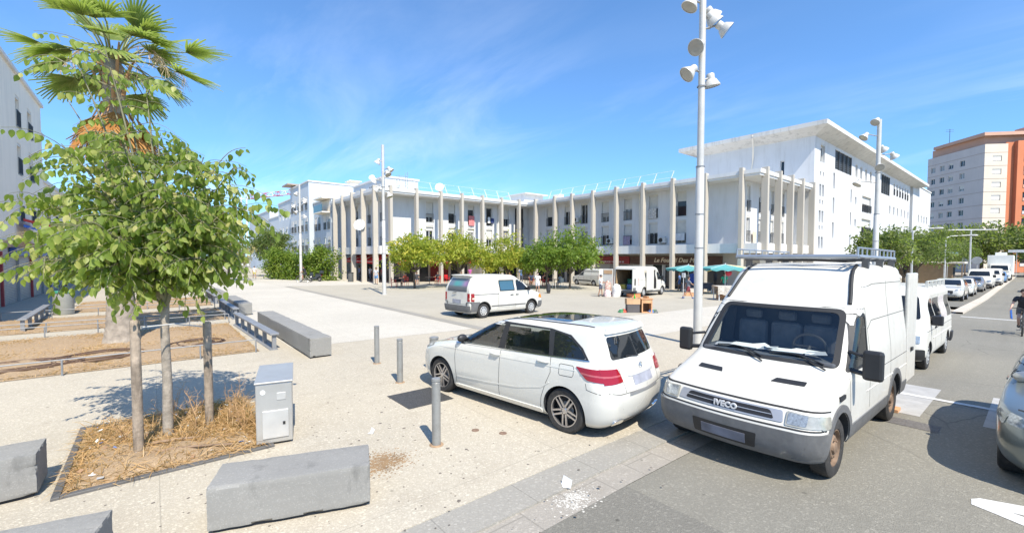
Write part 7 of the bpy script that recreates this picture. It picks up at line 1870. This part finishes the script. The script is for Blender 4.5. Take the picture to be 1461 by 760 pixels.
    for i in range(0 if bald else 1):
        prof = [(.098*sin(pi*s/14), .104*cos(pi*s/14)) for s in range(0, 9)]; prof[0] = (.001,.104)
        mt = Matrix.Translation(hc+Vector((-.016,0,.028))*k) @ Matrix.Rotation(-.42, 4, 'Y') @ Matrix.Diagonal((k*1.03,k*.97,k*1.0,1)); m.lathe(prof, 16, 0, mt)
        if female: m.sphere(hc+Vector((-.075,0,-.05))*k, .07*k, 10, 7, 0, (.7,1,1.5))
        m.build('cap' if cap else 'hair', M('hair'+cn(cap or hair), cap or hair, .8, var=.2, scale=20), t, smooth=60)
        if cap: MB().box(.06*k,.16*k,-.06*k,.06*k,0,.012*k,0,Matrix.Translation(hc+Vector((.01,0,.045))*k)).build('cap_peak', M('hair'+cn(cap), cap), t)
    if mask: MB().sphere(hc+Vector((.055,0,-.045))*k, .058*k, 10, 7, 0, (.75,.95,.85)).build('face_mask', PAPER, t, smooth=60)
    return t
IMR = radians(50.5)            # heading that walks to the right in the picture
TOCAM = radians(-39.5)
person('man in a patterned grey shirt and blue shorts walking out between the arcade pillars', -42.3, 17.25, TOCAM+.2, 1.72, 'tan', (.42,.43,.46), 'short', (.12,.25,.45), 'short', pattern=True, hip=(18,-16), knee=(6,18), arm=(-14,14))
person('person in a white T-shirt, white shorts and white face mask pulling a dark shopping trolley', -25.11, 23.31, TOCAM-.1, 1.62, 'tan', (.78,.78,.78), 'short', (.66,.66,.68), 'short', mask=True, hip=(14,-10), knee=(6,16), arm=(8,-20), elbow=(25,10), spread=(10,22))
person('vendor in a white T-shirt, dark cap and dark shorts standing by the open van doors', -20.17, 24.93, IMR-.5, 1.56, 'tan', (.78,.78,.77), 'short', (.10,.10,.13), 'short', cap=(.03,.035,.06), arm=(28,12), elbow=(60,70))
person('man in a grey T-shirt and dark red shorts striding across the square with blue shoes', -15.67, 28.94, IMR, 1.62, 'tan', (.16,.17,.19), 'short', (.20,.035,.045), 'short', shoes=(.03,.09,.30), hip=(30,-28), knee=(8,14), arm=(-25,38), elbow=(15,25))
person('woman in a blue dress-like top standing under the teal parasol', -20.9, 37.0, radians(200), 1.62, 'tan', (.12,.20,.42), 'short', (.12,.20,.42), 'short', female=True)
person('person in a green T-shirt standing behind the stall with the teal parasol', -16.4, 36.0, radians(120), 1.72, 'tan', (.04,.42,.26), 'short', (.08,.08,.1), 'long', arm=(20,15), elbow=(40,30))
person('person in white and yellow walking far away on the pedestrian street', -61.6, 9.65, radians(10), 1.5, 'tan', (.75,.75,.74), 'short', (.55,.48,.15), 'short', hip=(14,-14))
person('person in a pale shirt standing at the far corner of the closed shops', -53.6, -4.9, radians(60), 1.8, 'tan', (.5,.52,.6), 'short', (.12,.05,.05), 'short')
def seat_at(x, y, rz, label, top, bottom=(.08,.1,.16), skin='tan', legs='short', fem=False, arm=(30,35), h=1.7):
    return person(label, x, y, rz, h, skin, top, 'short', bottom, legs, sit=.52, hip=(86,84), knee=(84,80), arm=arm, elbow=(55,60), lean=4, group='people sitting at the cafe tables', female=fem)
def chair(x, y, rz, mat, label, stool=False):
    t = thing('stool' if stool else 'cafe_chair', label, 'chair' if not stool else 'stool', x, y, None, rz, group='red cafe chairs' if not stool else None)
    MB().box(-.22,.22,-.22,.22,.43,.465).build('seat', mat, t, bevel=.012)
    for a in (-.19,.19):
        for c in (-.19,.19): MB().tube([(a*1.12,c*1.12,0),(a,c,.44)], .018, 6).build('leg', mat, t)
    if not stool:
        m = MB(); 
        for q in np.linspace(-.18,.18,5): m.box(-.235,-.215,q-.03,q+.03,.5,.80)
        m.box(-.24,-.21,-.22,.22,.79,.88); m.box(-.24,-.21,-.22,-.19,.46,.8); m.box(-.24,-.21,.19,.22,.46,.8); m.build('backrest', mat, t, bevel=.005)
        m = MB()
        for s in (-.22,.22): m.box(-.22,.18,s-.02,s+.02,.64,.665); m.box(.15,.18,s-.02,s+.02,.46,.65)
        m.build('armrests', mat, t)
    return t
def table(x, y, label, mat, r=.36):
    t = thing('cafe_table', label, 'table', x, y, None, group='cafe tables'); MB().box(-r,r,-r,r,.71,.74).build('tabletop', mat, t, bevel=.01)
    MB().tube([(0,0,.02),(0,0,.71)], .03, 8).build('stem', BLACKP, t); MB().box(-.22,.22,-.22,.22,0,.03).build('foot', BLACKP, t, bevel=.008); return t
REDP = M('red_plastic', (.62,.03,.035), .4); DKT = M('dark_table', (.05,.045,.045), .5); WHP = M('white_plastic', (.74,.74,.72), .45)
chair(-37.35,16.88,radians(60),REDP,'red plastic chair nearest the lamp post at the cafe'); table(-38.0,17.55,'dark cafe table between two red chairs by the first plaza tree',DKT)
seat_at(-38.35,18.5,radians(-95),'person in an orange-red top sitting at the cafe table by the first plaza tree',(.62,.10,.05)); chair(-38.35,18.5,radians(-95),REDP,'red plastic chair under the person in the orange-red top')
chair(-42.6,25.6,radians(0),REDP,'red plastic chair in front of the dark red cafe front')
chair(-31.2,30.0,radians(200),REDP,'red plastic chair at the shaded tables left of the white stool'); chair(-29.2,29.0,0,WHP,'white plastic stool standing in front of the shaded cafe tables',True)
seat_at(-30.3,31.2,radians(180),'man in a grey-blue T-shirt sitting beside the largest plaza tree',(.42,.46,.55),(.25,.3,.42)); chair(-30.3,31.2,radians(180),WHP,'white chair under the man in the grey-blue T-shirt')
table(-31.1,31.2,'cafe table in front of the man in the grey-blue T-shirt',DKT)
for i, (x,y,a,c,l) in enumerate([(-32.0,30.7,40,(.03,.03,.035),'diner in black at the shaded table, facing the white stool'),(-33.0,31.6,-30,(.10,.05,.05),'diner in dark brown sitting deeper in the shade of the plaza trees'),(-34.2,30.9,-60,(.05,.07,.14),'diner in navy at the shaded tables'),(-35.6,31.9,-20,(.03,.03,.03),'diner in black near the arcade pillars'),(-36.6,29.4,-40,(.30,.05,.06),'diner in dark red behind the small white van'),(-40.9,21.0,-30,(.06,.06,.07),'diner in dark grey behind the first plaza tree'),(-40.6,23.3,-60,(.04,.04,.05),'diner in black at the table behind the first plaza tree'),(-41.2,26.6,-10,(.10,.10,.12),'diner in charcoal behind the second plaza tree'),(-38.3,31.2,-35,(.35,.22,.15),'diner in a tan shirt by the arcade under the trees')]):
    seat_at(x,y,radians(a),l,c); chair(x,y,radians(a),DKT if i % 2 else REDP,'cafe chair under the '+' '.join(l.split()[:10]))
for x,y,l in ((-33.2,30.6,'dark cafe table among the diners under the trees'),(-35.4,31.0,'dark cafe table nearer the arcade pillars'),(-40.4,22.2,'dark cafe table behind the first plaza tree'),(-40.3,26.4,'dark cafe table behind the second plaza tree')): table(x,y,l,DKT)
for i, (x,y,a,c,l) in enumerate([(-49.3,19.4,-60,(.55,.56,.6),'person in a pale top standing in the arcade behind the pillars'),(-46.2,19.6,-40,(.30,.06,.06),'person in dark red standing in the arcade near the corner'),(-52.4,19.3,-70,(.2,.24,.4),'person in a blue top standing in the far arcade bay'),(-38.8,33.4,-40,(.12,.25,.55),'person in blue standing in the arcade shade behind the trees'),(-43.6,29.4,-30,(.4,.1,.3),'person in a purple-pink top before the arcade shop')]): person(l,x,y,radians(a),1.7,'tan',c,'short',(.08,.09,.12),'long')
# trolley, rucksack-like bag
def trolley():
    t = thing('shopping_trolley', 'dark two-wheeled shopping trolley next to the person in white', 'trolley', -24.55, 23.95, None, radians(60)); m = MB()
    m.box(-.14,.14,-.2,.2,.15,.72); m.build('bag', M('dark_bag', (.035,.035,.04), .8), t, bevel=.06); m = MB(); m.tube([(-.1,-.16,.7),(-.2,-.16,1.0),(-.2,.16,1.0),(-.1,.16,.7)], .014, 6); m.build('handle', RAILM, t)
    for s in (-.2,.2): MB().lathe([(.10,-.015),(.10,.015),(.02,.02)], 16, 0, frame((0,s,.10),(0,1,0))).build('wheel', TYRE, t)
trolley()
# ---- bicycles ------------------------------------------------------------------------------
def bicycle(label, x, y, rz, col, z=None):
    t = thing('bicycle', label, 'bicycle', x, y, z, rz); fm = M('bike_%s' % label[:4], col, .35); R = .335
    for xc in (.53,-.53):
        m = MB(); m.tube([(xc+R*cos(a), 0, R+R*sin(a)) for a in np.linspace(0,2*pi,33)], .022, 7); w = m.build('wheel', TYRE, t, smooth=60)
        m = MB(); m.tube([(xc+(R-.03)*cos(a), 0, R+(R-.03)*sin(a)) for a in np.linspace(0,2*pi,33)], .010, 5)
        for k in range(16): a = 2*pi*k/16; m.tube([(xc,.02*(1 if k % 2 else -1),R),(xc+(R-.03)*cos(a),0,R+(R-.03)*sin(a))], .002, 3, cap=False)
        m.sphere((xc,0,R),.03,8,5); m.build('rim', ALLOY, w)
    m = MB(); bb = (-.06,0,.29); st = (-.20,0,.80); hd = (.36,0,.80); hb = (.40,0,.68)
    for a, b in ((bb,st),(st,hd),(bb,hb),(hd,hb)): m.tube([a,b], .018, 8)
    for s in (-.05,.05): m.tube([bb,(-.53,s,R)], .011, 6); m.tube([(-.18,0,.74),(-.53,s,R)], .010, 6); m.tube([hb,(.43,s,.60),(.53,s,R)], .013, 6)
    m.build('frame', fm, t, smooth=60)
    m = MB(); m.tube([hd,(.34,0,.98)], .014, 6); m.tube([(.34,0,.98),(.36,.14,1.0),(.30,.31,1.0)], .013, 6); m.tube([(.34,0,.98),(.36,-.14,1.0),(.30,-.31,1.0)], .013, 6); m.build('handlebar', BLACKP, t)
    m = MB(); m.tube([st,(-.23,0,.92)], .014, 6); m.add([(-.36,-.08,.93),(-.36,.08,.93),(-.1,.03,.93),(.0,0,.93),(-.1,-.03,.93),(-.36,-.08,.96),(-.36,.08,.96),(-.1,.03,.96),(.0,0,.955),(-.1,-.03,.96)], [(4,3,2,1,0),(5,6,7,8,9),(0,1,6,5),(1,2,7,6),(2,3,8,7),(3,4,9,8),(4,0,5,9)]); m.build('saddle', BLACKP, t)
    m = MB(); m.lathe([(.09,-.004),(.09,.004),(.001,.005)], 18, 0, frame((-.06,-.04,.29),(0,1,0))); m.tube([(-.06,-.06,.29),(.06,-.06,.16)], .012, 6); m.tube([(-.06,.06,.29),(-.18,.06,.42)], .012, 6); m.box(.01,.11,-.16,-.07,.15,.175); m.box(-.23,-.13,.07,.16,.41,.435); m.build('cranks', STEEL, t)
    return t
cz = gz(24.9)-.035
bicycle('dark bicycle ridden towards the camera along the street', -.36, 24.9, -pi/2, (.03,.035,.04), cz)
person('cyclist in a dark T-shirt riding along the street with a blue bag on the handlebar', -.36, 25.12, -pi/2, 1.74, 'light', (.035,.035,.04), 'short', (.16,.13,.10), 'short', sit=1.02, z=cz, lean=38, hip=(58,38), knee=(62,78), arm=(12,12), elbow=(42,42), spread=(20,20))
b = MB(); b.add([(-.02,-.05,.26),(.02,.05,.26),(.02,-.15,-.05),(-.02,.17,-.06),(.05,.15,-.08),(.05,-.16,-.07),(.03,-.04,.26),(-.03,.04,.26)], [(0,6,5,2),(6,1,4,5),(1,7,3,4),(7,0,2,3),(2,5,4,3)]); b.tube([(0,0,.25),(0,0,.34)], .012, 5)
t = tag(b.build('carrier_bag', M('blue_bag', (.03,.12,.42), .45, var=.3), loc=(-.66,24.56,cz+.66)), 'blue plastic carrier bag hanging from the handlebar of the cyclist', 'bag')
bicycle('pale bicycle ridden away from the scooter beside the hedge', -49.55, 12.35, radians(232), (.35,.33,.3))
person('cyclist in a black top riding a bicycle beside the hedge', -49.45, 12.48, radians(232), 1.68, 'tan', (.02,.022,.026), 'short', (.03,.03,.03), 'short', sit=1.0, lean=24, hip=(50,70), knee=(55,85), arm=(18,18), elbow=(40,40), spread=(14,14))
def scooter():
    t = thing('scooter', 'dark grey motor scooter parked in front of the hedge', 'scooter', -51.2, 13.9, None, radians(215)); dk = M('scooter_dark', (.045,.055,.065), .3)
    for x in (.62,-.58): w = MB().lathe([(.12,-.05),(.24,-.055),(.255,0),(.24,.055),(.12,.05)], 24, 0, frame((x,0,.255),(0,1,0))).build('wheel', TYRE, t, smooth=50); MB().lathe([(.13,-.04),(.03,-.05),(.03,.05),(.13,.04)], 16, 0, frame((x,0,.255),(0,1,0))).build('rim', STEEL, w)
    m = MB(); m.prism([(-.85,.62),(-.80,.78),(-.2,.78),(-.05,.5),(.3,.30),(.3,.24),(-.2,.24),(-.4,.42)], -.17, .17, 0, Matrix(((1,0,0,0),(0,0,-1,0),(0,1,0,0),(0,0,0,1)))); m.build('body', dk, t, bevel=.04)
    m = MB(); m.prism([(.3,.28),(.42,.95),(.52,1.0),(.62,.6),(.66,.50),(.52,.5)], -.18, .18, 0, Matrix(((1,0,0,0),(0,0,-1,0),(0,1,0,0),(0,0,0,1)))); m.build('leg_shield', dk, t, bevel=.04)
    MB().box(-.78,-.1,-.15,.15,.78,.88).build('seat', BLACKP, t, bevel=.04); m = MB(); m.tube([(.45,-.32,1.05),(.48,0,1.0),(.45,.32,1.05)], .02, 6); m.tube([(.46,.2,1.04),(.46,.3,1.25)], .01, 5); m.box(.44,.46,.22,.38,1.22,1.32); m.build('handlebar', BLACKP, t); MB().box(-1.0,-.70,-.18,.18,.9,1.2).build('top_case', dk, t, bevel=.05); MB().box(-.88,-.85,-.08,.08,.62,.70).build('tail_light', RED, t)
scooter()
# ------------------------------------------------------------------ market goods
CARD = M('cardboard', (.50,.32,.18), .9, var=.15); WOODC = M('crate_wood', (.55,.30,.15), .8, var=.2, scale=6); ORC = M('orange_crate', (.66,.22,.08), .6)
def crate(x, y, z, rz, sx, sy, h, mat, label, items=(), grp=None, open_=True, z0=None):
    t = thing('crate', label, 'crate', x, y, gz(y)+z, rz, group=grp); m = MB(); w = .02
    m.box(-sx,sx,-sy,sy,0,w); m.build('base', mat, t)
    for q in ((-sx,sx,-sy,-sy+w),(-sx,sx,sy-w,sy),(-sx,-sx+w,-sy+w,sy-w),(sx-w,sx,-sy+w,sy-w)): MB().box(*q, w, h).build('side', mat, t)
    if not open_: MB().box(-sx-.01,sx+.01,-sy-.01,sy+.01,h,h+.02).build('lid', mat, t)
    return t
A_ = radians(50)
t = thing('cabinet_box', 'small brown wooden box with an open dark front standing on the square', 'box', -12.42, 18.85, None, A_); m = MB(); 
for q in ((-.26,.26,-.22,.22,0,.04),(-.30,.30,-.25,.25,.68,.72),(-.26,-.20,-.22,.22,.04,.68),(.20,.26,-.22,.22,.04,.68),(-.2,.2,.18,.22,.04,.68),(-.2,.2,-.22,-.19,.48,.68)): m.box(*q)
m.build('casing', WOODC, t, bevel=.006); MB().box(-.2,.2,.15,.178,.05,.5).build('dark_back', M('dark_wood', (.12,.06,.03), .7), t)
crate(-12.85,18.35,.42,A_,.33,.2,.28,CARD,'open cardboard box next to the wooden box, propped on a low pallet box'); t = crate(-12.85,18.35,.0,A_,.30,.2,.40,M('dark_crate', (.10,.09,.09), .7),'dark plastic crate carrying the open cardboard box',open_=False)
tag(MB().lathe([(.04,0),(.045,.02),(.045,.16),(.02,.22),(.016,.30),(.001,.31)], 14).build('bottle', M('green_bottle', (.06,.42,.05), .15), loc=(-12.8,18.45,gz(18.4)+.62), smooth=50), 'green bottle standing in the open cardboard box', 'bottle')
tag(MB().box(-.12,.12,-.08,.08,0,.09).build('trinket_box', M('brown_plank', (.35,.17,.07)), loc=(-12.45,18.9,gz(18.9)+.72), bevel=.01), 'small brown object lying on top of the wooden box', 'box')
rs = random.Random(21); k = 0
for dx, c, l in ((-1.05,(.6,.6,.58),'white and red packs lying left of the dark crate'),(-.75,(.55,.10,.06),'red object lying left of the dark crate'),(-.9,(.08,.28,.12),'green object among the packs left of the dark crate'),(.55,(.12,.2,.42),'blue object lying right of the wooden box'),(.8,(.16,.17,.16),'dark grey toolbox lying right of the wooden box'),(.68,(.2,.4,.15),'green toy lying right of the wooden box')):
    x, y = -12.55+dx*cos(A_)+rs.gauss(0,.06), 18.55+dx*sin(A_)+rs.gauss(0,.06); m = MB(); m.box(-.15,.15,-.09,.09,.0,.10); m.box(-.1,.1,-.05,.05,.10,.17); o = m.build('bric_a_brac', M('bric_%d' % k, c, .6, var=.3, scale=12), loc=(x,y,gz(y)), bevel=.02); o.rotation_euler.z = rs.uniform(0,3); tag(o, l, 'goods'); k += 1
crate(-18.52,26.55,0,A_+.1,.42,.25,.26,ORC,'orange crate standing on the square beside the open van'); tag(MB().sphere((0,0,0),.12,12,8,0,(1.3,1,.7)).build('dark_bundle', M('dark_bag', (.035,.035,.04)), loc=(-18.5,26.6,gz(26.6)+.3), smooth=60), 'dark bundle lying in the orange crate', 'bundle')
def sack(x, y, r, h, mat, label):
    m = MB(); m.lathe([(.001,0),(r*.95,.0),(r*1.06,h*.22),(r*1.0,h*.5),(r*.92,h*.72),(r*.62,h*.88),(r*.25,h*.97),(.001,h)], 14); rr = random.Random(int(x*100)); m.v = [(a+rr.gauss(0,r*.10),b+rr.gauss(0,r*.10),c) for a,b,c in m.v]; return tag(m.build('sack', mat, loc=(x,y,gz(y)), smooth=70), label, 'sack', 'sacks beside the open van')
sack(-19.9,25.35,.26,.52,M('pink_white_sack', (.66,.52,.50), .7, var=.4, scale=9),'white and pink plastic sack at the feet of the vendor'); sack(-19.55,25.95,.32,.95,M('white_sack', (.68,.68,.66), .6, var=.2, scale=8),'big white sack standing behind the open van'); sack(-20.3,25.9,.24,1.15,M('mixed_sack', (.55,.36,.30), .7, var=.6, scale=8),'tall colourful bundle between the vendor and the open van')
crate(-17.1,31.7,0,A_,.36,.25,.24,WOODC,'low wooden crate in front of the open van'); crate(-17.25,32.6,0,A_,.35,.25,.5,M('pale_carton', (.62,.54,.44), .9),'pale carton standing in front of the open van',open_=False); crate(-16.9,32.9,0,A_,.2,.2,.42,M('dark_wood', (.12,.06,.03)),'dark brown carton beside the pale carton in front of the open van',open_=False)
crate(-14.1,30.6,0,A_,.3,.22,.34,WOODC,'lower wooden crate behind the lamp post by the market table'); crate(-14.1,30.6,.36,A_,.28,.2,.26,CARD,'cardboard box stacked on the wooden crate by the market table')
def parasol(x, y, w, d, h, rz, label, c1, c2):
    t = thing('market_parasol', label, 'parasol', x, y, None, rz, group='teal market parasols'); m = MB(); n = 8
    apex = (0,0,h+.28)
    ring = [(w*sx, d*sy, h+.0) for sx, sy in ((-1,-1),(-.5,-1),(0,-1),(.5,-1),(1,-1),(1,0),(1,1),(.5,1),(0,1),(-.5,1),(-1,1),(-1,0))]
    for i in range(12):
        a, b = ring[i], ring[(i+1)%12]; mi = 1 if i in (3,4,8) else 0; m.add([apex,a,b,(apex[0],apex[1],apex[2]-.02)], [(0,1,2)], mi)
        q = lambda p, z: (p[0]*1.01,p[1]*1.01,z); mid_ = ((a[0]+b[0])/2,(a[1]+b[1])/2); m.add([q(a,h),q(b,h),q(b,h-.12),(mid_[0]*1.01,mid_[1]*1.01,h-.24),q(a,h-.12)], [(0,4,3,2,1)], mi)
    m.build('canopy', [c1,c2], t); m = MB(); m.tube([(0,0,0),(0,0,h+.4)], .03, 8)
    for r_ in ring[::2]: m.tube([(0,0,h+.3),r_], .012, 5)
    m.build('frame', STEELW, t); MB().box(-.3,.3,-.3,.3,0,.08).build('base', DARK, t, bevel=.01)
TEAL = M('teal_canvas', (.09,.33,.33), .7); YEL = M('pale_yellow_canvas', (.72,.60,.25), .7)
parasol(-19.3,35.6,1.5,1.3,2.05,A_,'teal market parasol to the left of the tall floodlight post',TEAL,YEL); parasol(-16.3,35.9,1.8,1.4,2.15,A_,'teal and yellow market parasol right of the tall floodlight post',TEAL,YEL)
def stall_table(x, y, rz, L, w, h, label, mat, drape):
    t = thing('stall_table', label, 'table', x, y, None, rz, group='market stall tables'); MB().box(-L,L,-w,w,h-.04,h).build('tabletop', WOODC, t)
    for a in (-L+.08,L-.08):
        for c in (-w+.08,w-.08): MB().box(a-.025,a+.025,c-.025,c+.025,0,h-.04).build('leg', STEELW, t)
    n = 24; m = MB(); P = []
    for i in range(n+1):
        for (yy, zz_) in ((-w-.06,h-drape),(-w-.02,h+.01),(w+.02,h+.01),(w+.06,h-drape)): P.append((-L-.03+(2*L+.06)*i/n, yy+(.03*sin(i*1.9) if zz_ < h else 0), zz_+(.06*sin(i*.8) if zz_ < h else 0)))
    m.add(P, [(i*4+j,i*4+4+j,i*4+5+j,i*4+1+j) for i in range(n) for j in range(3)]); m.build('cloth_cover', mat, t, smooth=60); return t
stall_table(-13.4,30.6,A_-.15,1.1,.7,.95,'market table draped with a grey striped sheet behind the lamp post',M('striped_sheet', (.46,.42,.36), .8, var=.35, scale=9),.55); stall_table(-18.9,36.3,A_,1.2,.4,.8,'market table under the left teal parasol',M('dark_cloth', (.08,.08,.10), .9),.5)
for i, (x,y,z,c,l) in enumerate([(-19.3,36.3,1.62,(.04,.10,.50),'blue garment hanging under the left teal parasol'),(-20.0,36.8,1.5,(.5,.5,.5),'grey garment hanging under the left teal parasol'),(-15.9,35.6,1.75,(.62,.05,.08),'red round item hanging under the right teal parasol')]):
    y0 = gz(y); m = MB()
    if i < 2: m.prism([(-.22,.0),(.22,0),(.25,-.9),(-.25,-.9)], -.03, .03, 0, frame((0,0,0),(.6,-.8,0)) @ Matrix.Rotation(0,4,'Z')); 
    else: m.sphere((0,0,0),.24,14,9)
    m.tube([(0,0,0),(0,0,.3)], .008, 4); tag(m.build('hanging_goods', M('hang_%d' % i, c, .8), loc=(x,y,y0+z), smooth=60), l, 'goods')
t = thing('notice_board', 'small white notice on a thin stand beside the striding man', 'sign', -17.3, 31.2, None, IMR-pi/2); MB().tube([(0,0,0),(0,0,1.45)], .02, 6).build('stand', STEELW, t); MB().box(-.3,.3,-.02,.02,1.4,1.75).build('board', PAPER, t)
# traffic cone behind the wheel of the big van
t = thing('traffic_cone', 'small orange block with a wooden base behind the rear wheel of the big van', 'cone', -1.62, 9.75, gz(9.75)-.03); MB().box(-.16,.16,-.12,.12,0,.05).build('base', WOODC, t); MB().lathe([(.11,.05),(.08,.2),(.06,.26),(.001,.27)], 14).build('cone', ORC, t, smooth=50)
# low stone planters/steps far right
tag(MB().box(-9.2,-5.2,40.4,44.6,-.6,-.05).build('low_wall', M('low_wall_stone', (.50,.46,.38), .9), bevel=.02), 'low pale stone wall under the street trees', 'wall')
t = thing('waste_container', 'grey waste container beside the first parked sport utility car', 'container', -5.2, 41.5-5, None, 0); MB().box(-.45,.45,-.4,.4,.1,1.05).build('body', M('container_grey', (.28,.29,.30), .6), t, bevel=.04); MB().box(-.48,.48,-.43,.43,1.05,1.14).build('lid', M('container_lid', (.20,.21,.22), .6), t, bevel=.03)
